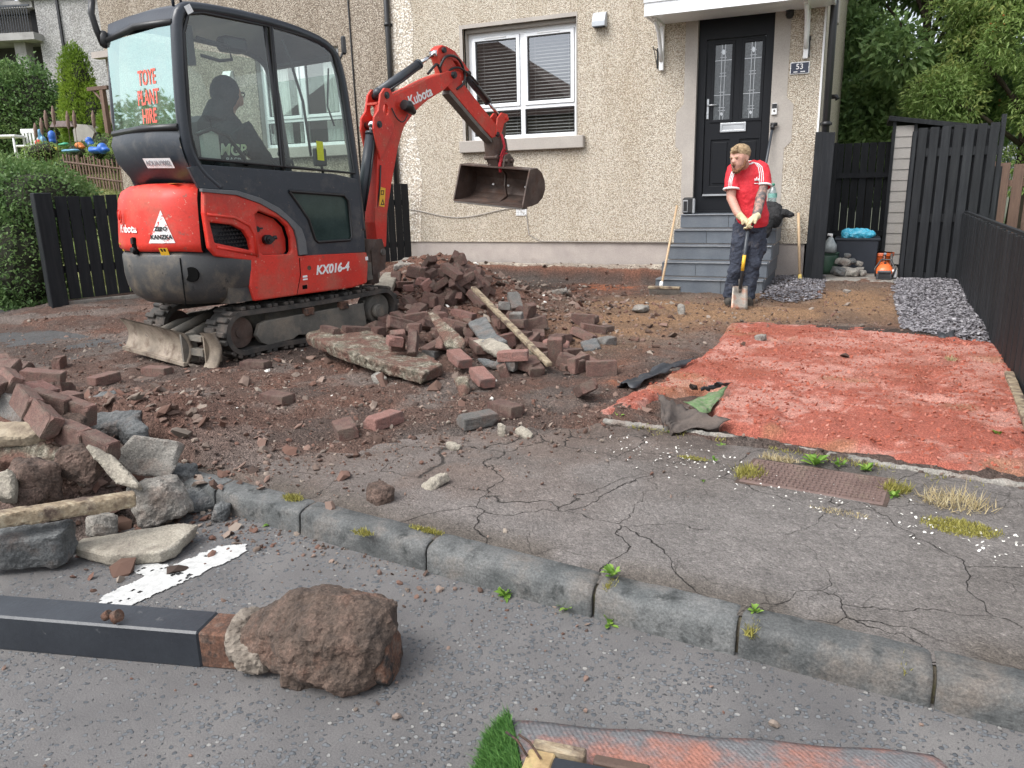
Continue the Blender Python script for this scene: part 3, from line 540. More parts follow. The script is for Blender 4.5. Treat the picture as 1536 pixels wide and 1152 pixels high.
# ------------------------------------------------------------------ kerb stones (each a part)
kb = thing('kerb', (0, float(kerb_y(0)), -.1), 'row of worn dark whinstone kerb stones between road and pavement', 'kerb')
joints = [-2.86, -2.42, -1.92, -1.30, -.66, -.22, .27, .86, 1.5, 2.2, 2.9, 3.6, 4.3, 5.0, 5.7]
for a, b in zip(joints[:-1], joints[1:]):
    m_ = MB(); nseg = 26; prof = [(-.006, 0.), (-.002, .045), (0, .088), (.009, .103), (.024, .111), (.06, .114), (.115, .113), (.125, .107), (.125, 0)]; P = []
    seed = rng.integers(99)
    for i in range(nseg+1):
        x = a+.003+(b-a-.006)*i/nseg; row = []; e = min(i, nseg-i); rd_ = .006 if e == 0 else 0
        for j, (dy, z) in enumerate(prof):
            nn = (fbm(np.array(x*13+seed), np.array(j*.8), 4, 4)-.5)
            row.append((x+(rd_ if i == 0 else -rd_)*.3, float(kerb_y(x))-.125+dy+float(nn)*.026*(0 < j < 5), -.11+z*(1-.03*(e == 0))+float(nn)*.012*(0 < j < 8)-.005))
        P.append(row)
    m_.grid(P, sm=True); nv = len(prof); o0 = len(m_.v)-nv*(nseg+1); m_.f += [tuple(o0+k for k in reversed(range(nv))), tuple(o0+nseg*nv+k for k in range(nv))]; m_.sm += [False, False]
    o = obj('kerb_stone', m_, M_['kerb'], kb)
    if b < -2.4: o['label'] = 'kerb stone half buried under the rubble heap'

m_ = MB(); P = []
for i in range(61):
    x = joints[0]+.02+(joints[-1]-joints[0]-.04)*i/60; P.append([(x, float(kerb_y(x))-.125+dy, z-.11) for dy, z in ((.016, 0.), (.016, .080), (.035, .097), (.11, .100), (.115, 0.))])
m_.grid(P); obj('joint_dirt', m_, mat('joint_dirt', [(.04, .033, .025), (.08, .068, .045), (.12, .12, .05)], 30, .95, .006, 60), kb)
# ------------------------------------------------------------------ the house
WY = 10.19
house = thing('house', (-.5, WY, 0.), 'cream pebbledashed house with white windows, black front door and number 53 plate', 'house')
fn_w = lambda yy: (lambda u, v, d: (u, yy+d, v))
WIN = (-5.16, -3.51, 1.88, 3.36); DOOR = (-1.95, -1.06, .87, 3.19)
SUR = [(-2.10, .5), (-.88, .5), (-.88, 1.62), (-.80, 1.70), (-.80, 2.12), (-.88, 2.2), (-.88, 3.3), (-2.10, 3.3), (-2.10, 2.2), (-2.19, 2.1), (-2.19, 1.7), (-2.10, 1.6)]
def rect(a): return [(a[0], a[2]), (a[1], a[2]), (a[1], a[3]), (a[0], a[3])]
w = MB(); w.prism([rect((-6.3, -.5, .49, 6.2)), rect(WIN), SUR], fn_w(WY), 0, .05); obj('wall', w, M_['harl'], house)
w = MB(); w.prism([SUR, rect(DOOR)], fn_w(WY-.004), 0, .08)
obj('door_surround', w, M_['render'], house)
w = MB(); w.prism([rect((-6.3, -.5, -.3, .49)), rect((-2.0, -1.0, -.2, .489))], fn_w(WY+.02), 0, .05); obj('plinth', w, M_['plinth'], house)
w = MB(); w.prism([(WY+.0005, .49), (18., .49), (18., 6.2), (WY+.0005, 6.2)], lambda u, v, d: (-.5+d, u, v), -.05, 0); obj('side_wall', w, M_['harl'], house)
w = MB(); w.prism([(WY+.02, -.3), (17.95, -.3), (17.95, .49), (WY+.02, .49)], lambda u, v, d: (-.52+d, u, v), -.05, 0); obj('side_plinth', w, M_['plinth'], house)
w = MB(); w.box((-.512, WY-.008, 2.9), (.022, .02, 5.0)); obj('corner_bead', w, M_['wpaint'], house)
w = MB(); w.box((-3.4, 14, 7.6), (6.3, 8.6, .1)); w.add([(-6.6, 9.8, 6.2), (-.2, 9.8, 6.2), (-.2, 18.4, 6.2), (-6.6, 18.4, 6.2), (-5, 14, 8.8), (-1.8, 14, 8.8)], [(0, 1, 5, 4), (1, 2, 5), (2, 3, 4, 5), (3, 0, 4)])
M_['roof'] = mat('roof_tiles', [(.10, .06, .05), (.15, .10, .08)], 8, .9); obj('roof', w, M_['roof'], house)
def window(parent, X0, X1, Z0, Z1, kind, panes=((0, .5), (.5, 1)), trans=.29):
    y = WY+.09; fr = MB(); t = .055; zt = Z0+(Z1-Z0)*trans; xm = (X0+X1)/2
    L = [rect((X0, X1, Z0, Z1))]; cells = []
    for a, b in ((X0+t, xm-t*.55), (xm+t*.55, X1-t)):
        L.append(rect((a, b, Z0+t, zt-t*.4))); L.append(rect((a, b, zt+t*.4, Z1-t))); cells.append((a, b, Z0+t, zt-t*.4, 0)); cells.append((a, b, zt+t*.4, Z1-t, 1))
    fr.prism(L, fn_w(y), 0, .06); fo = obj('window', fr, M_['upvc'], parent, bev=.004)
    for a, b, c, d, s_ in cells:
        if s_:
            k = .05; m = MB(); m.prism([rect((a+.004, b-.004, c+.004, d-.004)), rect((a+k, b-k, c+k, d-k))], fn_w(y-.018), 0, .05); obj('sash', m, M_['upvc'], fo, bev=.004)
            m = MB(); m.box(((a+b)/2, y-.022, d-.02), (.32, .012, .014)); obj('trickle_vent', m, M_['wpaint'], fo)
            a, b, c, d = a+k, b-k, c+k, d-k
        m = MB(); m.prism([rect((a+.006, b-.006, c+.006, d-.006)), rect((a+.014, b-.014, c+.014, d-.014))], fn_w(y+.0), 0, .02); obj('gasket', m, M_['blackplastic'], fo)
        m = MB(); m.add([(a, y+.015, c), (b, y+.015, c), (b, y+.015, d), (a, y+.015, d)], [(0, 1, 2, 3)]); obj('pane', m, M_['winglass'], fo)
    if kind == 'blind':
        for a, b in ((X0+t, xm-.02), (xm+.02, X1-t)):
            m = MB(); z = Z0+.05
            while z < Z1-.05:
                q = Matrix.Rotation(math.radians(24), 3, 'X'); m.box(((a+b)/2, y+.12, z), (b-a, .036, .0025), q); z += .043
            for xx in (a+.12, b-.12): m.box((xx, y+.12, (Z0+Z1)/2), (.003, .003, Z1-Z0-.1))
            obj('blind', m, M_['blind'], fo)
    else:
        for a, b in ((X0+.03, X0+(X1-X0)*.27), (X0+(X1-X0)*.36, X0+(X1-X0)*.48), (X0+(X1-X0)*.70, X1-.03)):
            P = []; n = 40
            for i in range(n+1):
                x = a+(b-a)*i/n; yy = y+.14+.025*math.sin(i*1.35)+.01*math.sin(i*.5); P.append([(x, yy, Z0+.04), (x, yy, Z1-.04)])
            m = MB(); m.grid(P); obj('curtain', m, M_['curtain'], fo)
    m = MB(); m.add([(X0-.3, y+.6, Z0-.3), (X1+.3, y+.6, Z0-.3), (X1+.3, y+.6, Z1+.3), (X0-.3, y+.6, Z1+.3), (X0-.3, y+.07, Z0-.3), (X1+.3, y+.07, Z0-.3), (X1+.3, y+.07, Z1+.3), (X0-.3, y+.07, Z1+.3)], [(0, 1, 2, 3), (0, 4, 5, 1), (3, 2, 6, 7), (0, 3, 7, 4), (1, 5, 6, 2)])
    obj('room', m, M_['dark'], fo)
    # reveal
    m = MB()
    for q in ([(X0-.0, Z0), (X0-.0, Z1)], [(X0, Z1), (X1, Z1)], [(X1, Z1), (X1, Z0)]):
        (a, c), (b, d) = q; m.add([(a, WY-.003, c), (b, WY-.003, d), (b, y+.07, d), (a, y+.07, c)], [(0, 1, 2, 3)])
    obj('window_reveal', m, M_['render'], parent)
    m = MB(); m.box(((X0+X1)/2, WY-.005, Z0-.165/2-.0), (X1-X0+.24, .15, .16), bev=.008); obj('window_sill', m, M_['render'], parent)
    return fo
m = MB(); m.prism([rect((WIN[0]-.045, WIN[1]+.012, WIN[2]-.01, WIN[3]+.05)), rect(WIN)], fn_w(WY-.006), 0, .03); obj('window_surround', m, M_['render'], house)
window(house, WIN[0]+.045, WIN[1]-.004, WIN[2]+.015, WIN[3]-.06, 'blind')
m = MB(); m.prism([rect((WIN[0], WIN[1], WIN[3]-.062, WIN[3])), ], fn_w(WY+.085), 0, .06); m.prism([rect((WIN[0], WIN[0]+.046, WIN[2], WIN[3]-.062))], fn_w(WY+.085), 0, .06); m.prism([rect((WIN[0]+.046, WIN[1], WIN[2], WIN[2]+.016))], fn_w(WY+.085), 0, .06); obj('window_packer', m, M_['render'], house)
# ---- door
yd = WY+.07; D0, D1, D2, D3 = DOOR
m = MB(); m.prism([rect(DOOR), rect((D0+.10, D1-.10, 1.08, 2.93))], fn_w(yd), 0, .07); obj('door_frame', m, M_['blackdoor'], house, bev=.004)
gp = [(-1.765, -1.535, 1.985, 2.88), (-1.415, -1.185, 1.985, 2.88)]; lp = [(-1.765, -1.535, 1.20, 1.76), (-1.415, -1.185, 1.20, 1.76)]
m = MB(); m.prism([rect((D0+.105, D1-.105, 1.085, 2.925))]+[rect(g) for g in gp]+[rect(g) for g in lp], fn_w(yd+.02), 0, .05); door = obj('door', m, M_['blackdoor'], house, bev=.003)
for g in lp:
    a, b, c, d = g; m = MB(); m.prism([rect((a, b, c, d))], fn_w(yd+.035), 0, .02); m.prism([rect((a+.03, b-.03, c+.03, d-.03))], fn_w(yd+.024), 0, .011); obj('door_panel', m, M_['blackdoor'], door, bev=.004)
for g in gp:
    a, b, c, d = g; xm = (a+b)/2; m = MB(); m.prism([rect((a-.022, b+.022, c-.022, d+.022)), rect((a+.014, b-.014, c+.014, d-.014))], fn_w(yd+.008), 0, .02); obj('glazing_bead', m, M_['blackdoor'], door, bev=.004)
    m = MB(); m.add([(a, yd+.03, c), (b, yd+.03, c), (b, yd+.03, d), (a, yd+.03, d)], [(0, 1, 2, 3)]); obj('door_pane', m, M_['doorglass'], door)
    m = MB(); yl = yd+.024; m.box((xm-.02, yl, (c+d)/2), (.0055, .004, d-c-.03)); m.box((xm+.02, yl, (c+d)/2), (.0055, .004, d-c-.03))
    for z in (c+.12, c+.30, c+.52, c+.70): m.box((xm, yl, z), (b-a-.03 if z in (c+.30,) or z > c+.6 else .085, .004, .0055)); m.box((xm, yl, z+.035), (.075, .004, .0055))
    m.box((xm, yl, d-.10), (.05, .004, .045), Matrix.Rotation(.785, 3, 'Y')); m.box((xm, yl, c+.08), (.035, .004, .03), Matrix.Rotation(.785, 3, 'Y')); obj('leading', m, M_['lead'], door)
m = MB(); m.prism([rect((-1.655, -1.345, 1.845, 1.955)), rect((-1.63, -1.37, 1.87, 1.93))], fn_w(yd+.004), 0, .02); m.prism([rect((-1.63, -1.37, 1.87, 1.93))], fn_w(yd+.012), 0, .01); obj('letter_plate', m, M_['lead'], door, bev=.003)
m = MB(); m.box((-1.815, yd+.012, 2.13), (.028, .012, .24), bev=.004); m.tube([(-1.815, yd+.01, 2.17), (-1.815, yd-.04, 2.17), (-1.70, yd-.045, 2.17)], .010, 8); m.cyl((-1.815, yd+.004, 2.08), (-1.815, yd-.004, 2.08), .012, 10); obj('handle', m, M_['lead'], door)
m = MB(); m.box((-1.505, yd-.01, 1.09), (.66, .05, .022)); obj('weather_bar', m, M_['lead'], door)
m = MB(); m.box((-1.505, WY+.03, .885), (.89, .14, .03)); obj('threshold', m, M_['blackdoor'], house)
# ---- canopy
cn = MB(); x0, x1, yf = -2.46, -.42, 9.60
cn.box(((x0+x1)/2, yf, 3.235), (x1-x0, .025, .19)); cn.box(((x0+x1)/2, yf-.012, 3.30), (x1-x0+.03, .03, .035)); cn.box((x0, (yf+WY)/2, 3.235), (.025, WY-yf, .19)); cn.box((x1, (yf+WY)/2, 3.235), (.025, WY-yf, .19))
cn.box(((x0+x1)/2, (yf+WY)/2, 3.155), (x1-x0-.03, WY-yf-.02, .015)); canopy = obj('canopy', cn, M_['upvc'], house, bev=.003)
m = MB(); m.add([(x0-.04, yf-.05, 3.335), (x1+.04, yf-.05, 3.335), (x1+.04, WY, 3.62), (x0-.04, WY, 3.62), (x0-.04, yf-.05, 3.355), (x1+.04, yf-.05, 3.355), (x1+.04, WY, 3.64), (x0-.04, WY, 3.64)], [(0, 1, 2, 3), (4, 5, 6, 7), (0, 1, 5, 4), (0, 3, 7, 4), (1, 2, 6, 5)]); obj('canopy_roof', m, M_['roof'], canopy)
for bx in (-2.385, -.70):
    m = MB(); m.box((bx, WY-.03, 2.88), (.055, .05, .54), bev=.005); m.tube([(bx, WY-.05, 2.72), (bx, WY-.11, 2.85), (bx, WY-.22, 3.02), (bx, WY-.40, 3.13)], .024, 8); m.box((bx, WY-.25, 3.135), (.05, .45, .03)); obj('bracket', m, M_['wpaint'], canopy)
m = MB(); m.tube([(-2.44, WY-.02, 2.84), (-2.46, WY-.10, 2.86), (-2.46, WY-.16, 2.84), (-2.46, WY-.165, 2.88)], .006, 6); m.tube([(-2.44, WY-.02, 2.66), (-2.46, WY-.11, 2.84)], .005, 6); m.box((-2.44, WY-.012, 2.76), (.02, .012, .24)); obj('basket_hook', m, M_['blackplastic'], house)
m = MB(); m.tube([(-.66, WY-.01, 2.84), (-.655, WY-.06, 2.84), (-.655, WY-.08, 2.80)], .008, 6); m.box((-.665, WY-.02, 2.74), (.018, .02, .22)); obj('basket_hook', m, M_['blackplastic'], house)
m = MB(); m.cyl((-.90, WY-.03, 3.15), (-.90, WY-.03, 3.09), .045); m.sph((-.90, WY-.035, 3.085), (.04, .04, .03)); obj('camera_dome', m, M_['blackplastic'], house)
# ---- wall fittings
m = MB(); m.prism([(0, 0), (.11, 0), (.11, .06), (.06, .16), (0, .18)], lambda u, v, d: (-3.27+d, WY-u, 3.19+v), 0, .17); v_ = obj('flue_vent', m, mat('grey_vent_plastic', [(.42, .45, .48), (.47, .5, .53)], 8, .4), house, bev=.006)
m = MB()
for i in range(5): m.box((-3.185, WY-.04-.016*i, 3.186), (.14, .006, .012))
obj('louvre', m, M_['blackplastic'], v_)
m = MB(); m.prism([rect((-4.41, -4.25, .86, 1.0))]+[rect((-4.40+.0235*i, -4.388+.0235*i, .872+.0215*j, .884+.0215*j)) for i in range(6) for j in range(6)], fn_w(WY-.01), 0, .012); gr = obj('air_brick', m, M_['wpaint'], house)
m = MB(); m.add([(-4.4, WY+.0005-.001, .87), (-4.26, WY-.0005, .87), (-4.26, WY-.0005, .99), (-4.4, WY-.0005, .99)], [(0, 1, 2, 3)]); obj('vent_void', m, M_['void'], gr)
m = MB(); pts = [(-6.2, WY-.012, .98)]
for i in range(24): pts.append((-6.2+1.8*i/23*1.0, WY-.012, .93+.04*math.cos(i*.28)-.05*math.sin(i/23*math.pi)))
pts += [(-4.25, WY-.012, .86), (-4.22, WY-.012, .6), (-4.05, WY-.012, .505), (-2.2, WY-.014, .50)]; m.tube(pts, .0055, 6); obj('cable', m, mat('grey_cable', [(.36, .33, .3), (.4, .37, .34)], 9, .6), house)
pl = MB(); pl.box((-.755, WY-.012, 2.515), (.215, .016, .135), bev=.006); plate = obj('number_plate', pl, M_['white'], house)
m = MB(); m.box((-.755, WY-.021, 2.515), (.195, .004, .115)); obj('plate_face', m, mat('navy_slate', [(.018, .025, .05), (.025, .032, .06)], 9, .4), plate)
text_mesh('53', .085, (-.757, WY-.0245, 2.528), (1, 0, 0), (0, 0, 1), M_['white'], plate, bold=.0005)
for xx, ww in ((-.80, .045), (-.72, .05)):
    m = MB()
    for k in range(4): m.box((xx-ww/2+ww*(k+.5)/4, WY-.0245, 2.473), (ww/5.2, .002, .012)); 
    obj('small_lettering', m, M_['white'], plate)
for xx in (-.855, -.655): m = MB(); m.cyl((xx, WY-.018, 2.515), (xx, WY-.026, 2.515), .007, 8); obj('screw', m, M_['white'], plate)
m = MB(); m.box((-1.012, WY-.018, 2.075), (.062, .026, .13), bev=.006); bell = obj('doorbell', m, M_['white'], house)
m = MB(); m.box((-1.012, WY-.033, 2.11), (.056, .006, .052)); obj('bell_lens', m, M_['blackplastic'], bell); m = MB(); m.cyl((-1.012, WY-.030, 2.055), (-1.012, WY-.036, 2.055), .013, 12); obj('bell_button', m, M_['steel'], bell)
def downpipe(name, x, y, r, z0, z1, parent):
    m = MB(); m.cyl((x, y, z0), (x, y, z1), r, 14); p = obj(name, m, M_['blackplastic'], parent); z = z0+.4
    while z < z1: m = MB(); m.cyl((x, y, z), (x, y, z+.05), r*1.25, 14); m.box((x, y+r, z+.025), (r*3.2, .02, .03)); obj('pipe_clip', m, M_['blackplastic'], p); z += 1.45
downpipe('downpipe', -.425, WY-.05, .042, .0, 6.1, house)
m = MB(); m.tube([(-.44, 11.5, 2.3), (-.38, 11.5, 2.3), (-.36, 11.5, 2.26)], .03, 8); obj('overflow_pipe', m, M_['blackplastic'], house)
m = MB(); m.box((-.47, 12.2, 3.45), (.06, .16, .3), bev=.01); obj('meter_cover', m, M_['render'], house)
# ---- neighbour's half
nb = thing('house', (-6.3, WY, 0), "neighbour's weathered grey brown pebbledashed house with curtained window behind the excavator", 'house')
W2 = (-8.80, -7.22, 1.93, 3.34)
w = MB(); w.prism([rect((-12.0, -6.3, .49, 6.2)), rect(W2)], fn_w(WY), 0, .05); obj('wall', w, M_['harl_grey'], nb)
w = MB(); w.prism([rect((-12.0, -6.3, -.3, .49))], fn_w(WY+.02), 0, .05); obj('plinth', w, M_['plinth'], nb)
w = MB(); w.box((-12.02, 14.2, 3.0), (.05, 8, 6.4)); obj('side_wall', w, M_['harl_grey'], nb)
w = MB(); w.box((-11.98, WY-.06, 3.60), (.42, .16, .10)); obj('door_hood', w, M_['plinth'], nb)
window(nb, W2[0]+.02, W2[1]-.004, W2[2]+.01, W2[3]-.01, 'curtain')
downpipe('downpipe', -6.32, WY-.05, .038, .2, 6.1, nb)
m = MB(); m.tube([(-7.0, WY-.012, 6.2), (-6.98, WY-.012, 3.0), (-6.95, WY-.012, .5)], .012, 6); obj('cable', m, M_['blackplastic'], nb)
m = MB(); m.prism([(0, 0), (.1, 0), (.1, .06), (.05, .16), (0, .17)], lambda u, v, d: (-9.42+d, WY-u, 2.98+v), 0, .17); obj('flue_vent', m, M_['wpaint'], nb, bev=.006)
w = MB(); w.add([(-12.4, 9.8, 6.2), (-6.3, 9.8, 6.2), (-6.3, 18.4, 6.2), (-12.4, 18.4, 6.2), (-10.8, 14, 8.8), (-6.3, 14, 8.8)], [(0, 1, 5, 4), (2, 3, 4, 5), (3, 0, 4), (0, 1, 2, 3)]); obj('roof', w, M_['roof'], nb)
# pale stained strip beside the party line
M_['harl_pale'] = harlmat('lime_bloomed_pebbledash', [(.4, .34, .27), (.6, .52, .42), (.76, .70, .60), (.86, .83, .77), (.5, .44, .36)], [0, .15, .45, .8, 1], stain=(.7, .62, .55), samt=.6)
w = MB(); w.prism([(-6.29, .49), (-5.98, .49), (-5.90, 1.4), (-6.0, 2.4), (-5.93, 3.5), (-6.0, 4.4), (-5.95, 6.1), (-6.29, 6.1)], fn_w(WY-.004), 0, .003); obj('stained_patch', w, M_['harl_pale'], house)
# ------------------------------------------------------------------ front steps, clad in grey tiles
st = thing('front_steps', (-1.46, 9.45, 0), 'five grey tiled front steps leading up to the black door', 'steps')
RY = [8.88, 9.10, 9.32, 9.54, 9.76]; H_ = .174; sx = [-2.09, -2.07, -2.05, -2.03, -2.00]; ex = [-.90, -.885, -.87, -.86, -.85]
core = MB()
for i in range(5): core.box(((sx[i]+ex[i])/2, (RY[i]+.014+WY)/2, H_*(i+.5)-.015), (ex[i]-sx[i]-.02, WY-RY[i]-.016, H_+.0), None)
obj('core', core, M_['plinth'], st)
for i in range(5):
    a, b = sx[i], ex[i]; z0, z1 = H_*i+(.012 if i else -.05), H_*(i+1)-.012; off = .33 if i % 2 else .62; cuts = [a, a+(b-a)*off, b] if i not in (4,) else [a, a+(b-a)*.5, b]
    for c, d in zip(cuts[:-1], cuts[1:]):
        m = MB(); m.box(((c+d)/2, RY[i]+.006, (z0+z1)/2), (d-c-.004, .012, z1-z0), bev=.0015); obj('riser_tile', m, M_['step'], st)
    yb = RY[i+1]-.001 if i < 4 else WY-.005
    for c, d in zip(cuts[:-1], cuts[1:]):
        m = MB(); m.box(((c+d)/2, (RY[i]-.014+yb)/2, H_*(i+1)-.006), (d-c-.003, yb-RY[i]+.014, .012), bev=.0015); obj('tread_tile', m, M_['step'], st)
    m = MB(); m.box(((a+b)/2, RY[i]-.0165, H_*(i+1)-.006), (b-a, .004, .009)); obj('nosing_strip', m, M_['stepedge'], st)
    for xx, s_ in ((a, -1), (b, 1)):
        m = MB(); m.box((xx+s_*.004, (RY[i]+WY)/2+.004, (z0+z1)/2), (.008, WY-RY[i]-.016, z1-z0), bev=.001); obj('side_tile', m, M_['step'], st)
# ------------------------------------------------------------------ timber fences
def board(parent, p, wdt, h, t, ang, mt, lean=0., name='board', z0=0., slant=0.):
    R = Matrix.Rotation(ang, 3, 'Z') @ Matrix.Rotation(lean, 3, 'Y'); m = MB(); m.box(Vector((p[0], p[1], z0))+R @ Vector((0, 0, h/2)), (wdt, t, h), R, bev=.002); return obj(name, m, mt, parent)
# neighbour boundary (left), runs diagonally from the pavement to the house
fa, fb = np.array([-8.0, 5.72]), np.array([-6.1, 10.08]); dv = (fb-fa)/np.linalg.norm(fb-fa); an = math.atan2(dv[1], dv[0]); Lf = np.linalg.norm(fb-fa)
fl = thing('board_fence', (fa[0], fa[1], 0), 'black slatted boundary fence running behind the excavator from hedge to house', 'fence', an)
m = MB(); m.box((fa[0], fa[1], .64), (.17, .17, 1.30), Matrix.Rotation(an, 3, 'Z'), bev=.008); obj('post', m, M_['blackfence'], fl)
d = .17; nrm = np.array([dv[1], -dv[0]])
while d < Lf-.02:
    p = fa+dv*d+nrm*.03; board(fl, p, .115, 1.10+rng.uniform(-.008, .008), .02, an, M_['blackfence'], z0=.14+.10*d/Lf, lean=rng.normal(0, .004)); d += .129
for z in (.42, 1.02):
    m = MB(); c = (fa+fb)/2; m.box((c[0], c[1], z+.05), (Lf, .04, .08), Matrix.Rotation(an, 3, 'Z')); obj('rail', m, M_['blackfence'], fl)
m = MB(); c = (fa+fb)/2+nrm*.035; m.box((c[0], c[1], .07), (Lf-.1, .05, .11), Matrix.Rotation(an, 3, 'Z'), bev=.006); obj('gravel_board', m, M_['conc'], fl)
# leaning boards by the corner
cb = thing('leaning_boards', (-.46, 10.0, .1), 'two tall black boards standing by the downpipe at the house corner', 'boards')
board(cb, (-.50, 10.0), .085, 1.72, .02, 0, M_['blackfence'], z0=.06, lean=.012); board(cb, (-.395, 9.985), .13, 1.72, .02, 0, M_['blackfence'], z0=.05, lean=.012)
# tall gate
gt = thing('garden_gate', (.95, 10.4, 0), 'tall black hit-and-miss board gate standing open beside the slate gravel', 'gate')
gx = .60
for i in range(7): board(gt, (gx+.118*i, 10.37), .09, 1.80+.004*i, .02, 0, M_['charfence'], z0=-.01, lean=.006)
for i in range(7): board(gt, (gx-.059+.118*i, 10.43), .09, 1.77, .02, 0, M_['blackfence'], z0=-.01, lean=.006, name='back_board')
for z in (.1, .78, 1.52): m = MB(); m.box((gx+.35, 10.40, z), (.86, .035, .09)); obj('rail', m, M_['charfence'], gt)
m = MB(); m.box((.53, 10.36, .88), (.035, .035, 1.75)); m.box((1.40, 10.42, .95), (.045, .045, 1.9)); obj('stile', m, M_['charfence'], gt)
# back fence between house and shed
bf = thing('board_fence', (0, 12.3, 0), 'black board fence at the end of the side passage behind the bin', 'fence')
for i in range(9): board(bf, (-.40+.105*i, 12.3+.02*(i % 2)), .098, 1.74, .02, 0, M_['blackfence'], z0=0)
for z in (.5, 1.3): m = MB(); m.box((.03, 12.27, z), (1.0, .03, .07)); obj('rail', m, M_['blackfence'], bf)
board(bf, (-.36, 12.0), .08, 1.74, .06, 0, M_['blackfence'], name='post', z0=0)
# shed
sh = thing('garden_shed', (.75, 12.2, 0), 'small shed with pale taupe cladding and sloping dark roof behind the gate', 'shed')
for i in range(13): m = MB(); m.prism([(0, 0), (.016, .0), (.004, .138), (0, .138)], lambda u, v, d: (.375+d, 11.90-u, .14*i+.10+v), 0, .215 if i < 99 else .2); obj('cladding_board', m, mat('taupe_plastic', [(.36, .33, .30), (.40, .37, .34)], 8, .5) if i == 0 else bpy.data.materials['taupe_plastic'], sh)
m = MB(); m.box((.355, 11.89, 1.0), (.04, .05, 1.95)); m.box((.61, 11.89, .98), (.04, .05, 1.9)); obj('corner_trim', m, M_['charfence'], sh)
m = MB(); m.box((.85, 12.35, .95), (1.0, .88, 1.85)); obj('wall', m, M_['charfence'], sh)
m = MB(); m.prism([(.28, 1.99), (1.6, 1.78), (1.6, 1.84), (.28, 2.05)], lambda u, v, d: (u, 11.82+d, v), 0, 1.1); obj('roof', m, M_['charfence'], sh)
# right boundary: low black boards
rf = thing('board_fence', (1.05, 7, 0), 'low black close-boarded fence along the right edge of the red sand', 'fence')
y = 10.35; k = 0
while y > 3.3:
    x = .95+.155*(y-4.9)/5.45; m = MB(); m.box((x+.005*(k % 2), y, .41+.006*(k % 3)), (.018, .090, .84), None, bev=.003); obj('board', m, M_['charfence'], rf); y -= .100; k += 1
m = MB(); m.prism([(3.3, -.02), (10.4, .14)] and [(.92, 3.3), (1.12, 10.4), (1.15, 10.4), (.95, 3.3)], lambda u, v, d: (u, v, .835+d), 0, .025); obj('capping_rail', m, M_['charfence'], rf)
m = MB(); m.prism([(.93, 3.3), (1.125, 10.4), (1.16, 10.4), (.965, 3.3)], lambda u, v, d: (u, v, .45+d), 0, .07); obj('rail', m, M_['charfence'], rf)
# brown fence beyond
bn = thing('board_fence', (2.4, 11.6, 0), 'brown picket fence with gaps beyond the black fence at the right', 'fence')
for i in range(13): board(bn, (1.50+.145*i, 11.7-.05*i), .115, 1.42-.02*(i % 3), .02, -.33, M_['brownfence'], z0=0)
for z in (.55, 1.15): m = MB(); m.box((2.4, 11.42, z), (2.1, .03, .08), Matrix.Rotation(-.33, 3, 'Z')); obj('rail', m, M_['brownfence'], bn)
board(bn, (1.46, 10.9), .10, 1.35, .03, -.1, M_['charfence'], name='end_board', z0=0)
# concrete slab at the passage
m = MB(); m.box((.10, 11.2, .03), (.90, 2.5, .10), bev=.012); tag(obj('concrete_path', m, M_['conc'], loc=(.1, 11.2, 0)), 'mossy concrete slab path between house corner and gate', 'path'); 
# ------------------------------------------------------------------ things in the passage
bn_ = thing('tub', (.02, 11.0, .08), 'square black planter tub with a blue bag on top', 'tub')
m = MB(); m.prism([[(-.23, 0), (.23, 0), (.25, .42), (-.25, .42)]], lambda u, v, d: (.02+u, 11.0+d, .08+v), -.22, .22); obj('body', m, mat('dark_navy_plastic', [(.012, .017, .026), (.018, .023, .034)], 8, .5), bn_, bev=.01)
m = MB(); m.box((.02, 11.0, .505), (.53, .47, .03), bev=.006); obj('rim', m, bpy.data.materials['dark_navy_plastic'], bn_)
m = MB(); m.sph((.03, 10.92, .56), (.20, .13, .075), 24, 16); m.sph((-.10, 10.9, .56), (.08, .08, .08)); me = remesh(m, .012, 1, 'plastic_bag', disp=.018, dscale=.06); me.materials.append(mat('blue_plastic', [(.02, .26, .42), (.05, .42, .6), (.25, .6, .75)], 22, .3, .006, 30)); tag(obj('plastic_bag', me, None), 'crumpled bright blue plastic bag lying on the black tub', 'bag')
m = MB(); m.tube([(.32, 10.95, .085), (.32, 10.95, .30), (.32, 10.95, .335), (.32, 10.95, .335), (.32, 10.95, .30), (.32, 10.95, .11)], [.10, .135, .145, .130, .125, .09], 24); bk = thing('bucket', (.32, 10.95, .085), 'orange plastic bucket standing behind the cut-off saw', 'bucket'); obj('body', m, mat('orange_plastic', [(.55, .10, .02), (.62, .13, .03)], 6, .45), bk)
m = MB(); m.tube([(.32+.14*math.cos(a), 10.95+.14*math.sin(a), .30) for a in np.linspace(0, 6.283, 25)], .006, 6, cap=False); obj('rim', m, bpy.data.materials['orange_plastic'], bk)
sw = thing('disc_cutter', (.34, 10.30, .08), 'orange petrol cut-off saw with grey guard resting on the concrete', 'saw')
m = MB(); m.tube([(.33, 10.42, .16), (.335, 10.34, .19), (.34, 10.24, .165), (.34, 10.16, .13)], [(.05, .075), (.08, .095), (.085, .10), (.05, .08)], 14); obj('engine_cover', m, mat('saw_orange', [(.70, .13, .03), (.8, .18, .05)], 6, .35), sw)
m = MB(); m.box((.34, 10.15, .115), (.17, .08, .075), bev=.012); m.box((.34, 10.13, .17), (.15, .05, .03), bev=.01); obj('air_filter', m, mat('saw_grey', [(.05, .05, .055), (.08, .08, .085)], 8, .5), sw)
m = MB()
for k in range(4): m.box((.34, 10.107, .09+.018*k), (.13, .006, .007))
obj('louvre', m, M_['blackplastic'], sw)
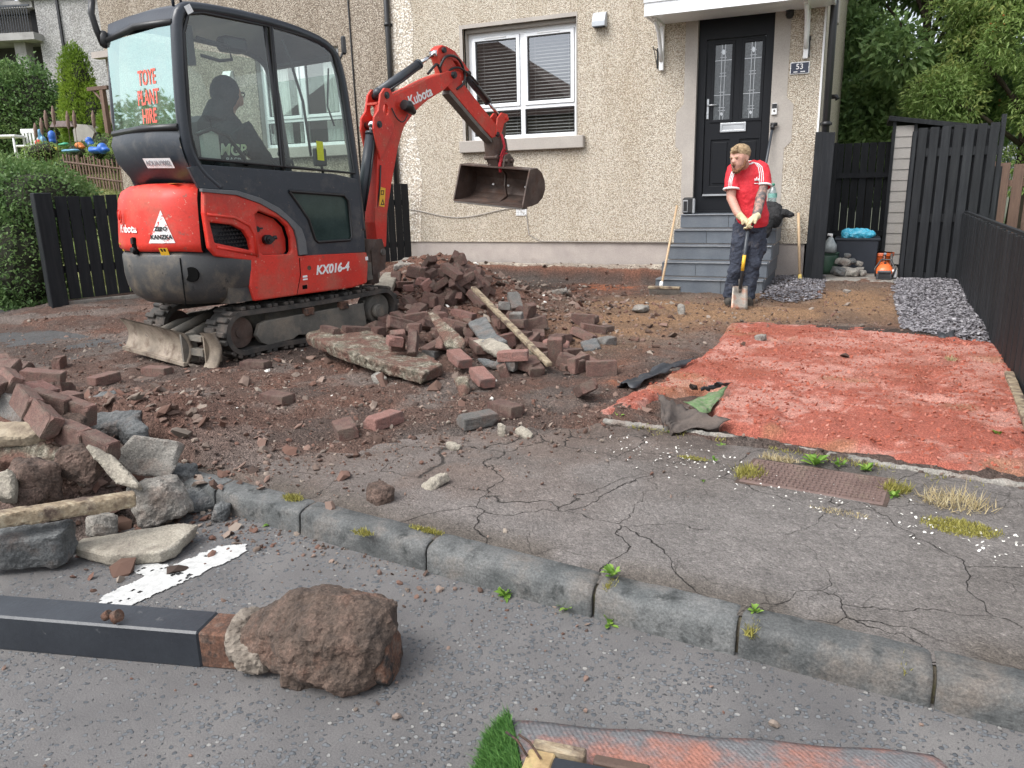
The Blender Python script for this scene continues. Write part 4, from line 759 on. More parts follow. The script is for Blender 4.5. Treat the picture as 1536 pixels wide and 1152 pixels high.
m = MB(); m.tube([(.43, 10.18, .10), (.455, 10.2, .2), (.40, 10.28, .30), (.30, 10.28, .30), (.235, 10.2, .2), (.25, 10.17, .11)], .011, 8); m.tube([(.34, 10.2, .2), (.345, 10.28, .26), (.34, 10.36, .24)], .014, 8); obj('handle', m, M_['blackplastic'], sw)
m = MB(); m.tube([(.335, 10.4, .22), (.335, 10.46, .33), (.34, 10.44, .36)], .018, 8); obj('pull_arm', m, M_['chrome'], sw)
m = MB(); m.cyl((.40, 10.45, .22), (.425, 10.45, .22), .14, 28); obj('blade_guard', m, M_['steel'], sw); m = MB(); m.cyl((.41, 10.45, .215), (.415, 10.45, .215), .155, 32); obj('cutting_disc', m, M_['blackplastic'], sw)
m = MB(); m.box((.44, 10.27, .14), (.07, .13, .1), bev=.015); obj('starter_housing', m, M_['wpaint'], sw)
wc = thing('water_barrel', (-.36, 10.7, .08), 'dark green plastic barrel standing behind the leaning boards', 'barrel')
m = MB(); m.tube([(-.34, 10.72, .08), (-.34, 10.72, .14), (-.34, 10.72, .30), (-.34, 10.72, .33)], [.13, .15, .16, .15], 20); obj('body', m, mat('green_plastic', [(.03, .07, .045), (.05, .10, .065)], 8, .4), wc)
m = MB(); m.cyl((-.34, 10.72, .33), (-.34, 10.72, .345), .165, 20); obj('lid', m, bpy.data.materials['green_plastic'], wc)
jg = thing('water_jug', (-.27, 10.62, .40), 'clear plastic jug lying with its white cap on the green barrel', 'jug')
m = MB(); m.tube([(-.30, 10.62, .36), (-.295, 10.62, .45), (-.29, 10.62, .50), (-.285, 10.62, .54)], [.09, .085, .05, .025], 16); obj('body', m, mat('cloudy_plastic', [(.25, .28, .28), (.35, .38, .38)], 8, .25), jg)
m = MB(); m.tube([(-.285, 10.62, .54), (-.28, 10.62, .57), (-.33, 10.62, .575)], .018, 8); obj('cap', m, M_['white'], jg)
def rock(px=None, r=.05, asp=(1, .8, .7), m=None, lab='', cat='stone', name='stone', loc=None, group=None, vox=None, seed=None, rz=None):
    b = MB(); rs = random.Random(str(seed if seed is not None else (px or loc))); rz_ = rs.uniform(0, 6) if rz is None else rz
    hx, hy, hz = [r*q for q in asp]; pts = []
    for z in (-1, 1):
        for x, y in ((-1, -1), (1, -1), (1, 1), (-1, 1)): pts.append((x*hx*rs.uniform(.6, 1), y*hy*rs.uniform(.6, 1), z*hz*rs.uniform(.7, 1)))
    pts += [(hx*1.08, rs.uniform(-.3, .3)*hy, 0), (-hx*1.08, 0, rs.uniform(-.3, .3)*hz), (0, hy*1.08, 0), (0, -hy*1.08, 0), (rs.uniform(-.4, .4)*hx, 0, hz*1.08)]
    bm = bmesh.new(); [bm.verts.new(p) for p in pts]; bmesh.ops.convex_hull(bm, input=bm.verts); lo = [v for v in bm.verts if not v.link_faces]; bmesh.ops.delete(bm, geom=lo, context='VERTS')
    bmesh.ops.bevel(bm, geom=list(bm.edges), offset=r*.05, segments=1, affect='EDGES'); bm.verts.index_update(); b.add([v.co.copy() for v in bm.verts], [tuple(v.index for v in f.verts) for f in bm.faces]); bm.free()
    me = remesh(b, vox or r/9, 0, name, disp=r*.13, dscale=r*.45)
    if loc is None: p = hit(*px); loc = (p[0], p[1], p[2]+hz*.55)
    me.materials.append(m); o = bpy.data.objects.new(name, me); COL.objects.link(o); o.location = loc; o.rotation_euler = (rs.uniform(-.25, .25), rs.uniform(-.25, .25), rz_); ROOTM[o.name] = Matrix(); tag(o, lab, cat, group); return o
i = 0; STL = ['lowest left stone in the grey heap', 'lowest middle stone in the grey heap', 'low right stone in the grey heap touching the tub', 'front left stone of the grey heap', 'front right stone of the grey heap', 'middle tier stone of the grey heap', 'right middle tier stone of the grey heap', 'left middle tier stone of the grey heap', 'small loose stone at the right end of the grey heap', 'topmost pale stone of the grey heap', 'upright pale stone between grey heap and tub']
for dx, dy, dz, r in ((-.02, 0, 0, .085), (.10, -.06, 0, .09), (.21, .0, 0, .075), (.02, -.14, 0, .09), (.15, -.17, .0, .08), (.06, -.02, .11, .075), (.14, .0, .12, .06), (0, .02, .12, .06), (.26, -.12, -.01, .055), (.08, .02, .19, .045), (.22, .04, .09, .05)):
    rock(None, r, (1, .75, .6), M_['conc'] if i % 3 else M_['concdark'], STL[i], 'stone', loc=(-.16+dx, 10.55+dy, .13+dz), group='stones heaped by the tub', seed=100+i); i += 1
# ------------------------------------------------------------------ things on and by the steps
rdio = thing('speaker', (-1.93, 9.92, .87), 'small black and silver speaker on the top step left of the door', 'speaker')
m = MB(); m.box((-1.93, 9.90, .97), (.15, .16, .20), bev=.02); obj('body', m, M_['blackplastic'], rdio)
m = MB(); m.box((-1.965, 9.815, .965), (.062, .012, .15), bev=.006); m.box((-1.865, 9.83, .965), (.035, .03, .18), bev=.008); obj('trim', m, M_['lead'], rdio); m = MB(); m.box((-1.965, 9.806, .965), (.042, .008, .12), bev=.004); obj('grille', m, M_['blackplastic'], rdio)
bt = thing('water_bottle', (-.945, 9.86, .87), 'large clear water bottle standing on the top step', 'bottle')
m = MB(); m.tube([(-.945, 9.86, .872), (-.945, 9.86, .98), (-.945, 9.86, 1.0), (-.945, 9.86, 1.10), (-.945, 9.86, 1.15), (-.945, 9.86, 1.19)], [.048, .05, .046, .05, .035, .016], 16)
obj('body', m, glassmat('clear_plastic', (.62, .74, .74), .10, .05, .35), bt); m = MB(); m.cyl((-.945, 9.86, 1.19), (-.945, 9.86, 1.215), .019, 12); obj('cap', m, mat('green_cap', [(.03, .2, .12), (.04, .25, .15)], 5, .4), bt)
m = MB(); m.tube([(-.945, 9.86, 1.05), (-.945, 9.86, 1.10)], .0512, 16, cap=False); obj('label', m, mat('bottle_label', [(.05, .25, .2), (.3, .5, .45)], 20, .5), bt)
jk = MB(); 
for c, r in (((-.93, 9.60, .93), (.13, .12, .08)), ((-.88, 9.52, .84), (.10, .12, .12)), ((-.80, 9.56, .88), (.09, .08, .05)), ((-.96, 9.42, .74), (.08, .08, .14)), ((-.72, 9.55, .86), (.06, .06, .035))): jk.sph(c, r, 16, 12)
me = remesh(jk, .014, 1, 'jacket', disp=.02, dscale=.07); me.materials.append(M_['leather']); tag(obj('jacket', me, None), 'black jacket dumped over the right side of the steps', 'jacket')
br = thing('broom', (-1.88, 8.70, 0), 'wooden yard broom leaning on the left side of the steps', 'broom')
a, b = (-1.97, 8.62, .10), (-1.985, 9.42, .98); m = MB(); m.tube([a, b], .0135, 10); obj('handle', m, M_['wood'], br)
m = MB(); m.box((-1.93, 8.60, .105), (.36, .06, .03), bev=.006); obj('head', m, M_['oldwood'], br)
m = MB()
for i in range(60):
    for j in range(5): xx = -2.10+.345*i/59+rng.normal(0, .002); yy = 8.578+.011*j; m.add([(xx-.0025, yy, .095), (xx+.0025, yy, .095), (xx+.003+rng.normal(0, .003), yy+rng.normal(0, .004), .008)], [(0, 1, 2)])
o = obj('bristles', m, mat('bristle', [(.09, .08, .07), (.16, .14, .12)], 9, .9), br); o['kind'] = 'stuff'
m = MB(); m.cyl((-1.97, 8.62, .115), (-1.975, 8.66, .16), .02, 10); obj('socket', m, M_['white'], br)
sp = thing('spade', (-.66, 9.98, .05), 'pale wooden shaft with yellow foot leaning on the plinth right of the steps', 'tool handle')
m = MB(); m.tube([(-.58, 9.93, .06), (-.66, 10.13, .86)], .017, 10); obj('shaft', m, M_['wood'], sp); m = MB(); m.tube([(-.578, 9.925, .03), (-.585, 9.945, .14)], [.03, .02], 10); obj('ferrule', m, mat('yellow_ferrule', [(.6, .42, .08), (.66, .5, .15)], 9, .5), sp)
sp = thing('digging_bar', (-1.05, 9.7, .87), 'long dark grey handled tool leaning on the wall right of the door', 'tool')
m = MB(); m.tube([(-1.12, 9.93, .88), (-1.015, 10.15, 1.90)], .016, 10); obj('shaft', m, M_['cylinder'], sp)
m = MB(); m.tube([(-1.045, 10.14, 1.90), (-.965, 10.15, 1.90)], .02, 10); m.tube([(-1.015, 10.15, 1.90), (-1.02, 10.14, 1.84)], .026, 10); obj('grip', m, M_['blackplastic'], sp)
# ------------------------------------------------------------------ the mini excavator, local axes: f forward, r right, z up
TH = math.radians(80); _h = np.array([math.cos(TH), math.sin(TH)]); _t = np.array([_h[1], -_h[0]]); EO = np.array([-4.42, 5.20])
def W(f, r, z): p = EO+_h*f+_t*r; return (p[0], p[1], z)
def Wv(f, r, z): return Vector(W(f, r, z))
side_fn = lambda r0: (lambda u, v, d: W(u, r0+d, v))
EF, ER, EZ = Vector((_h[0], _h[1], 0)), Vector((_t[0], _t[1], 0)), Vector((0, 0, 1))
RM = Matrix((ER, EF, EZ)).transposed()      # box axes: x=right, y=forward, z=up
ex = thing('mini_excavator', (EO[0], EO[1], .04), 'orange red and charcoal mini excavator with its bucket raised in front of the house', 'excavator', TH)
# --- undercarriage
def track(rc, side):
    c0, c1, R0, R1 = (-.80, .225), (.70, .215), .165, .165; path = []
    n = 14
    for i in range(n+1): a = math.pi/2+math.pi*i/n; path.append((c0[0]+R0*math.cos(a), c0[1]+R0*math.sin(a)))
    for i in range(1, 10): t = i/10; path.append((c0[0]+(c1[0]-c0[0])*t, c0[1]-R0+(c1[1]-R1-c0[1]+R0)*t+.010*math.sin(t*9)*(t < .6)))
    for i in range(n+1): a = -math.pi/2+math.pi*i/n; path.append((c1[0]+R1*math.cos(a), c1[1]+R1*math.sin(a)))
    for i in range(1, 10): t = i/10; path.append((c1[0]+(c0[0]-c1[0])*t, c1[1]+R1+(c0[1]+R0-c1[1]-R1)*t-.012*math.sin(t*math.pi)))
    m = MB(); N = len(path); P = []
    for i in range(N):
        a, b = path[i-1], path[(i+1) % N]; tx, tz = b[0]-a[0], b[1]-a[1]; L = math.hypot(tx, tz); nx, nz = tz/L, -tx/L; p = path[i]; o = -.026
        P.append([W(p[0], rc-.115, p[1]), W(p[0], rc+.115, p[1]), W(p[0]+nx*.036*-1, rc+.115, p[1]+nz*.036*-1), W(p[0]-nx*.036, rc-.115, p[1]-nz*.036), W(p[0], rc-.115, p[1])])
    m.grid(P, closed_u=True, sm=False)
    # lugs
    S = [0]; 
    for i in range(1, N+1): S.append(S[-1]+math.hypot(path[i % N][0]-path[i-1][0], path[i % N][1]-path[i-1][1]))
    k = int(S[-1]/.078); cen = ((c0[0]+c1[0])/2, .22)
    for j in range(k):
        s = S[-1]*j/k; i = next(q for q in range(N) if S[q+1] > s); t = (s-S[i])/(S[i+1]-S[i]); a, b = path[i], path[(i+1) % N]; p = (a[0]+(b[0]-a[0])*t, a[1]+(b[1]-a[1])*t)
        tx, tz = b[0]-a[0], b[1]-a[1]; L = math.hypot(tx, tz); tv = EF*(tx/L)+EZ*(tz/L); nv = EF*(-tz/L)+EZ*(tx/L)
        if (nv.dot(EF)*(p[0]-cen[0])+nv.z*(p[1]-cen[1])) < 0: nv = -nv
        if p[0] > c0[0] and p[0] < c1[0]: nv = EZ*(1 if p[1] > .22 else -1)
        R = Matrix((ER, tv, nv)).transposed(); st_ = .012 if j % 2 else -.012
        for rr in (-.058, .058): m.box(Wv(p[0], rc+rr, p[1])+nv*.013+tv*st_*(1 if rr > 0 else -1), (.112, .040, .028), R, bev=.006)
    tr = obj('track', m, M_['rubber'], ex)
    q = rc+.118*side
    m = MB()
    m.prism([(-.66, .13), (-.70, .19), (-.66, .27), (-.60, .285), (.44, .285), (.46, .09), (.36, .085), (-.05, .10), (-.10, .13), (-.16, .11), (-.30, .13), (-.36, .105), (-.60, .10)], side_fn(q-.03*side), -.02, .02); o = obj('track_frame', m, M_['undersz'], tr, bev=.004)
    m = MB(); m.cyl(W(.62, q-.06*side, .19), W(.62, q+.012*side, .19), .062, 24); m.cyl(W(.62, q+.01*side, .19), W(.62, q+.018*side, .19), .045, 24); obj('hub', m, M_['undersz'], tr)
    m = MB(); m.cyl(W(.66, rc-.07, .205), W(.66, rc+.07, .205), .13, 24)
    for j in range(12): a = j*math.pi/6; m.box(Wv(.66+.14*math.cos(a), rc, .205+.14*math.sin(a)), (.04, .03, .03), RM)
    obj('sprocket', m, M_['undersz'], tr)
    m = MB(); m.cyl(W(-.80, rc-.05, .225), W(-.80, rc+.05, .225), .115, 28); m.cyl(W(-.80, rc-.06, .225), W(-.80, rc+.06, .225), .04, 18); obj('idler', m, M_['bucket'], tr)
    for fx in (-.42, -.14, .14, .40): m = MB(); m.cyl(W(fx, rc-.08, .115), W(fx, rc+.08, .115), .045, 16); obj('roller', m, M_['undersz'], tr)
    for fx in (-.18, .20): m = MB(); m.box(Wv(fx, q-.012*side, .30), (.05, .09, .06), RM, bev=.004); obj('top_guide', m, M_['rust'], tr)
    return tr
track(.385, 1); track(-.385, -1)
m = MB(); m.box(Wv(-.05, 0, .25), (.62, .8, .16), RM, bev=.02); m.box(Wv(-.7, .0, .2), (.3, .3, .08), RM); obj('undercarriage', m, M_['undersz'], ex)
m = MB(); m.cyl(W(0, 0, .30), W(0, 0, .45), .30, 32); m.cyl(W(0, 0, .38), W(0, 0, .41), .34, 32); obj('slew_ring', m, M_['void'], ex)
# --- dozer blade
bl = MB(); P = []; nb_ = 10
for i in range(nb_+1):
    z = .035+.225*i/nb_; ff = -1.14+.050*math.sin(math.pi*i/nb_)-.01*i/nb_; P.append([W(ff-.014, -.52, z+.055), W(ff-.014, .12, z+.012), W(ff-.014, .26, z), W(ff+.014, .26, z), W(ff+.014, .12, z+.012), W(ff+.014, -.52, z+.055), W(ff-.014, -.52, z+.055)])
bl.grid(P, sm=True); bo = obj('blade', bl, M_['blade'], ex)
m = MB(); m.prism([(-.52, .06), (.26, .008), (.26, .036), (-.52, .09)], lambda u, v, d: W(-1.175+d, u, v+.012), 0, .035); obj('cutting_edge', m, M_['blade'], bo, bev=.003)
m = MB(); m.box(Wv(-1.08, .32, .12), (.16, .05, .05), RM); m.box(Wv(-1.08, .32, .22), (.16, .05, .035), RM); m.box(Wv(-1.10, .24, .15), (.02, .12, .21), RM); obj('slide_bar', m, M_['undersz'], bo)
P = []
for i in range(9): z = .02+.25*i/8; ff = -1.10+.05*math.sin(math.pi*i/8); P.append([W(ff-.012, .40, z), W(ff-.012, .535, z+.005), W(ff+.012, .535, z+.005), W(ff+.012, .40, z), W(ff-.012, .40, z)])
m = MB(); m.grid(P); m.box(Wv(-1.03, .41, .145), (.014, .13, .22), RM); obj('blade_extension', m, M_['blade'], bo)
for rr in (-.28, .10): m = MB(); m.tube([W(-1.10, rr, .16), W(-.85, rr*.9, .24), W(-.55, rr*.8, .25)], .045, 8, asp=.6); obj('blade_arm', m, M_['undersz'], bo)
m = MB(); m.cyl(W(-1.05, -.08, .2), W(-.6, -.08, .33), .035, 12); obj('blade_cylinder', m, M_['undersz'], bo)
m = MB()
for k in range(26): ff, rr = rng.uniform(-1.05, -.75), rng.uniform(-.45, .3); m.sph(W(ff, rr, .13+rng.uniform(-.03, .05)), tuple(rng.uniform(.02, .05, 3)), 6, 5)
me = remesh(m, .014, 0, 'mud', inv=ROOTM[ex.name].inverted(), disp=.012, dscale=.04); md_ = obj('mud', me, M_['clod'], bo); md_['kind'] = 'stuff'
# --- body plan curve: from right side, round the tail to the left side
def plan(t, off=0.):
    """t 0..1 -> (f, r): right flank front .. tail .. left flank"""
    pts = [(-.62, .50), (-.80, .50), (-.95, .485), (-1.08, .43), (-1.18, .33), (-1.245, .18), (-1.27, 0), (-1.245, -.16), (-1.18, -.30), (-1.08, -.39), (-.95, -.44), (-.6, -.46)]
    x = t*(len(pts)-1); i = min(int(x), len(pts)-2); u = x-i; p0, p1, p2, p3 = pts[max(i-1, 0)], pts[i], pts[i+1], pts[min(i+2, len(pts)-1)]
    cr = lambda a, b, c, d: .5*(2*b+(c-a)*u+(2*a-5*b+4*c-d)*u*u+(3*b-a-3*c+d)*u**3)
    f, r = cr(p0[0], p1[0], p2[0], p3[0]), cr(p0[1], p1[1], p2[1], p3[1]); L = math.hypot(f+.5, r*.8)+1e-6; return f+(f+.5)/L*off, r+(r*.9)/L*off
def wrap(name, t0, t1, zf, m, n=36, bev=0, parent=ex):
    """zf(t) -> list of (z, offset)"""
    mb = MB(); P = []
    for i in range(n+1):
        t = t0+(t1-t0)*i/n; P.append([W(*plan(t, o), z) for z, o in zf(t)])
    mb.grid(P, sm=True); return obj(name, mb, m, parent)
# counterweight (dark, lower)
cwz = lambda t: [(.44+.03*t, -.25), (.455+.03*t, -.10), (.50+.03*t, -.035), (.58+.02*t, .0), (.68, .012), (.76+.05*min(t*3, 1), .012), (.79+.045*min(t*3, 1), -.005), (.80+.045*min(t*3, 1), -.06)]
cwo = wrap('counterweight', .0, 1, cwz, M_['cw'])
m = MB(); m.prism([(-.62, .455), (-.62, .75), (-.9, .77), (-.9, .455)], side_fn(.49), -.3, .0); obj('counterweight_end', m, M_['cw'], cwo)
m = MB(); a = W(*plan(.30, .012), .685); b = W(*plan(.30, -.03), .685); m.cyl(a, b, .045, 20); m.cyl(W(*plan(.30, .018), .685), W(*plan(.30, .0), .685), .052, 20); obj('lifting_hole_disc', m, M_['void'], cwo)  # solid black disc; the hole's dark inside is painted, not cut
m = MB(); P = [[W(*plan(.335, .0145), z), W(*plan(.341, .0145), z)] for z in np.linspace(.47, .80, 8)]; m.grid(P); obj('seam', m, M_['void'], cwo)
# rear bonnet (red)
rz = lambda t: [(.80+.045*min(t*3, 1), .0), (.82+.045*min(t*3, 1), .02), (.90, .022), (1.0, .012), (1.12, .0), (1.20, -.012), (1.255, -.04), (1.29, -.10), (1.305, -.20)]
rb = wrap('rear_bonnet', .235, 1, rz, M_['red'])
m = MB(); P = [[W(*plan(.233, o+.003), z), W(*plan(.243, o+.004), z)] for z, o in rz(.24)]; m.grid(P); obj('seam', m, M_['void'], rb)
def tp(t, z, o=.026): return Wv(*plan(t, o), z)
def decal_frame(t, z): a, b = tp(t-.01, z), tp(t+.01, z); e = (b-a).normalized(); return tp(t, z), e
# emblem
for (t, z, r_) in ((.60, 1.09, .038),):
    c, e = decal_frame(t, z); nrm_ = e.cross(EZ)*1; m = MB(); pts = [c+e*(r_*.75*math.cos(a))+EZ*(r_*1.2*math.sin(a)) for a in np.linspace(0, 6.283, 22)]; m.tube(pts, .005, 6, cap=False); m.tube([c+EZ*r_*.8, c-EZ*r_*.8], .007, 6); obj('emblem', m, M_['red'], rb)
# worn lettering and triangle sticker, latch and small stickers, each lying on the bonnet
def lay(me_name, s, size, t, z, m_, par, off=.028, bold=.001):
    c, e = decal_frame(t, z); nn = e.cross(EZ); side_ = 1 if (c-Vector((0, 0, CH))).dot(nn) < 0 else -1
    e2 = -e if (e.cross(EZ)).dot(Vector((c.x, c.y, 0))-Vector(W(-.4, 0, 0))) < 0 else e
    return text_mesh(s, size, c+Vector((0, 0, 0)), e2, EZ, m_, par, me_name, bold=bold)
def outward(c): v = Vector(c)-Wv(-.4, 0, c[2]); v.z = 0; return v.normalized()
def patch(name, t, z, w_, h_, m_, par, off=.0, pts=None):
    """flat sticker bent along the bonnet; pts in unit square"""
    mb = MB(); pl_ = pts or [(-.5, -.5), (.5, -.5), (.5, .5), (-.5, .5)]
    prof = rz(t); zs_, os_ = [p[0] for p in prof], [p[1] for p in prof]; dt = .012; a = tp(t-dt, z, .02); b = tp(t+dt, z, .02); k = 2*dt/(b-a).length
    vs = [W(*plan(t-u*w_*k, float(np.interp(z+v*h_, zs_, os_))+.004+off), z+v*h_) for u, v in pl_]; mb.add(vs, [tuple(range(len(vs)))]); return obj(name, mb, m_, par)
def wtext(s, size, t, z, m_, par, off=.006, bold=.002):
    cu = bpy.data.curves.new('t', 'FONT'); cu.body = s; cu.size = size; cu.align_x = 'CENTER'; cu.align_y = 'CENTER'; cu.offset = bold; cu.extrude = 0
    tt = bpy.data.objects.new('t', cu); COL.objects.link(tt); me = bpy.data.meshes.new_from_object(tt.evaluated_get(bpy.context.evaluated_depsgraph_get())); bpy.data.objects.remove(tt)
    prof = rz(t); zs_, os_ = [p[0] for p in prof], [p[1] for p in prof]; dt = .012; k = 2*dt/(tp(t-dt, z, .02)-tp(t+dt, z, .02)).length; inv = ROOTM[ex.name].inverted()
    for v in me.vertices: u, w_ = v.co.x, v.co.y; v.co = inv @ Wv(*plan(t-u*k, float(np.interp(z+w_, zs_, os_))+off), z+w_)
    me.materials.clear(); me.materials.append(m_); o = bpy.data.objects.new('lettering', me); COL.objects.link(o); o.parent = par; return o
wtext('Kubota', .075, .565, 1.0, M_['whiteworn'], rb)
patch('triangle_sticker', .40, 1.01, .20, .21, M_['whiteworn'], rb, pts=[(-.5, -.5), (-.25, -.5), (0, -.5), (.25, -.5), (.5, -.5), (.26, .02), (.02, .55), (-.24, .02)]); wtext('ZERO', .036, .40, 1.0, M_['blackprint'], rb, .008); wtext('KANZKA', .040, .40, .945, M_['blackprint'], rb, .008)
patch('warning_sticker', .40, .845, .065, .055, M_['yellow'], rb); patch('warning_sticker', .66, .87, .06, .06, M_['yellow'], rb); 
for t_ in (.395, .407, .655): patch('pictogram', t_, .85 if t_ < .5 else .87, .014, .035, M_['blackprint'], rb, .002)
m = MB(); m.box(tp(.525, .885, .018), (.045, .03, .12), RM, bev=.008); lt = obj('latch_recess', m, M_['void'], rb); m = MB(); m.cyl(tp(.525, .86, .02), tp(.525, .86, .05), .018, 12); m.box(tp(.525, .92, .035), (.025, .012, .04), RM); obj('latch', m, M_['blackplastic'], rb)
mb = MB(); mb.prism([(-.05, .095), (.05, .085), (.045, .03), (-.055, .04)], lambda u, v, d: W(-1.12+.04+v*.9-.05, .28+u, 1.300+d), 0, .001); obj('warning_sticker', mb, M_['yellow'], rb)
# flank (red)
flank = [(-1.02, 1.245), (-.76, 1.215), (-.56, 1.16), (-.42, 1.085), (-.33, 1.02), (-.275, .95), (-.255, .86), (-.25, .745), (.50, .715), (.505, .60), (.48, .455), (.30, .435), (-.30, .445), (-.70, .45), (-.725, .56), (-.70, .745), (-.98, .80), (-1.03, .86), (-1.04, 1.1)]
grille = [(-1.0, 1.035), (-.82, 1.01), (-.73, .965), (-.69, .90), (-.68, .82), (-.98, .895)]
rec = [(-.62, 1.07), (-.58, 1.10), (-.40, 1.035), (-.33, .97), (-.305, .88), (-.31, .79), (-.335, .765), (-.58, .78), (-.605, .80), (-.61, .95)]
m = MB(); m.prism([flank, grille, rec], side_fn(.47), 0, .045)
fk = obj('side_panel', m, M_['red'], ex, bev=.012)
m = MB(); m.prism([(-1.03, .86), (-.70, .80), (-.70, .43), (.5, .43), (.5, .71), (-.2, .74), (-.3, 1.0), (-.6, 1.15), (-1.03, 1.22)], side_fn(.40), 0, .03); obj('bay', m, M_['void'], ex)
m = MB(); m.prism([[(a*1.0, b) for a, b in rec]], side_fn(.437), 0, .006); rc_ = obj('filler_recess', m, M_['red'], fk)
# red crease lines
m = MB(); m.tube([W(-1.02, .513, 1.09), W(-.80, .516, 1.06), W(-.68, .516, 1.0), W(-.64, .516, .93), W(-.64, .516, .77)], .012, 6); m.tube([W(-.97, .513, .865), W(-.66, .516, .79)], .012, 6); obj('grille_surround', m, M_['red'], fk, bev=0)
m = MB(); m.tube([W(-.245, .515, .73), W(-.248, .515, .6), W(-.30, .512, .45)], .004, 6); obj('seam', m, M_['void'], fk)
m = MB()
for i in range(13):
    for j in range(9):
        u, v = -1.0+.028*i+(j % 2)*.014, .80+.028*j
        zt = np.interp(u, [-1.0, -.82, -.73, -.68], [1.035, 1.01, .965, .88]); zb = np.interp(u, [-1.0, -.68], [.893, .82])
        if zb < v < zt:
            for a in (.5236, -.5236, 1.5708): m.box(Wv(u+.007*math.sin(a), .478, v+.007*math.cos(a)), (.004, .0035, .0165), RM @ Matrix.Rotation(a, 3, 'X'))
g_ = obj('grille', m, M_['mesh'], fk); g_['kind'] = 'stuff'
m = MB(); m.cyl(W(-.49, .44, .885), W(-.49, .485, .885), .036, 20); m.cyl(W(-.49, .48, .885), W(-.49, .505, .885), .026, 16); m.cyl(W(-.455, .485, .895), W(-.43, .50, .90), .015, 10); m.box(Wv(-.49, .51, .885), (.02, .045, .018), RM); fc = obj('fuel_cap', m, M_['blackplastic'], fk)
m = MB(); m.cyl(W(-.56, .44, .965), W(-.56, .452, .965), .022, 14); m.box(Wv(-.535, .452, .97), (.008, .04, .012), RM); obj('lock', m, M_['blackplastic'], fk)
m = MB(); m.cyl(W(-.155, .512, .645), W(-.155, .519, .645), .018, 16); obj('bolt', m, M_['rust'], fk); m = MB(); m.box(Wv(-.215, .515, .50), (.004, .05, .032), RM, bev=.008); obj('slot', m, M_['void'], fk)
m = MB(); m.box(Wv(-.205, .5165, .56), (.003, .045, .012), RM); m.box(Wv(-.205, .5165, .582), (.003, .045, .016), RM); obj('small_sticker', m, M_['white'], fk)
m = MB(); m.box(Wv(.49, .517, .665), (.003, .03, .03), RM); obj('small_sticker', m, M_['white'], fk)
text_mesh('KX016-4', .098, Wv(.09, .5175, .615), EF, EZ, M_['white'], fk, 'model_lettering', shear=.25, bold=.0035)
# grey trim strip
m = MB(); so_ = [(-1.04, 1.262), (-.76, 1.245), (-.56, 1.19), (-.40, 1.115), (-.29, 1.03), (-.20, .95), (-.17, .86), (-.165, .75)]; si_ = [(-.245, .75), (-.25, .86), (-.27, .94), (-.33, 1.01), (-.43, 1.078), (-.57, 1.15), (-.77, 1.215), (-1.04, 1.24)]
m.prism([so_+si_], side_fn(.49), 0, .035); obj('trim_strip', m, mat('grey_trim', [(.10, .105, .11), (.13, .135, .14)], 9, .5, dirt=((.2, .19, .18), .6, .8, 8)), ex, bev=.004)
# --- cab
cab = MB(); cb_o = [(-1.04, 1.262), (-.76, 1.245), (-.56, 1.19), (-.40, 1.115), (-.29, 1.03), (-.20, .95), (-.17, .86), (-.165, .735), (.505, .715), (.51, .95), (.50, 1.32), (.2, 1.365), (-.3, 1.385), (-.98, 1.42), (-1.10, 1.40)]
lw = [(-.27, 1.235), (.30, 1.195), (.345, 1.15), (.36, .86), (.33, .83), (-.02, .835), (-.05, .86), (-.10, 1.02), (-.20, 1.15)]
cab.prism([cb_o, lw], side_fn(.462), 0, .03); co = obj('cab_lower_panel', cab, M_['charcoal'], ex, bev=.006)
m = MB(); m.prism([lw], side_fn(.466), 0, .012); lg = obj('lower_window', m, M_['lowglass'], co)
m = MB(); m.tube([W(a, .4935, b) for a, b in lw+[lw[0]]], .012, 6, cap=False); obj('seal', m, M_['blackplastic'], lg)
# pillars and roof rails as rounded tubes
def rail(pts, r_, name='cab_pillar', m_=None, par=None): mb = MB(); mb.tube(pts, r_, 14); return obj(name, mb, m_ or M_['frame'], par or ex)
def smooth(pts, k=2):
    for _ in range(k):
        q = [pts[0]]
        for a, b in zip(pts[:-1], pts[1:]): q += [tuple(a[i]*.75+b[i]*.25 for i in range(3)), tuple(a[i]*.25+b[i]*.75 for i in range(3))]
        pts = q+[pts[-1]]
    return pts
C_R = smooth([(-.86, 1.26), (-1.03, 1.40), (-1.09, 1.60), (-1.045, 2.28), (-.93, 2.405), (-.45, 2.425), (-.05, 2.40), (.27, 2.345), (.385, 2.20), (.44, 1.80), (.485, 1.32)] and [(-.86, .455, 1.26), (-1.03, .455, 1.40), (-1.09, .455, 1.62), (-1.05, .455, 2.20), (-1.02, .455, 2.40), (-.85, .455, 2.425), (-.45, .455, 2.43), (-.05, .455, 2.405), (.30, .455, 2.34), (.39, .455, 2.18), (.44, .455, 1.80), (.485, .455, 1.32), (.50, .455, .9)])
rail([W(*p) for p in C_R], .040, 'side_frame')
C_L = smooth([(-.95, -.36, 1.30), (-1.07, -.36, 1.60), (-1.03, -.35, 2.18), (-.98, -.34, 2.38), (-.80, -.34, 2.425), (-.05, -.34, 2.40), (.30, -.34, 2.34), (.39, -.35, 2.18), (.44, -.36, 1.8), (.485, -.36, 1.3), (.5, -.36, .8)])
rail([W(*p) for p in C_L], .036, 'side_frame')
m = MB(); P = []
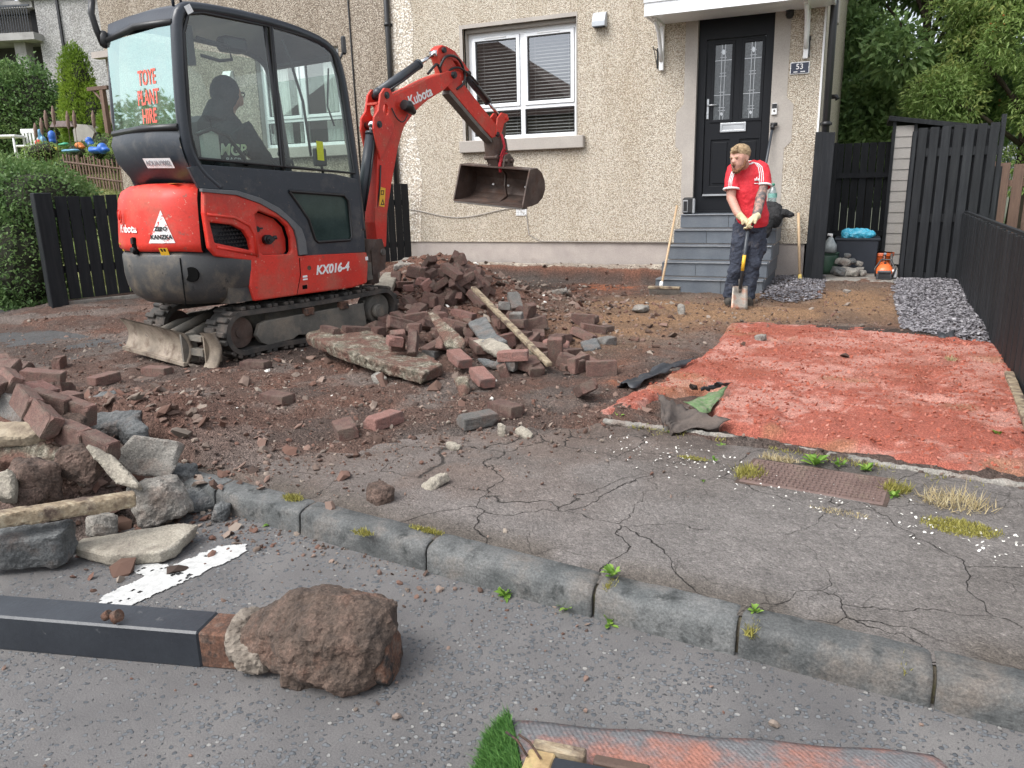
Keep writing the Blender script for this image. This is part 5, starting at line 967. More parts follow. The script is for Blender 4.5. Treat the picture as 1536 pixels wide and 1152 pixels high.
for k in range(15):
    r_ = .455-.80*k/14; bow = .02*math.sin(math.pi*k/14); P.append([W(-1.055, r_, 2.30+bow*.3), W(-1.03, r_, 2.40+bow), W(-.92, r_, 2.445+bow), W(-.45, r_, 2.455+bow), W(-.05, r_, 2.43+bow), (W(.28, r_, 2.37+bow)), W(.38, r_, 2.25), W(.36, r_, 2.24), W(.25, r_, 2.33), W(-.05, r_, 2.38), W(-.9, r_, 2.40), W(-1.0, r_, 2.34), W(-1.03, r_, 2.30)])
m.grid(P); rf_ = obj('cab_roof', m, M_['frame'], ex)
# rear frame: top bar, bottom shell (drooping), rear glass
m = MB(); m.tube([W(-1.06, .455, 2.31), W(-1.075, .05, 2.33), W(-1.05, -.35, 2.29)], .022, 8); obj('rear_frame', m, M_['blackplastic'], ex); m = MB(); m.tube([W(-1.11, .455, 1.66), W(-1.125, .05, 1.67), W(-1.09, -.36, 1.66)], .024, 8); obj('rear_frame', m, M_['blackplastic'], ex)
m = MB(); m.add([W(-1.105, .44, 1.66), W(-1.065, .44, 2.30), W(-1.06, -.34, 2.28), W(-1.09, -.345, 1.66)], [(0, 1, 2, 3)]); rg = obj('rear_window', m, M_['rearglass'], ex)
P = []
for k in range(13):
    t = k/12; r_ = .46-.82*t; bw = .03*math.sin(math.pi*t); P.append([W(-1.10-bw, r_, 1.65), W(-1.125-bw, r_, 1.58), W(-1.10-bw, r_, 1.46), W(-1.02-bw, r_*.92, 1.34), W(-.92, r_*.85, 1.28)])
m = MB(); m.grid(P); rs_ = obj('rear_shell', m, M_['charcoal'], ex)
up_ = (Wv(-1.065, .44, 2.30)-Wv(-1.105, .44, 1.66)).normalized(); n_r = -EF
for i, s in enumerate(('TOYE', 'PLANT', 'HIRE')):
    zz_ = 2.00-.125*i; tm = text_mesh(s, .082, Wv(-1.105+.0625*(zz_-1.66)-.0012, .12, zz_), ER, up_, M_['redprint'], rg, 'lettering', bold=.0015, depth=.0002)
    zc = sum(v.co.z for v in tm.data.vertices)/len(tm.data.vertices)
    for v in tm.data.vertices: dz_ = (v.co.z-zc)*.65; v.co.z += dz_; v.co.x += dz_*.0625
m = MB(); m.add([W(-1.150, .05, 1.475), W(-1.145, .36, 1.465), W(-1.115, .36, 1.40), W(-1.12, .05, 1.41)], [(0, 1, 2, 3)]); pt_ = obj('serial_plate', m, M_['white'], rs_)
ux = (Wv(-1.145, .36, 1.465)-Wv(-1.150, .05, 1.475)); uz = Wv(-1.150, .05, 1.475)-Wv(-1.12, .05, 1.41); text_mesh('AOUA19002', .052, (Wv(-1.150, .05, 1.475)+Wv(-1.115, .36, 1.40))/2-ux.normalized().cross(uz.normalized())*-.004, ux, uz, mat('grey_print', [(.25, .26, .28), (.3, .31, .33)], 5, .5), pt_, 'lettering', bold=.0005)
# side windows
gs = [(-1.02, 1.46), (-1.05, 1.62), (-1.01, 2.25), (-.96, 2.37), (-.85, 2.395), (-.30, 2.39), (-.30, 1.415)]; gf = [(-.28, 1.415), (-.28, 2.39), (.20, 2.36), (.31, 2.28), (.365, 2.1), (.455, 1.37)]
for g in (gs, gf):
    m = MB(); m.add([W(a, .475, b) for a, b in g], [tuple(range(len(g)))]); go = obj('side_window', m, M_['cabglass'], ex)
    m = MB(); m.tube([W(a, .478, b) for a, b in g+[g[0]]], .013, 6, cap=False); obj('seal', m, M_['blackplastic'], go)
m = MB(); m.add([W(a, -.36, b) for a, b in [(-1.03, 1.45), (-1.0, 2.34), (.25, 2.32), (.36, 2.15), (.46, 1.2), (-.9, 1.2)]], [tuple(range(6))]); obj('door_window', m, M_['cabglass'], ex)
m = MB(); m.add([W(.40, .44, 2.15), W(.40, -.33, 2.15), W(.49, -.34, 1.2), W(.49, .44, 1.2)], [(0, 1, 2, 3)]); obj('front_window', m, M_['cabglass'], ex)
m = MB(); m.tube([W(-.29, .47, 1.39), W(-.31, .47, 1.9), (W(-.34, .47, 2.41))], .016, 8); obj('divider', m, M_['blackplastic'], ex)
m = MB(); m.tube([W(.46, -.34, 1.3), W(.46, .44, 1.3)], .03, 8); m.tube([W(.35, -.34, 2.27), W(.35, .44, 2.27)], .035, 8); m.box(Wv(.48, .05, 1.02), (.8, .03, .6), RM); obj('front_frame', m, M_['frame'], ex)
m = MB(); m.box(Wv(-.2, .0, .74), (.88, 1.3, .06), RM); m.box(Wv(-.35, -.42, .75), (.05, 1.1, .6), RM, bev=.01); m.box(Wv(-.75, 0, .98), (.86, .5, .5), RM); obj('cab_floor', m, M_['charcoal'], ex)
m = MB(); m.prism([(-.05, .45), (.55, .45), (.55, .70), (-.3, .72)], side_fn(-.45), 0, .9); obj('front_chassis', m, M_['void'], ex)
m = MB(); m.box(Wv(-.45, .02, 1.22), (.44, .42, .12), RM, bev=.04); m.box(Wv(-.72, .02, 1.50), (.42, .12, .55), RM, bev=.05); obj('seat', m, M_['blackplastic'], ex)
m = MB(); m.box(Wv(-.50, .36, 1.34), (.12, .40, .25), RM, bev=.03); m.tube([W(-.15, .30, 1.3), W(-.13, .28, 1.5)], .016, 8); m.sph(W(-.13, .28, 1.52), .03); obj('console', m, M_['blackplastic'], ex)
m = MB(); m.box(Wv(-.85, .40, 1.55), (.04, .15, .20), RM, bev=.02); obj('washer_bottle', m, mat('milky_plastic', [(.45, .48, .42), (.5, .53, .47)], 6, .5), ex)
m = MB(); m.tube([W(-.95, .40, 1.62), W(-.85, .43, 1.66), W(-.72, .43, 1.62), W(-.60, .43, 1.48), W(-.58, .43, 1.42)], .014, 8); obj('hand_rail', m, M_['blackplastic'], ex)
m = MB(); m.box(Wv(-.50, .30, 2.26), (.12, .20, .10), RM, bev=.02); obj('radio', m, M_['blackplastic'], ex)
m = MB(); m.tube([W(-.86, .40, 2.25), W(-.62, .41, 2.22), W(-.60, .41, 2.14), W(-.70, .41, 2.12), W(-.84, .40, 2.14)], .012, 8); m.box(Wv(-.90, .36, 2.2), (.05, .05, .25), RM); obj('grab_handle', m, M_['blackplastic'], ex)
m = MB(); m.add([W(.06, .478, 1.47), W(.13, .478, 1.465), W(.13, .478, 1.61), W(.06, .478, 1.615)], [(0, 1, 2, 3)]); obj('window_sticker', m, M_['hivis'], ex)
m = MB(); m.box(Wv(.25, .30, 1.50), (.05, .12, .14), RM, bev=.01); m.tube([W(.38, .2, 1.3), W(.30, .25, 1.47)], .012, 6); obj('monitor', m, M_['blackplastic'], ex)
m = MB(); m.tube([W(.42, .3, 2.2), W(.33, .35, 1.9), W(.38, .36, 1.75)], .008, 6); m.tube([W(.02, .45, 1.5), W(-.02, .455, 1.9), W(-.12, .46, 2.2), W(-.18, .46, 2.32)], .011, 6); obj('wiper', m, M_['blackplastic'], ex)
# roof fittings
m = MB(); m.tube([W(-.98, .36, 2.43), W(-.98, .36, 2.50), W(-.95, .36, 2.53), W(-.92, .36, 2.50), W(-.92, .36, 2.44)], .010, 8); obj('lifting_eye', m, M_['frame'], ex)
m = MB(); m.box(Wv(.44, .47, 2.36), (.05, .03, .14), RM, bev=.012); m.tube([W(.39, .46, 2.24), W(.43, .47, 2.31)], .01, 6); obj('mirror', m, M_['blackplastic'], ex)
m = MB(); m.tube([W(-1.07, -.37, 2.26), W(-1.10, -.38, 2.36), W(-1.12, -.38, 2.46), W(-1.10, -.38, 2.56)], .022, 8); m.sph(W(-1.06, -.37, 2.30), (.04, .04, .06)); obj('work_lamp', m, M_['blackplastic'], ex)
m = MB(); m.add([W(-1.00, .499, 2.405), W(-.955, .499, 2.43), W(-.93, .499, 2.385), W(-.975, .499, 2.36)], [(0, 1, 2, 3)]); obj('small_sticker', m, M_['white'], ex)
# --- boom and arm
BR = .26
def bp(pts, off): return [tuple(p) for p in pts]
boomp = [(1.02, .72), (.90, .74), (.89, .95), (.975, 1.5), (1.00, 1.62), (1.13, 2.02), (1.22, 2.06), (1.44, 2.14), (1.77, 2.27), (2.06, 2.36), (2.16, 2.37), (2.185, 2.30), (1.97, 2.17), (1.72, 2.06), (1.52, 1.94), (1.36, 1.80), (1.26, 1.61), (1.15, 1.31), (1.06, 1.02), (1.04, .86)]
PX = 0.
m = MB(); m.prism([boomp], side_fn(BR), -.13, .0); bm_ = obj('boom', m, M_['red'], ex, bev=.008)
m = MB()
brk = [(.99, 1.50), (.93, 1.76), (.945, 1.86), (1.005, 1.92), (1.045, 2.06), (1.10, 2.115), (1.17, 2.115), (1.21, 2.06), (1.24, 2.05), (1.20, 1.80), (1.09, 1.62)]
for d in (.0, -.155): m.prism([brk, [(1.10+.035*math.cos(a), 1.93+.05*math.sin(a)) for a in np.linspace(0, 5.8, 12)]], side_fn(BR), d, d+.022)
m.box(Wv(1.02, BR-.065, 1.98), (.13, .02, .02), RM)
bkt = obj('boom_bracket', m, M_['red'], bm_, bev=.003)
for (a, b) in ((1.12, 2.055), (1.0, 1.80), (2.13, 2.33), (.945, .68)):
    m = MB(); m.cyl(W(a, BR-.165, b), W(a, BR+.032, b), .030, 18); m.cyl(W(a, BR+.03, b), W(a, BR+.038, b), .018, 12); obj('pin', m, M_['steel'] if b < 1 else M_['blackplastic'], bm_)
def cylnd(a, b, k, r0, r1, off, par):
    a, b = Vector(W(a[0], BR+off, a[1])), Vector(W(b[0], BR+off, b[1])); c = a+(b-a)*k; m = MB(); m.cyl(a, c, r0, 18); m.cyl(c-(b-a)*.03, c, r0*1.12, 18); m.sph(a, r0*1.05); o = obj('cylinder_barrel', m, M_['cylinder'], par); m = MB(); m.cyl(c, b, r1, 14); m.cyl(b-ER*r0, b+ER*r0, r1*1.7, 14); obj('cylinder_rod', m, M_['chrome'], o); m = MB(); m.tube([a+(b-a)*.1+ER*r0*1.1-EZ*r0*.6, a+(b-a)*.5*k+ER*r0*1.3-EZ*r0*.7, c-(b-a)*.05+ER*r0*1.1-EZ*r0*.5], .009, 6); obj('hydraulic_pipe', m, M_['blackplastic'], o)
cylnd((1.10, 2.08), (1.93, 2.51), .72, .042, .017, -.065, bm_)
cylnd((.76, 1.0), (1.0, 1.80), .92, .046, .022, -.065, bm_)
m = MB(); m.tube([W(.93, BR-.01, 1.05), W(.97, BR+.01, 1.25), W(1.0, BR+.01, 1.45)], .008, 6); obj('hydraulic_pipe', m, M_['blackplastic'], bm_)
def hose(pts, r_=.013, par=None): m = MB(); m.tube(smooth([W(*p) for p in pts]), r_, 8); obj('hydraulic_hose', m, M_['blackplastic'], par or bm_)
lt_ = MB(); c = Wv(1.37, BR+.06, 1.955); lt_.tube([c-EF*.07+EZ*.03, c-EF*.01+EZ*.02, c+EF*.07-EZ*.03], [.045, .055, .028], 12); obj('work_lamp', lt_, M_['blackplastic'], bm_); hose([(1.17, BR+.03, 1.95), (1.20, BR+.05, 1.86), (1.28, BR+.06, 1.82), (1.35, BR+.06, 1.90)], .006)
text_mesh('Kubota', .125, Wv(1.61, BR+.0035, 2.085), EF*.937+EZ*.35, EZ, M_['white'], bm_, 'brand_lettering', bold=.003)
m = MB(); m.box(Wv(1.005, BR+.002, 1.17), (.003, .068, .17), RM @ Matrix.Rotation(-.18, 3, 'X')); stk = obj('warning_sticker', m, M_['yellow'], bm_)
m = MB(); m.prism([[(-.026, -.065), (.026, -.065), (0, -.008)], [(-.013, -.056), (.013, -.056), (0, -.028)]], lambda u, v, d: W(1.0+u+v*.18+.01, BR+.0038+d, 1.165+v), 0, .001); m.prism([[(-.02, .02), (.02, .02), (.02, .06), (-.02, .06)], [(-.012, .028), (.012, .028), (.012, .052), (-.012, .052)]], lambda u, v, d: W(1.0+u+v*.18, BR+.0038+d, 1.17+v), 0, .001); obj('pictogram', m, M_['blackprint'], stk)
armp = [(1.92, 2.50), (1.93, 2.55), (2.0, 2.59), (2.08, 2.585), (2.20, 2.56), (2.34, 2.47), (2.44, 2.40), (2.43, 2.36), (2.36, 2.33), (2.30, 2.28), (2.95, 1.86), (2.93, 1.77), (2.80, 1.76), (2.62, 1.86), (2.06, 2.215), (2.0, 2.30), (1.96, 2.42)]
m = MB(); m.prism([armp, [(2.16, 2.47), (2.22, 2.47), (2.30, 2.40), (2.24, 2.40)]], side_fn(BR), -.115, -.015); am_ = obj('arm', m, M_['red'], ex, bev=.006)
m = MB(); m.prism([(2.10, 2.185), (2.64, 1.845), (2.80, 1.748), (2.90, 1.752), (2.92, 1.72), (2.80, 1.71), (2.60, 1.82), (2.08, 2.15)], side_fn(BR), -.112, -.018); obj('arm_underside', m, M_['steel'], am_)
for (a, b) in ((2.01, 2.545), (2.14, 2.32), (2.40, 2.37), (2.89, 1.80)): m = MB(); m.cyl(W(a, BR-.14, b), W(a, BR+.01, b), .026, 16); obj('pin', m, M_['blackplastic'], am_)
cylnd((2.42, 2.375), (3.05, 1.985), .62, .040, .017, -.065, am_)
hose([(1.95, BR-.02, 2.38), (2.0, BR+.02, 2.5), (2.2, BR+.03, 2.50), (2.34, BR+.0, 2.36), (2.30, BR+.01, 2.26), (2.2, BR-.02, 2.2)]); hose([(2.05, BR-.04, 2.34), (2.18, BR+.02, 2.42), (2.38, BR+.02, 2.36), (2.56, BR+.0, 2.28)], .011); hose([(1.98, BR-.03, 2.34), (1.93, BR-.03, 2.42), (1.88, BR-.04, 2.38), (1.80, BR-.05, 2.31)])
# linkage + hitch
m = MB()
for d in (-.125, -.02): m.prism([(2.90, 1.97), (2.98, 2.03), (3.09, 2.02), (3.12, 1.96), (3.02, 1.92), (2.96, 1.80), (2.90, 1.76), (2.86, 1.80)], side_fn(BR), d, d+.02)
m.cyl(W(3.06, BR-.13, 1.98), W(3.06, BR+.01, 1.98), .022, 14); lk = obj('link', m, M_['red'], am_, bev=.003)
m = MB(); m.prism([(3.04, 1.97), (3.12, 1.96), (3.10, 1.80), (3.05, 1.72), (2.98, 1.72), (3.0, 1.84)], side_fn(BR), -.11, -.035); m.prism([(2.80, 1.76), (2.95, 1.80), (3.06, 1.76), (3.10, 1.60), (3.02, 1.47), (2.90, 1.45), (2.84, 1.55)], side_fn(BR), -.14, .0); m.cyl(W(2.86, BR-.16, 1.56), W(2.86, BR+.02, 1.56), .028, 14)
qh = obj('quick_hitch', m, M_['bucket'], am_, bev=.01)
m = MB(); m.tube([W(2.93, BR+.02, 1.80), W(2.96, BR+.035, 1.68), W(2.93, BR+.035, 1.60), W(2.90, BR+.03, 1.52)], .016, 6); 
for q in range(7): a = q*.9; m.tube([W(2.94, BR+.03, 1.60), W(2.94+.05*math.cos(a), BR+.05, 1.60+.05*math.sin(a)), W(2.94+.09*math.cos(a+.4), BR+.05, 1.56+.07*math.sin(a+.4))], .008, 5)
m.tube([W(2.91, BR+.03, 1.57), W(2.87, BR+.03, 1.47), W(2.88, BR+.03, 1.40)], .018, 5); obj('red_rag', m, mat('red_rag', [(.35, .02, .03), (.5, .04, .05)], 15, .9), am_)
# --- bucket: profile in (f,z), swept across the width with a small roll
bw = .92; roll = math.radians(5.5); bc = Wv(2.93, BR-.02, 1.46)
XR = (ER*math.cos(roll)-EZ*math.sin(roll)); ZR = (EZ*math.cos(roll)+ER*math.sin(roll))
def B(u, s, v): return bc+EF*u+XR*s+ZR*v        # u forward, s across, v up from hinge
prof = [(-.10, .0), (.04, .015), (.14, -.03), (.215, -.12), (.235, -.215), (.19, -.305), (.10, -.36), (-.02, -.385), (-.20, -.40)]
prof = [(a-.0, b) for a, b in prof]
def thick(pr, t):
    out = []
    for i, p in enumerate(pr):
        a, b = pr[max(i-1, 0)], pr[min(i+1, len(pr)-1)]; tx, tz = b[0]-a[0], b[1]-a[1]; L = math.hypot(tx, tz); out.append((p[0]+tz/L*t, p[1]-tx/L*t))
    return out
inn = thick(prof, .012); loop = prof+inn[::-1]
m = MB(); P = [[B(u, s, v) for u, v in loop+[loop[0]]] for s in np.linspace(-bw/2, bw/2, 7)]; m.grid(P, sm=False); o0 = len(m.v); L = len(loop)
bkt_ = obj('bucket', m, M_['bucket'], ex)
for s, q in ((-bw/2, -1), (bw/2, 1)):
    m = MB(); pl_ = [(a, b) for a, b in prof]+[(-.20, -.37), (-.13, -.1)]; m.prism([pl_], lambda u, v, d: B(u, s+d*q, v), -.006, .012); obj('side_plate', m, M_['bucket'], bkt_, bev=.003)
m = MB(); m.prism([(-.20, -.398), (-.20, -.416), (-.09, -.41), (-.09, -.395)], lambda u, v, d: B(u, d, v-.003), -bw/2, bw/2); obj('cutting_edge', m, M_['steel'], bkt_)
m = MB(); m.prism([(-.10, -.004), (-.06, -.012), (.03, -.08), (.0, -.2), (.03, -.32), (-.12, -.385), (-.14, -.37), (0, -.31), (-.03, -.2), (-.01, -.09)], lambda u, v, d: B(u+.12, .02+d-.1*(v+.2), v), -.006, .006); obj('inner_rib', m, M_['bucket'], bkt_)
m = MB()
for d in (-.09, .09): m.prism([(-.06, .0), (-.04, .12), (.04, .15), (.12, .10), (.14, -.02)], lambda u, v, dd: B(u, d+dd, v), -.012, .012)
m.cyl(B(-.02, -.13, .07), B(-.02, .13, .07), .022, 12); m.cyl(B(.08, -.13, .07), B(.08, .13, .07), .022, 12); obj('bucket_ears', m, M_['bucket'], bkt_, bev=.003)
for s in (-.18, .03, .26): m = MB(); p = B(.168, s, -.2); m.cyl(p, p-EF*.015, .012, 10); obj('drain_bolt', m, M_['white'], bkt_)
# swing post at the foot of the boom
m = MB(); m.tube([W(.84, BR-.065, .40), W(.84, BR-.065, .62), W(.86, BR-.065, .80)], .085, 14); m.prism([(.80, .48), (.97, .52), (.99, .66), (.95, .80), (.88, .80), (.80, .70)], side_fn(BR), -.16, -.14); m.prism([(.80, .48), (.97, .52), (.99, .66), (.95, .80), (.88, .80), (.80, .70)], side_fn(BR), .004, .02); obj('swing_post', m, M_['bucket'], ex, bev=.005)
m = MB(); m.prism([(.4, .42), (.9, .45), (.9, .58), (.4, .66)], side_fn(BR-.14), 0, .15); obj('swing_bracket', m, M_['undersz'], ex)
# ------------------------------------------------------------------ people
def face(o, h, b):
    pass
def person_mesh(parts, vox, name, sm=2, disp=0, ds=.1):
    mb = MB()
    for p in parts:
        if p[0] == 't': mb.tube(p[1], p[2], 14, sm=True, up=p[3] if len(p) > 3 else None)
        elif p[0] == 's': mb.sph(p[1], p[2], 16, 12)
    return remesh(mb, vox, sm, name, disp=disp, dscale=ds)
skin = mat('skin', [(.46, .24, .18), (.52, .29, .22)], 8, .55, .001, 60)
hairm = mat('fair_hair', [(.20, .13, .07), (.36, .26, .15)], 40, .8, .004, 90); beardm = mat('ginger_beard', [(.16, .07, .035), (.27, .13, .07)], 50, .9, .005, 90)
shirtm = mat('red_football_shirt', [(.60, .018, .03), (.68, .03, .045)], 4, .7, .006, 9); trm = mat('navy_work_trousers', [(.022, .028, .045), (.04, .048, .07)], 5, .85, .006, 12, dirt=((.13, .12, .12), .56, .76, 9))
bootm = mat('muddy_boot', [(.03, .028, .025), (.07, .06, .05)], 12, .85, .004, 40); glovem = mat('cream_glove', [(.52, .44, .26), (.62, .55, .36)], 20, .85, .002, 60)
tattoo = mat('tattooed_skin', [(.07, .07, .075), (.17, .13, .115), (.36, .21, .165)], 26, .6, pos=[.38, .5, .62])
PO = at(1108, 459, .0); R0h = Vector((math.cos(YAW), math.sin(YAW), 0)); F0h = Vector((-math.sin(YAW), math.cos(YAW), 0))
K = 1.0
def Pm(x, y, z): v = R0h*x*K+F0h*y*K; return (PO[0]+v.x, PO[1]+v.y, z*K+.01)
man = thing('person', (PO[0], PO[1], .01), 'bearded man in red shirt and navy trousers leaning on a spade by the steps', 'man')
RFx = R0h
# head turned towards the left of the picture
hc = Vector(Pm(-.095, -.12, 1.435)); hd = (Vector((0, 0, 0))-R0h*.80-F0h*.60).normalized(); hs_ = Vector((-hd.y, hd.x, 0)); 
hd3 = (hd*.975+Vector((0, 0, -.22))).normalized(); hu3 = (Vector((0, 0, 1))-hd3*hd3.z).normalized()
def Hh(a, b, c): return tuple(hc+(hd3*a+hs_*b+hu3*c)*.94)   # a forward, b left of face, c up
neck = [Pm(.02, .03, 1.30), Pm(-.03, -.03, 1.37), Hh(-.03, 0, -.03)]
body = [('t', neck, [.075, .062, .06]), ('s', Hh(-.005, 0, .035), (.092, .08, .095)), ('t', [Hh(.02, 0, .02), Hh(.045, 0, -.05), Hh(.055, 0, -.095)], [.075, .064, .042]),
        ('t', [Hh(.085, 0, .03), Hh(.108, 0, -.005), Hh(.100, 0, -.02)], [.012, .020, .014]), ('s', Hh(.078, .03, .042), (.02, .02, .012)), ('s', Hh(.078, -.03, .042), (.02, .02, .012)),
        ('s', Hh(-.005, .082, -.0), (.02, .015, .034)), ('s', Hh(-.005, -.082, -.0), (.02, .015, .034)),
        ('t', [Pm(.09, .03, .80), Pm(.06, .0, .95), Pm(.03, -.01, 1.15), Pm(.03, .0, 1.30), Pm(.02, .01, 1.36)], [(.08, .10), (.08, .10), (.08, .10), (.08, .10), (.07, .07)], F0h),
        ('t', [Pm(-.10, .0, 1.345), Pm(-.135, -.03, 1.22), Pm(-.145, -.06, 1.07), Pm(-.115, -.20, .93), Pm(-.075, -.27, .87)], [.062, .055, .046, .040, .03]),
        ('t', [Pm(.06, -.27, .86), Pm(-.03, -.30, .84)], [.012, .012])]
legs = []
me = person_mesh(body, .0085, 'body', 3); body_o = obj('body', me, skin, man)
for v in me.vertices: v.co = ROOTM[man.name].inverted() @ v.co
def pobj(name, parts, vox, m, sm=2, disp=0, ds=.1, lab=None):
    me = person_mesh(parts, vox, name, sm, disp, ds); me.transform(ROOTM[man.name].inverted()); return obj(name, me, m, man, label=lab)
pobj('tattooed_arm', [('t', [Pm(.155, -.02, 1.34), Pm(.155, -.07, 1.20), Pm(.13, -.12, 1.09), Pm(.06, -.24, .92), Pm(.02, -.28, .865)], [.060, .056, .050, .044, .032])], .009, tattoo)
torso = [('t', [Pm(.10, .02, .80), Pm(.095, .0, .88), Pm(.07, -.0, 1.0), Pm(.045, -.01, 1.15), Pm(.04, .0, 1.28), Pm(.03, .01, 1.36), Pm(.015, .01, 1.405)], [(.125, .155), (.125, .165), (.12, .155), (.125, .165), (.125, .165), (.10, .14), (.075, .08)], F0h),
         ('t', [Pm(-.05, .01, 1.36), Pm(-.105, -.005, 1.33), Pm(-.138, -.035, 1.22), Pm(-.143, -.05, 1.15)], [.075, .080, .074, .076]), ('t', [Pm(.10, .01, 1.37), Pm(.15, -.01, 1.34), Pm(.165, -.05, 1.22), Pm(.160, -.07, 1.17)], [.08, .082, .078, .080])]
sh_o = pobj('shirt', torso, .011, shirtm, 2, .012, .16)
def strip(pts, r_, m, name, asp=1): 
    mb = MB(); mb.tube(pts, r_, 8, asp=asp); mb.v = [tuple(ROOTM[man.name].inverted() @ Vector(v)) for v in mb.v]; return obj(name, mb, m, sh_o, local=True)
# cuffs, collar, shoulder stripes, chest emblem
def ring(c, ax, r_, t_, name='cuff'):
    ax = Vector(ax).normalized(); a = ax.orthogonal().normalized(); b = ax.cross(a); strip([Vector(c)+a*r_*math.cos(q)+b*r_*math.sin(q) for q in np.linspace(0, 6.283, 21)], t_, M_['white'], name)
ring(Pm(-.143, -.05, 1.155), Vector(Pm(-.143, -.05, 1.15))-Vector(Pm(-.138, -.035, 1.22)), .072, .011); ring(Pm(.160, -.07, 1.175), Vector(Pm(.16, -.07, 1.17))-Vector(Pm(.165, -.05, 1.22)), .077, .011)
ring(Pm(.005, -.012, 1.400), Vector((-.1, -.25, 1)), .068, .009, 'collar')
def onshirt(p, d):   # push a point to the shirt's surface, seen along d
    ok, loc, nor, _ = sh_o.ray_cast(ROOTM[man.name].inverted() @ (Vector(p)-Vector(d)*.5), Vector(d)); return (ROOTM[man.name] @ loc)-Vector(d)*.003 if ok else None
bpy.context.view_layer.update()
dcam = (Vector(Pm(0, 0, 1.2))-Vector((0, 0, CH))).normalized()
for k in (-1, 0, 1):
    for path in ([(.055+.016*k*.4, 1.405), (.10+.018*k, 1.395-.004*k), (.135+.018*k, 1.36), (.15+.018*k, 1.30), (.155+.019*k, 1.24), (.152+.019*k, 1.19)], [(-.075+.010*k, 1.385), (-.105+.012*k, 1.36), (-.13+.014*k, 1.30), (-.145+.014*k, 1.24), (-.148+.014*k, 1.18)]):
        pts = [onshirt(Pm(a, -.02, b), dcam) for a, b in path]; pts = [p for p in pts if p is not None]
        if len(pts) > 2: strip(pts, .0045, M_['white'], 'stripe')
for dx, dz, an_, ln in ((0, .012, 0, .030), (-.012, .006, -.6, .024), (.012, .006, .6, .024)):
    a = onshirt(Pm(.085+dx, -.1, 1.235+dz-.012), dcam); b = onshirt(Pm(.085+dx+math.sin(an_)*ln*.6, -.1, 1.235+dz+math.cos(an_)*ln*.6), dcam)
    if a is not None and b is not None: strip([a, b], [.010, .003], M_['white'], 'emblem')
a, b = onshirt(Pm(.062, -.1, 1.205), dcam), onshirt(Pm(.108, -.1, 1.205), dcam)
if a is not None and b is not None: strip([a, b], .0035, M_['white'], 'emblem')
trousers = [('t', [Pm(.09, .02, .90), Pm(.085, .03, .82), Pm(.08, .03, .74)], [(.125, .145), (.13, .15), (.12, .14)], F0h),
            ('t', [Pm(.01, .02, .80), Pm(-.02, -.02, .62), Pm(-.05, -.03, .42), Pm(-.075, .0, .22), Pm(-.09, .02, .08)], [.095, .092, .078, .070, .072]), ('t', [Pm(.15, .03, .80), Pm(.145, .01, .62), Pm(.12, -.0, .42), Pm(.09, .0, .22), Pm(.075, .0, .07)], [.10, .10, .088, .078, .082]),
            ('s', Pm(-.045, -.05, .58), (.05, .05, .085)), ('s', Pm(.21, -.02, .60), (.04, .06, .09)), ('s', Pm(.12, -.075, .43), (.06, .03, .07))]
pobj('trousers', trousers, .012, trm, 1, .020, .10)
pobj('boot', [('t', [Pm(-.09, .04, .10), Pm(-.09, .03, .05)], [.055, .055]), ('t', [Pm(-.085, .06, .04), Pm(-.11, -.04, .04), Pm(-.125, -.14, .035)], [.045, .05, .042])], .01, bootm, 1, .004, .05)
pobj('boot', [('t', [Pm(.075, .03, .10), Pm(.07, .02, .05)], [.058, .058]), ('t', [Pm(.075, .05, .04), Pm(.06, -.05, .045), Pm(.055, -.16, .04)], [.048, .055, .048])], .01, bootm, 1, .004, .05)
# gloves with separate fingers, one hand folded over the other on the spade grip
def hand(w_, dirv, curl, sgn):
    w_ = Vector(w_); dv_ = Vector(dirv).normalized(); sd_ = dv_.cross(Vector((0, 0, 1))).normalized()*sgn; upv = sd_.cross(dv_)*sgn; L = []
    L.append(('t', [w_-dv_*.05, w_, w_+dv_*.045, w_+dv_*.075], [.038, .034, (.028, .043), (.024, .043)]))
    for i, ln in enumerate((.055, .064, .060, .048)):
        b_ = w_+dv_*.07+sd_*(.030-.0195*i); L.append(('t', [b_, b_+dv_*ln*.45-upv*ln*.18, b_+dv_*ln*.55-upv*ln*.65, b_+dv_*ln*.2-upv*ln*1.0], [.0115, .011, .0105, .009]))
    L.append(('t', [w_+sd_*.02, w_+sd_*.045+dv_*.03-upv*.01, w_+sd_*.045+dv_*.055-upv*.035], [.016, .0135, .011])); return L
pobj('glove', hand(Pm(-.085, -.255, .885), Vector(R0h)*.55-F0h*.35+Vector((0, 0, -.55)), 0, 1), .0055, glovem, 1)
pobj('glove', hand(Pm(.03, -.275, .885), -Vector(R0h)*.75-F0h*.3+Vector((0, 0, -.45)), 0, -1), .0055, glovem, 1)
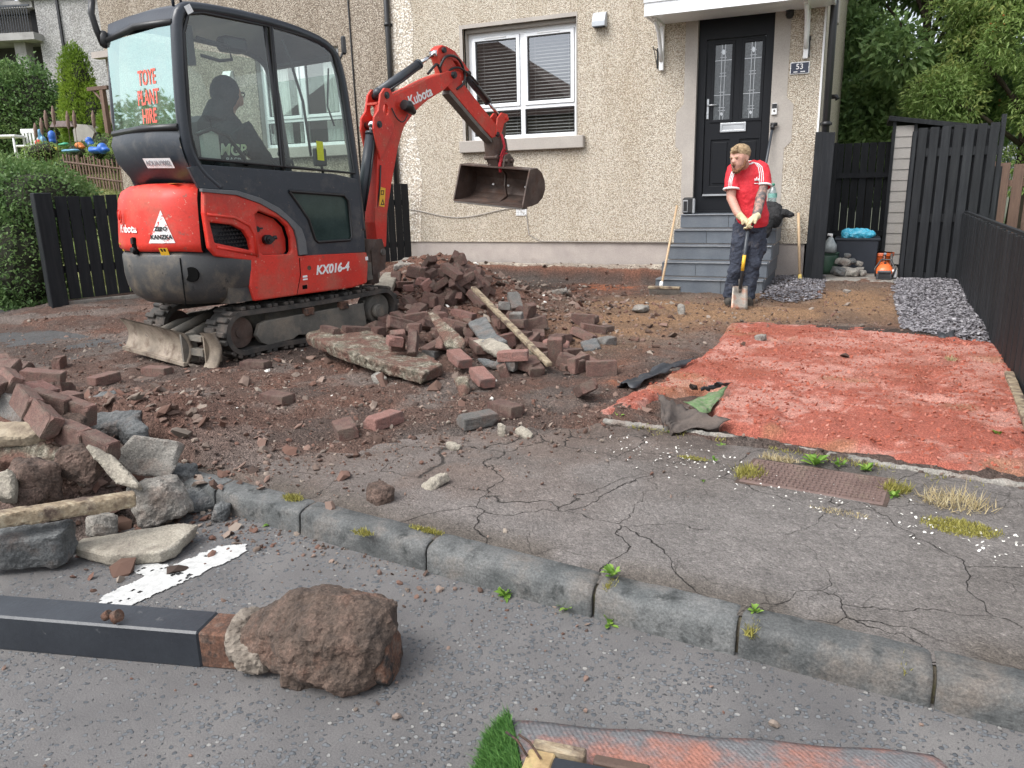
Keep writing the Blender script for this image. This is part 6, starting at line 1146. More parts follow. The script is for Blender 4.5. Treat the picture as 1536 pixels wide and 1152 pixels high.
# face and hair
pobj('hair', [('s', Hh(-.022, 0, .062), (.098, .088, .085)), ('t', [Hh(-.06, 0, .05), Hh(-.075, 0, -.02)], [.068, .05]), ('t', [Hh(.05, .03, .115), Hh(.075, -.03, .10)], [.035, .03])], .008, hairm, 1, .006, .03)
pobj('beard', [('t', [Hh(.01, .078, .0), Hh(.03, .066, -.06), Hh(.082, .02, -.100), Hh(.082, -.02, -.100), Hh(.03, -.066, -.06), Hh(.01, -.078, .0)], [.010, .018, .022, .022, .018, .010]), ('t', [Hh(.105, .025, -.032), Hh(.112, 0, -.026), Hh(.105, -.025, -.032)], .0085), ('s', Hh(.065, 0, -.112), (.03, .03, .022))], .007, beardm, 1, .004, .03)
pobj('mouth', [('s', Hh(.106, 0, -.052), (.008, .018, .011))], .004, M_['void'], 1)
for s in (.03, -.03):
    pobj('eye', [('s', Hh(.086, s, .020), (.008, .011, .006))], .003, M_['void'], 0); pobj('eyebrow', [('t', [Hh(.096, s-.018, .038), Hh(.098, s+.018, .038)], .005)], .003, hairm, 0)
# his spade
sd_o = thing('spade', tuple(at(1090, 458, .0)), "square-mouthed spade with yellow sticker held upright by the man in the red shirt", 'spade'); a = Vector(Pm(-.03, -.29, .84)); b = Vector(Pm(-.075, -.27, .20)); q = Vector(Pm(-.10, -.36, .015))
m = MB(); m.tube([a-(a-b)*.12, b], .016, 10); obj('shaft', m, M_['cylinder'], sd_o)
m = MB(); m.tube([a-(a-b)*.14, a+(a-b)*.0+R0h*-.045+Vector((0, 0, -.02)), a+R0h*-.05+Vector((0, 0, .0)), a+R0h*.05, a+R0h*.045+Vector((0, 0, -.02)), a-(a-b)*.14], .011, 8); obj('grip', m, M_['blackplastic'], sd_o)
m = MB(); m.tube([a+(b-a)*.48, a+(b-a)*.72], .0168, 10); obj('sticker', m, M_['yellow'], sd_o)
dd = (q-b).normalized(); m = MB(); P = []
for i in range(9):
    row = []
    for j in range(7):
        s = (j/6-.5); wv_ = .145+.02*i/8; row.append(b-dd*.03+dd*(.24*i/8)+R0h*s*wv_+F0h*(-.018*(1-(2*s)**2)*-1*(1-i/10)))
    P.append(row)
m.grid(P); bo_ = obj('blade', m, mat('scoured_spade_steel', [(.16, .14, .12), (.30, .27, .23), (.34, .16, .1)], 14, .45, .001, 40, metal=.4), sd_o); sm_ = bo_.modifiers.new('s', 'SOLIDIFY'); sm_.thickness = .004
m = MB(); m.tube([b-dd*.10, b+dd*.03], [.018, .014], 8); obj('socket', m, M_['steel'], sd_o)
# ---- operator in the cab
opm = thing('person', W(-.35, .02, 1.22), 'excavator operator in dark hooded jacket and glasses sitting in the cab', 'man', TH); OI = ROOTM[opm.name].inverted()
def oobj(name, parts, vox, m, sm=2, disp=0, ds=.1): me = person_mesh(parts, vox, name, sm, disp, ds); me.transform(OI); return obj(name, me, m, opm)
HB = lambda f, r, z: W(-.42+f, .10+r, 1.94+z)
oobj('body', [('t', [W(-.50, .08, 1.62), HB(-.02, 0, -.10), HB(0, 0, -.02)], [.06, .055, .06]), ('s', HB(0, 0, .0), (.10, .078, .115)), ('t', [HB(.06, 0, .0), HB(.075, 0, -.07)], [.055, .042]), ('t', [HB(.09, 0, .01), HB(.118, 0, -.025)], [.012, .016]),
              ('t', [W(-.55, .08, 1.25), W(-.52, .08, 1.7)], [.1, .1]), ('t', [W(-.5, .25, 1.6), W(-.3, .28, 1.42), W(-.10, .26, 1.45), W(-.06, .25, 1.47)], [.04, .035, .03, .035]), ('t', [W(-.55, .0, 1.26), W(-.1, .1, 1.30), W(.1, .1, 1.0)], [.08, .08, .06])], .012, skin, 2)
jm = mat('dark_hooded_jacket', [(.022, .024, .028), (.04, .042, .048)], 6, .85, .004, 14)
oobj('jacket', [('t', [W(-.56, .08, 1.24), W(-.56, .08, 1.42), W(-.52, .08, 1.62), W(-.48, .08, 1.76), W(-.46, .08, 1.82)], [(.15, .20), (.16, .22), (.15, .235), (.10, .17), (.07, .08)], EF), ('t', [W(-.50, .29, 1.70), W(-.42, .33, 1.56), W(-.28, .31, 1.42), W(-.12, .27, 1.44)], [.085, .075, .065, .05]), ('t', [W(-.50, -.13, 1.70), W(-.40, -.17, 1.5), W(-.15, -.15, 1.44)], [.08, .07, .05])], .012, jm, 2, .012, .1)
oobj('hood', [('s', HB(-.035, 0, .02), (.115, .098, .125)), ('t', [HB(-.08, 0, -.06), W(-.55, .10, 1.74)], [.09, .12])], .010, jm, 2, .006, .06)
m = MB()
for s in (.035, -.035): m.tube([Vector(HB(.095, s, .012))+ER*.026*math.cos(a)+EZ*.018*math.sin(a) for a in np.linspace(0, 6.28, 13)], .004, 5, cap=False)
m.tube([HB(.095, .062, .015), HB(.0, .085, .02)], .004, 5); obj('glasses', m, M_['blackplastic'], opm)
oobj('trousers', [('t', [W(-.55, .16, 1.26), W(-.2, .20, 1.30), W(-.05, .20, 1.0)], [.10, .085, .07]), ('t', [W(-.55, -.05, 1.26), W(-.2, -.06, 1.30), W(-.05, -.06, 1.0)], [.10, .085, .07])], .015, jm)
t1 = text_mesh('MGB', .11, Wv(-.62, .345, 1.53), EF, EZ, mat('lime_print', [(.45, .6, .15), (.7, .75, .6)], 5, .6), opm, 'jacket_lettering', shear=.2, bold=.003); t2 = text_mesh('RACING', .05, Wv(-.60, .345, 1.46), EF, EZ, M_['white'], opm, 'jacket_lettering', shear=.2)
oobj('glove', [('s', W(-.08, .27, 1.46), (.04, .035, .035)), ('t', [W(-.08, .27, 1.46), W(-.03, .28, 1.47), W(-.02, .28, 1.43)], [.02, .014, .01])], .006, jm)
# ------------------------------------------------------------------ bricks: one shared chamfered mesh with varied copies
def brick_mesh(seed, broken=False):
    rs = random.Random(seed); bm = bmesh.new(); bmesh.ops.create_cube(bm, size=1)
    for v in bm.verts: v.co = Vector((v.co.x*.20, v.co.y*.10, v.co.z*.062))
    bmesh.ops.bevel(bm, geom=list(bm.edges), offset=.0035, segments=2, affect='EDGES'); bmesh.ops.subdivide_edges(bm, edges=[e for e in bm.edges if e.calc_length() > .05], cuts=5, use_grid_fill=True)
    for v in bm.verts:
        n = Vector((rs.uniform(-1, 1), rs.uniform(-1, 1), rs.uniform(-1, 1)))*.0009; v.co += n
    for _ in range(3 if not broken else 6):      # knocked-off corners
        c = Vector((rs.choice((-.1, .1)), rs.choice((-.05, .05)), rs.choice((-.031, .031)))); r_ = rs.uniform(.012, .03)
        for v in bm.verts:
            d = (v.co-c).length
            if d < r_: v.co = v.co.lerp(v.co*.80, (1-d/r_))
    if broken:
        k = rs.uniform(-.02, .04); 
        for v in bm.verts:
            if v.co.x > k: v.co.x = k+(v.co.x-k)*.12+.35*v.co.y*rs.uniform(.2, .5)
    me = bpy.data.meshes.new('brick'); bm.to_mesh(me); bm.free(); return me
BM = {k: [brick_mesh(s+i*10, s == 3) for s in range(4)] for i, k in enumerate(('brick', 'brickpink', 'brickgrey'))}
for k, l_ in BM.items():
    for me in l_: me.materials.append(M_[k])
def put_brick(p, yaw, tilt=0., roll=0., kind='brick', var=0, lab='', group=None):
    o = bpy.data.objects.new('brick', BM[kind][var]); COL.objects.link(o); R = Matrix.Rotation(yaw, 3, 'Z') @ Matrix.Rotation(tilt, 3, 'Y') @ Matrix.Rotation(roll, 3, 'X')
    o.matrix_world = Matrix.Translation(Vector(p)) @ R.to_4x4(); tag(o, lab, 'brick', group); return o
def brick_px(a, b, lab, kind='brick', tilt=0, roll=0, lift=0., var=0, group=None):
    A, B_ = hit(*a), hit(*b); yaw = math.atan2(B_[1]-A[1], B_[0]-A[0]); c = (A+B_)/2; hz = .031*abs(math.cos(math.radians(roll)))*abs(math.cos(math.radians(tilt)))+.05*abs(math.sin(math.radians(roll)))+.1*abs(math.sin(math.radians(tilt)))
    return put_brick((c[0], c[1], G(c[0], c[1])+hz-.006+lift), yaw, math.radians(tilt), math.radians(roll), kind, var, lab, group)
LB = [((136, 580), (176, 572), 'red paving brick lying alone left of the dozer blade, nearest the rubble pile'), ((214, 560), (260, 562), 'red paving brick lying flat just in front of the dozer blade'),
      ((374, 552), (395, 552), 'small end-on paving brick by the front of the excavator track'), ((400, 598), (434, 608), 'grey brown paving brick alone in the middle of the soil-strewn pavement'),
      ((508, 634), (530, 668), 'brown paving brick tipped towards the road, left of the pink-topped brick'), ((553, 646), (598, 630), 'pink-topped grey-sided paving brick on the pavement')]
for i, (a, b, l_) in enumerate(LB): brick_px(a, b, l_, var=i % 3, kind='brickpink' if i == 5 else 'brick', roll=(0, 0, 0, 3, 8, 0)[i])
brick_px((690, 643), (742, 633), 'pale grey paving brick with mortar on top lying at the edge of the soil', 'brickgrey', roll=3); brick_px((737, 612), (782, 628), 'brown paving brick just behind the pale grey one at the pavement edge')
brick_px((866, 588), (892, 618), 'lone dull paving brick leaning on its corner near the torn black membrane', tilt=-22, roll=20)
brick_px((884, 562), (920, 562), 'rightmost paving brick at the foot of the rubble heap, lying on its side', roll=90); brick_px((856, 562), (880, 552), 'paving brick on edge beside the rightmost brick of the heap', roll=88, lift=.0)
brick_px((896, 498), (910, 496), 'small red brick half sunk in the soil right of the heap', lift=-.02); brick_px((908, 516), (920, 516), 'pale grey half brick at the far right edge of the heap', 'brickgrey', var=3)
brick_px((674, 545), (706, 566), 'pink brick at the front of the heap, upper one of a touching pair', 'brickpink', tilt=12, lift=.03); brick_px((706, 568), (742, 590), 'pink brick at the front of the heap, lower one of a touching pair', 'brickpink', tilt=12, lift=.02)
brick_px((824, 562), (842, 540), 'upright brown brick standing on end at the right of the heap', tilt=78, lift=.0); brick_px((768, 520), (784, 500), 'smooth grey brown brick standing on end in the middle of the heap', 'brickgrey', tilt=75, lift=.02)
brick_px((785, 548), (815, 572), 'rust stained brick sloping forward at the front right of the heap', tilt=14, lift=.01)
brick_px((765, 468), (782, 495), 'mortar-marked grey brick sticking out of the upper right of the heap', 'brickgrey', tilt=35, lift=.05)
G1 = 'loose paving bricks in the rubble heap beside the excavator'
zones = [((560, 640), (380, 440), 'dull red-brown paving brick on the far crest of the heap behind the track'), ((640, 730), (395, 460), 'dull red-brown paving brick in the tangled top of the heap'), ((640, 800), (460, 540), 'soil-covered paving brick in the lower middle of the heap'),
         ((740, 900), (470, 560), 'scattered paving brick on the right skirt of the heap'), ((560, 680), (450, 520), 'paving brick lodged between the track and the heap'), ((490, 640), (494, 520), 'paving brick lying on the tilted concrete slab')]
cnt = (64, 84, 44, 28, 16, 8); lastp = []
for (zx, zy, l_), n in zip(zones, cnt):
    for k in range(n):
        px, py = rng.uniform(*zx), rng.uniform(*zy); p = hit(px, py); h_ = heap(p[0], p[1])
        if h_ < .03 and 'skirt' not in l_ and 'slab' not in l_: continue
        # stack: rise a little over the neighbours already there
        if 'slab' in l_: p = at(px, py, .20); p[2] = .175
        near = sum(1 for q in lastp if math.hypot(q[0]-p[0], q[1]-p[1]) < .11); lift = min(near, 4)*.032+(.02 if 'crest' in l_ or 'tangled' in l_ else 0)
        if near > 5: continue
        lastp.append(p); steep = 1. if h_ > .08 else .35
        put_brick((p[0], p[1], p[2]+.022+lift), rng.uniform(0, math.pi), rng.normal(0, .5*steep), rng.choice([0, 0, math.pi/2, rng.normal(0, .6)])*1.0, rng.choice(['brick', 'brick', 'brick', 'brickpink', 'brickgrey'], p=[.31, .31, .26, .06, .06]), int(rng.integers(4)), l_, G1)
# ------------------------------------------------------------------ slabs and stones
def slab(pts, th, m, name, lab, cat, vox=.013, disp=.006, ds=.05, group=None, parent=None):
    P = [Vector(at(*p)) for p in pts]; c = sum(P, Vector())/len(P); n = Vector()
    for i in range(len(P)): n += (P[i]-c).cross(P[(i+1) % len(P)]-c)
    n.normalize(); n = n if n.z > 0 else -n; m_ = MB(); k = len(P)
    # slightly undercut sides
    rs = random.Random(str(pts)); B_ = [p-n*th+(c-p)*rs.uniform(-.02, .12) for p in P]; tp_ = [(a-c) for a in P]; bt_ = [(b-c) for b in B_]
    ax = (P[1]-P[0]).normalized(); ay = n.cross(ax); tri = tessellate_polygon([[Vector((q.dot(ax), q.dot(ay), 0)) for q in tp_]])
    m_.add(tp_+bt_, [tuple(t) for t in tri]+[tuple(i+k for i in reversed(t)) for t in tri]+[(i, (i+1) % k, k+(i+1) % k, k+i) for i in range(k)])
    me = remesh(m_, vox, 1, name, disp=disp, dscale=ds); me.materials.append(m); o = bpy.data.objects.new(name, me); COL.objects.link(o); o.location = c; ROOTM[o.name] = Matrix.Translation(c)
    return tag(o, lab, cat, group)
mossy = mat('mossy_concrete', [(.07, .06, .045), (.15, .135, .10), (.34, .31, .25)], 30, .95, .01, 60, dirt=[((.12, .065, .048), .42, .56, 6)], fine=(120, .5, 1.6))
def beam(a, b, wdt, th, m, name, lab, cat='timber', rollz=0.):
    a, b = Vector(a), Vector(b); d = (b-a).normalized(); s = d.cross(Vector((0, 0, 1))).normalized(); u_ = s.cross(d); R = Matrix((d, s, u_)).transposed() @ Matrix.Rotation(rollz, 3, 'X'); m_ = MB(); L = (b-a).length
    for i in range(1): m_.box((0, 0, 0), (L, wdt, th), R)
    me = remesh(m_, min(wdt, th)/5, 0, name, disp=.003, dscale=.06); me.materials.append(m); o = bpy.data.objects.new(name, me); COL.objects.link(o); o.location = (a+b)/2; return tag(o, lab, cat)
slab([(456, 500, .20), (492, 489, .22), (560, 497, .19), (640, 530, .13), (665, 546, .12), (636, 560, .12), (560, 540, .15), (500, 520, .18)], .085, mossy, 'concrete_slab', 'long tilted concrete slab with mossy broken edge lying in front of the track', 'slab', disp=.010)
slab([(700, 483, .24), (728, 473, .28), (745, 500, .24), (764, 512, .2), (722, 513, .19)], .05, M_['concdark'], 'stone_slab', 'dark grey angular slab leaning in the middle of the heap', 'slab')
slab([(706, 510, .19), (735, 505, .22), (760, 515, .2), (778, 532, .16), (772, 540, .13), (745, 532, .15)], .045, M_['concpale'], 'stone_slab', 'pale pointed kerb slab resting on the front of the heap', 'slab')
slab([(715, 535, .12), (770, 545, .10), (766, 554, .05), (730, 548, .07)], .04, M_['concdark'], 'stone_slab', 'dark broken slab under the pale pointed slab', 'slab')
slab([(640, 466, .36), (650, 466, .36), (700, 510, .22), (692, 522, .18), (668, 520, .18)], .045, mossy, 'edging_stone', 'long brown edging stone jutting from the heap behind the tilted slab', 'stone')
slab([(553, 436, .30), (576, 408, .42), (598, 407, .42), (585, 440, .28)], .07, M_['concpale'], 'stone_slab', 'pale upright stone block at the back end of the track', 'stone')
slab([(774, 526, .14), (800, 520, .16), (826, 540, .08), (808, 545, .07)], .04, mossy, 'stone_slab', 'mossy slab between bricks at the right of the heap', 'slab')
slab([(870, 512, .06), (895, 505, .08), (902, 520, .05), (876, 526, .03)], .06, M_['concdark'], 'stone', 'square dark stone at the right foot of the heap', 'stone')
slab([(680, 565, .10), (704, 560, .12), (705, 590, .02), (693, 598, .01)], .04, mossy, 'stone_slab', 'mossy broken slab under the front of the heap beside the pink bricks', 'slab')
slab([(590, 398, .42), (606, 386, .44), (632, 386, .43), (622, 396, .42)], .06, M_['conc'], 'stone', 'grey mortar-caked lump on the far crest of the heap by the boom foot', 'stone', disp=.012)
beam(at(710, 432, .42), at(824, 547, .10), .045, .028, M_['oldwood'], 'timber_batten', 'long pale timber batten sloping down across the heap')
beam(at(1513, 560, .03), at(1545, 640, .03), .05, .03, M_['oldwood'], 'timber_batten', 'pale timber edging board at the right edge of the red sand')
# stones lying about on the soil
for px, r, asp, m, lab in (((838, 441), .12, (1.2, .6, .3), 'conc', 'flat pale concrete lump on the dark soil behind the heap'), ((962, 466), .12, (1.3, .6, .3), 'conc', 'flat pale slab piece lying left of the man on the soil'), ((1022, 472), .06, (.6, .4, 1.1), 'conc', 'small upright stone splinter between slab piece and spade'), ((1141, 511), .045, (1, .8, .7), 'conc', 'small grey stone lying on the red sand'),
        ((752, 652), .035, (.9, .4, 1.1), 'concpale', 'cream stone flake standing up at the pavement edge'), ((786, 653), .05, (1.3, .6, .4), 'concpale', 'flat cream stone flake right of the standing one'), ((680, 672), .04, (1.2, .7, .4), 'concpale', 'small buff stone flake on the pavement'), ((652, 727), .05, (1.2, .8, .4), 'concpale', 'buff stone flake alone in the middle of the pavement'),
        ((570, 574), .05, (1.2, .8, .7), 'conc', 'white mortar lump under the front edge of the tilted slab'), ((570, 750), .055, (1, .8, .8), 'clod', 'dark earth clod on the pavement behind the kerb'), ((1270, 438), .04, (1, .7, .4), 'conc', 'whitish lump in front of the concrete path')):
    rock(px, r, asp, M_[m], lab)
# ------------------------------------------------------------------ the rubble pile at the left
slab([(103, 818, -.045), (122, 806, -.04), (185, 797, -.04), (270, 783, -.03), (298, 785, -.03), (262, 820, -.045), (240, 828, -.045), (160, 832, -.045)], .05, M_['concpale'], 'paving_slab', 'flat pale five-sided paving slab lying on the road by the white mark', 'slab', vox=.010, disp=.003)
slab([(-60, 815, .05), (-20, 790, .07), (40, 783, .07), (112, 778, .06), (90, 800, .05), (76, 806, .045), (0, 812, .05)], .135, M_['concdark'], 'stone_block', 'big blue-grey whinstone block at the bottom left under the timber', 'stone', disp=.008)
beam(at(-40, 785, .13), at(203, 748, .10), .065, .055, M_['oldwood'], 'timber_beam', 'long muddy timber beam lying across the front of the rubble pile')
rock(None, .10, (1, .85, .95), M_['conc'], 'squarish mossy concrete lump at the right end of the timber beam', loc=tuple(np.array([-2.52, 2.10, 0.]))+() , seed=5, rz=.5)
slab([(163, 690, .12), (200, 652, .22), (268, 662, .17), (277, 668, .14), (262, 705, .06), (254, 718, .03), (200, 712, .05)], .05, M_['conc'], 'paving_slab', 'large grey speckled paving slab tilted towards the road on the rubble pile', 'slab', vox=.011, disp=.004)
slab([(124, 668, .26), (133, 664, .27), (165, 680, .22), (208, 726, .13), (205, 734, .11), (172, 726, .12)], .045, M_['concpale'], 'edging_stone', 'long buff and grey edging stone sloping down over the timber beam', 'stone', disp=.004)
slab([(-60, 645, .30), (-20, 632, .31), (55, 630, .31), (74, 642, .29), (42, 655, .27), (-20, 655, .28)], .06, mat('muddy_buff_slab', [(.11, .08, .06), (.27, .22, .155), (.38, .325, .24)], 9, .9, .005, 50), 'paving_slab', 'buff slab with a muddy top at the left edge of the pile', 'slab')
slab([(-60, 690, .20), (-20, 662, .24), (60, 660, .24), (104, 672, .20), (96, 690, .17), (20, 694, .17)], .07, mossy, 'stone_block', 'long soil-caked stone block under the buff slab', 'stone', disp=.010)
slab([(-30, 740, .16), (-10, 710, .22), (14, 703, .23), (24, 712, .2), (20, 750, .13)], .09, M_['concpale'], 'stone_block', 'pale upright stone at the left edge above the timber beam', 'stone')
for loc, r, asp, m, lab, sd_ in (((-2.83, 2.0, .16), .085, (1.1, .8, .9), 'clod', 'round brown clod between the buff edging stone and the long block', 1), ((-2.92, 1.86, .13), .10, (1, .8, .8), 'clod', 'large dark clod behind the timber beam at the left', 2), ((-2.86, 1.80, .09), .06, (1.2, .8, .7), 'clod', 'small clod touching the timber beam', 3),
        ((-3.17, 2.66, .05), .145, (1.15, .8, .62), 'clod', 'large brown boulder at the back right of the rubble pile', 4), ((-3.02, 2.42, .12), .085, (1.1, .6, .9), 'concdark', 'sharp blue-grey stone between the boulder and the bricks', 6), ((-3.22, 2.46, .14), .11, (1.3, .7, .5), 'concdark', 'long blue-grey shard behind the paired bricks', 7),
        ((-2.70, 2.36, -.01), .07, (1.2, .7, .7), 'concdark', 'blue-grey stone wedged under the large tilted slab', 8), ((-2.50, 2.30, -.06), .085, (1.2, .8, .45), 'concdark', 'flat grey stone against the first kerb stone', 9), ((-2.33, 2.23, -.07), .05, (.9, .6, .8), 'concdark', 'small pointed grey stone at the right foot of the pile', 10),
        ((-2.62, 1.90, -.04), .065, (1.2, .8, .7), 'conc', 'brown stained stone under the timber beam', 12), ((-3.15, 2.22, .24), .09, (1.5, .7, .5), 'clod', 'soil-crusted lump under the paired bricks', 13), ((-2.98, 2.12, .20), .08, (1.2, .8, .5), 'clod', 'soil lump behind the buff edging stone', 14), ((-3.6, 2.75, .16), .09, (1.3, .8, .5), 'concdark', 'grey shard at the back of the rubble pile', 15)):
    rock(None, r, asp, M_[m], lab, loc=loc, seed=sd_+50, rz=.4 if sd_ in (4, 7) else None)
def brick_at(a, b, lab, kind='brick', roll=90, var=0, group=None):
    A, B_ = Vector(at(*a)), Vector(at(*b)); d = (B_-A); yaw = math.atan2(d.y, d.x); tilt = -math.atan2(d.z, math.hypot(d.x, d.y)); return put_brick((A+B_)/2, yaw, tilt, math.radians(roll), kind, var, lab, group)
brick_at((58, 600, .33), (97, 612, .30), 'dark brick on edge, left of the touching pair on the pile'); brick_at((95, 609, .30), (130, 622, .27), 'dark brick on edge, right of the touching pair on the pile', var=1)
brick_at((92, 645, .26), (130, 662, .24), 'dark brick on edge, upper one of the pair above the tilted slab', var=1); brick_at((130, 660, .24), (168, 680, .21), 'dark brick on edge, lower one of the pair above the tilted slab', var=2)
brick_at((0, 560, .42), (30, 590, .38), 'uppermost of the three bricks leaning in a row', roll=60); brick_at((28, 590, .38), (52, 618, .34), 'middle of the three bricks leaning in a row', roll=65, var=1); brick_at((52, 615, .34), (80, 645, .29), 'lowest of the three bricks leaning in a row', roll=60, var=2)
brick_at((6, 605, .33), (44, 622, .30), 'mortar-covered grey brick beside the leaning row', 'brickgrey', roll=70); brick_at((46, 563, .30), (84, 566, .28), 'brown brick lying flat at the back of the rubble pile', roll=0); brick_at((40, 590, .33), (72, 585, .30), 'pink-faced brick at the back of the pile', 'brickpink', roll=30)
brick_at((98, 598, .26), (124, 606, .25), 'red brick half hidden behind the touching pair', roll=0, var=3); brick_at((-20, 553, .33), (18, 552, .33), 'dark brick at the far left back of the pile', roll=20)
brick_at((-30, 590, .40), (10, 575, .40), 'dusty brick on top of the pile at the left edge', roll=10)
G2 = 'bricks buried in the left rubble pile'
for k in range(15): hx_ = hit(rng.uniform(-50, 95), rng.uniform(545, 600)); x, y = hx_[0], hx_[1]; z = G(x, y); put_brick((x, y, z+.02), rng.uniform(0, 3.1), rng.normal(0, .4), rng.choice([0, 1.57, .5]), 'brick', int(rng.integers(4)), 'half-buried paving brick at the back of the left rubble pile', G2)
# loose lumps as countless stuff
def lumps(name, n, cx, cy, sx_, sy_, s0, m, lab, zadd=0.):
    x, y = rng.normal(cx, sx_, n), rng.normal(cy, sy_, n); z = np.array([G(a, b) for a, b in zip(x, y)])+zadd; o = scatter(name, np.stack([x, y, z], 1), np.clip(s0*np.exp(rng.normal(0, .5, n)), .005, .05), m, jit=.6, sink=.25, flat=.55); tag(o, lab, name.replace('_', ' '))
lumps('rubble_lumps', 900, -3.15, 2.25, .45, .3, .014, M_['crumb'], 'dark soil lumps between the stones of the left rubble pile'); lumps('rubble_lumps', 2600, -3.3, 6.5, .95, 1.3, .014, M_['crumb'], 'reddish lumps and crumbs between the bricks of the big heap')
lumps('mortar_crumbs', 120, -3.0, 6.4, .9, 1.7, .009, M_['flake'], 'pale mortar crumbs scattered over the heap and soil')
# ------------------------------------------------------------------ the pulled-up post in the foreground
a, b = Vector(at(-330, 905, -.045)), Vector(at(352, 962, -.045)); d = (b-a).normalized(); s = Vector((-d.y, d.x, 0)); A0 = a
pt = thing('fence_post', tuple(b), 'black square metal post with a lump of earthy concrete, lying on the road', 'post', math.atan2(d.y, d.x))
HW = .058
def pbx(p, q, w_, m, name, par=pt, bev=.006): mb = MB(); R = Matrix((d, s, Vector((0, 0, 1)))).transposed(); mb.box((Vector(p)+Vector(q))/2, ((Vector(q)-Vector(p)).length, w_, w_), R, bev=bev); return obj(name, mb, m, par)
pbx(a, b-d*.075, HW*2, M_['post'], 'tube'); rs_t = pbx(b-d*.078, b+d*.25, HW*2-.004, M_['rust'], 'rusted_end')
mb = MB(); c = Vector(at(172, 935, .013)); mb.tube([c-Vector((0, 0, .01)), c+Vector((0, 0, .03))], .005, 8); mb.cyl(c+Vector((0, 0, .018))-d*.03, c+Vector((0, 0, .03))-d*.012, .013, 10); bo_ = obj('bolt', mb, M_['rust'], pt); mb = MB(); mb.cyl(c+Vector((0, 0, .02))+d*.002, c+Vector((0, 0, .028))+d*.02, .018, 14); obj('washer', mb, M_['rust'], bo_)
mb = MB(); q0 = b+d*.03
def Q(x, y, z): return q0+d*(x+.05)*1.12+s*y+Vector((0, 0, z+.005))
mb.tube([Q(-.03, 0, .005), Q(.03, .0, .012), Q(.09, .005, .03), Q(.17, .0, .035), Q(.26, -.005, .025), Q(.31, -.01, .01), Q(.335, -.01, .0)], [.075, .095, .125, .150, .152, .140, .10], 7, up=(.3, 0, 1))
mb.sph(Q(.15, .06, .05), (.09, .06, .06)); mb.sph(Q(.25, -.07, -.02), (.08, .07, .07)); mb.sph(Q(.13, -.10, .06), (.05, .04, .03)); mb.sph(Q(.05, .03, .08), (.05, .05, .03)); mb.box(Q(.19, 0, .02), (.20, .20, .20), Matrix.Rotation(.4, 3, 'Z') @ Matrix.Rotation(.25, 3, 'Y'))
for v in mb.v: pass
me = remesh(mb, .009, 1, 'concrete_footing', disp=.020, dscale=.09); me.transform(ROOTM[pt.name].inverted()); 
footm = mat('earthy_footing', [(.045, .034, .028), (.085, .060, .046), (.13, .085, .065)], 12, .97, .012, 60, dirt=[((.12, .065, .045), .56, .72, 9), ((.28, .24, .20), .70, .76, 12)], fine=(110, .5, 1.6)); obj('concrete_footing', me, footm, pt)
mb = MB(); mb.sph(Q(-.035, .0, .012), (.045, .085, .08)); mb.sph(Q(-.0, -.07, -.01), (.06, .03, .05)); me = remesh(mb, .009, 0, 'mortar_collar', disp=.018, dscale=.05); me.transform(ROOTM[pt.name].inverted()); obj('mortar_collar', me, mat('pale_mortar', [(.09, .07, .055), (.26, .225, .185)], 22, .95, .006, 60), pt)
mb = MB(); mb.cyl(Q(.31, -.02, .0), Q(.36, -.02, .0), .075, 18); me = remesh(mb, .009, 0, 'end_disc', disp=.006, dscale=.04); me.transform(ROOTM[pt.name].inverted()); obj('end_disc', me, M_['rust'], pt)
# ------------------------------------------------------------------ roll of artificial turf with a painted plank on it
backm, n_, l_, b_ = _nt('turf_backing'); co_ = coord(n_); wv = n_.new('ShaderNodeTexWave'); wv.inputs['Scale'].default_value = 42; wv.bands_direction = 'DIAGONAL'; l_.new(co_, wv.inputs['Vector'])
mr_ = n_.new('ShaderNodeMapRange'); mr_.inputs[1].default_value = .44; mr_.inputs[2].default_value = .62; l_.new(noise(n_, l_, co_, 7, 8, .7), mr_.inputs[0]); c_ = mixc(n_, l_, mr_.outputs[0], (.15, .15, .155), (.34, .15, .11)); c_ = mixc(n_, l_, .5, c_, ramp(n_, l_, wv.outputs[0], [(.8,)*3, (1.12,)*3], [0, 1]), 'MULTIPLY'); c_ = mixc(n_, l_, .9, c_, ramp(n_, l_, noise(n_, l_, co_, 90, 6, .75), [(.5,)*3, (1.5,)*3]), 'MULTIPLY'); l_.new(c_, b_.inputs['Base Color']); b_.inputs['Roughness'].default_value = .95; bump(n_, l_, wv.outputs[0], .0008, b_); bump(n_, l_, noise(n_, l_, co_, 150, 5, .7), .004, b_)
tl = thing('turf_roll', tuple(at(900, 1120, -.1)), 'folded strip of artificial turf, sandy backing up, at the bottom edge', 'turf')
P = []; L0, L1, L2, L3 = [Vector(at(*p)) for p in ((768, 1074, -.06), (1290, 1112, -.05), (800, 1230, -.03), (1500, 1240, -.05))]; L1 = Vector(at(1400, 1124, -.085))
for i in range(61):
    t = i/60; top_ = L0.lerp(L1, t); bot = L2.lerp(L3, t); row = []
    for j in range(13):
        u_ = j/12; q = top_.lerp(bot, u_); q.z += .006*math.sin(t*9+u_*3)*math.sin(u_*3.1)+.003*math.sin(t*23)-.012*(1-min(u_*6, 1)); row.append(q)
    P.append(row)
mb = MB(); mb.grid(P); bk_ = obj('backing', mb, backm, tl); so2 = bk_.modifiers.new('s', 'SOLIDIFY'); so2.thickness = .006
mb = MB(); T0, T1, T2, T3 = [Vector(at(*p)) for p in ((766, 1071, -.055), (798, 1230, -.02), (690, 1230, -.09), (735, 1110, -.085))]; P = []
for i in range(9):
    P.append([T0.lerp(T3, j/6).lerp(T1.lerp(T2, j/6), i/8) for j in range(7)])
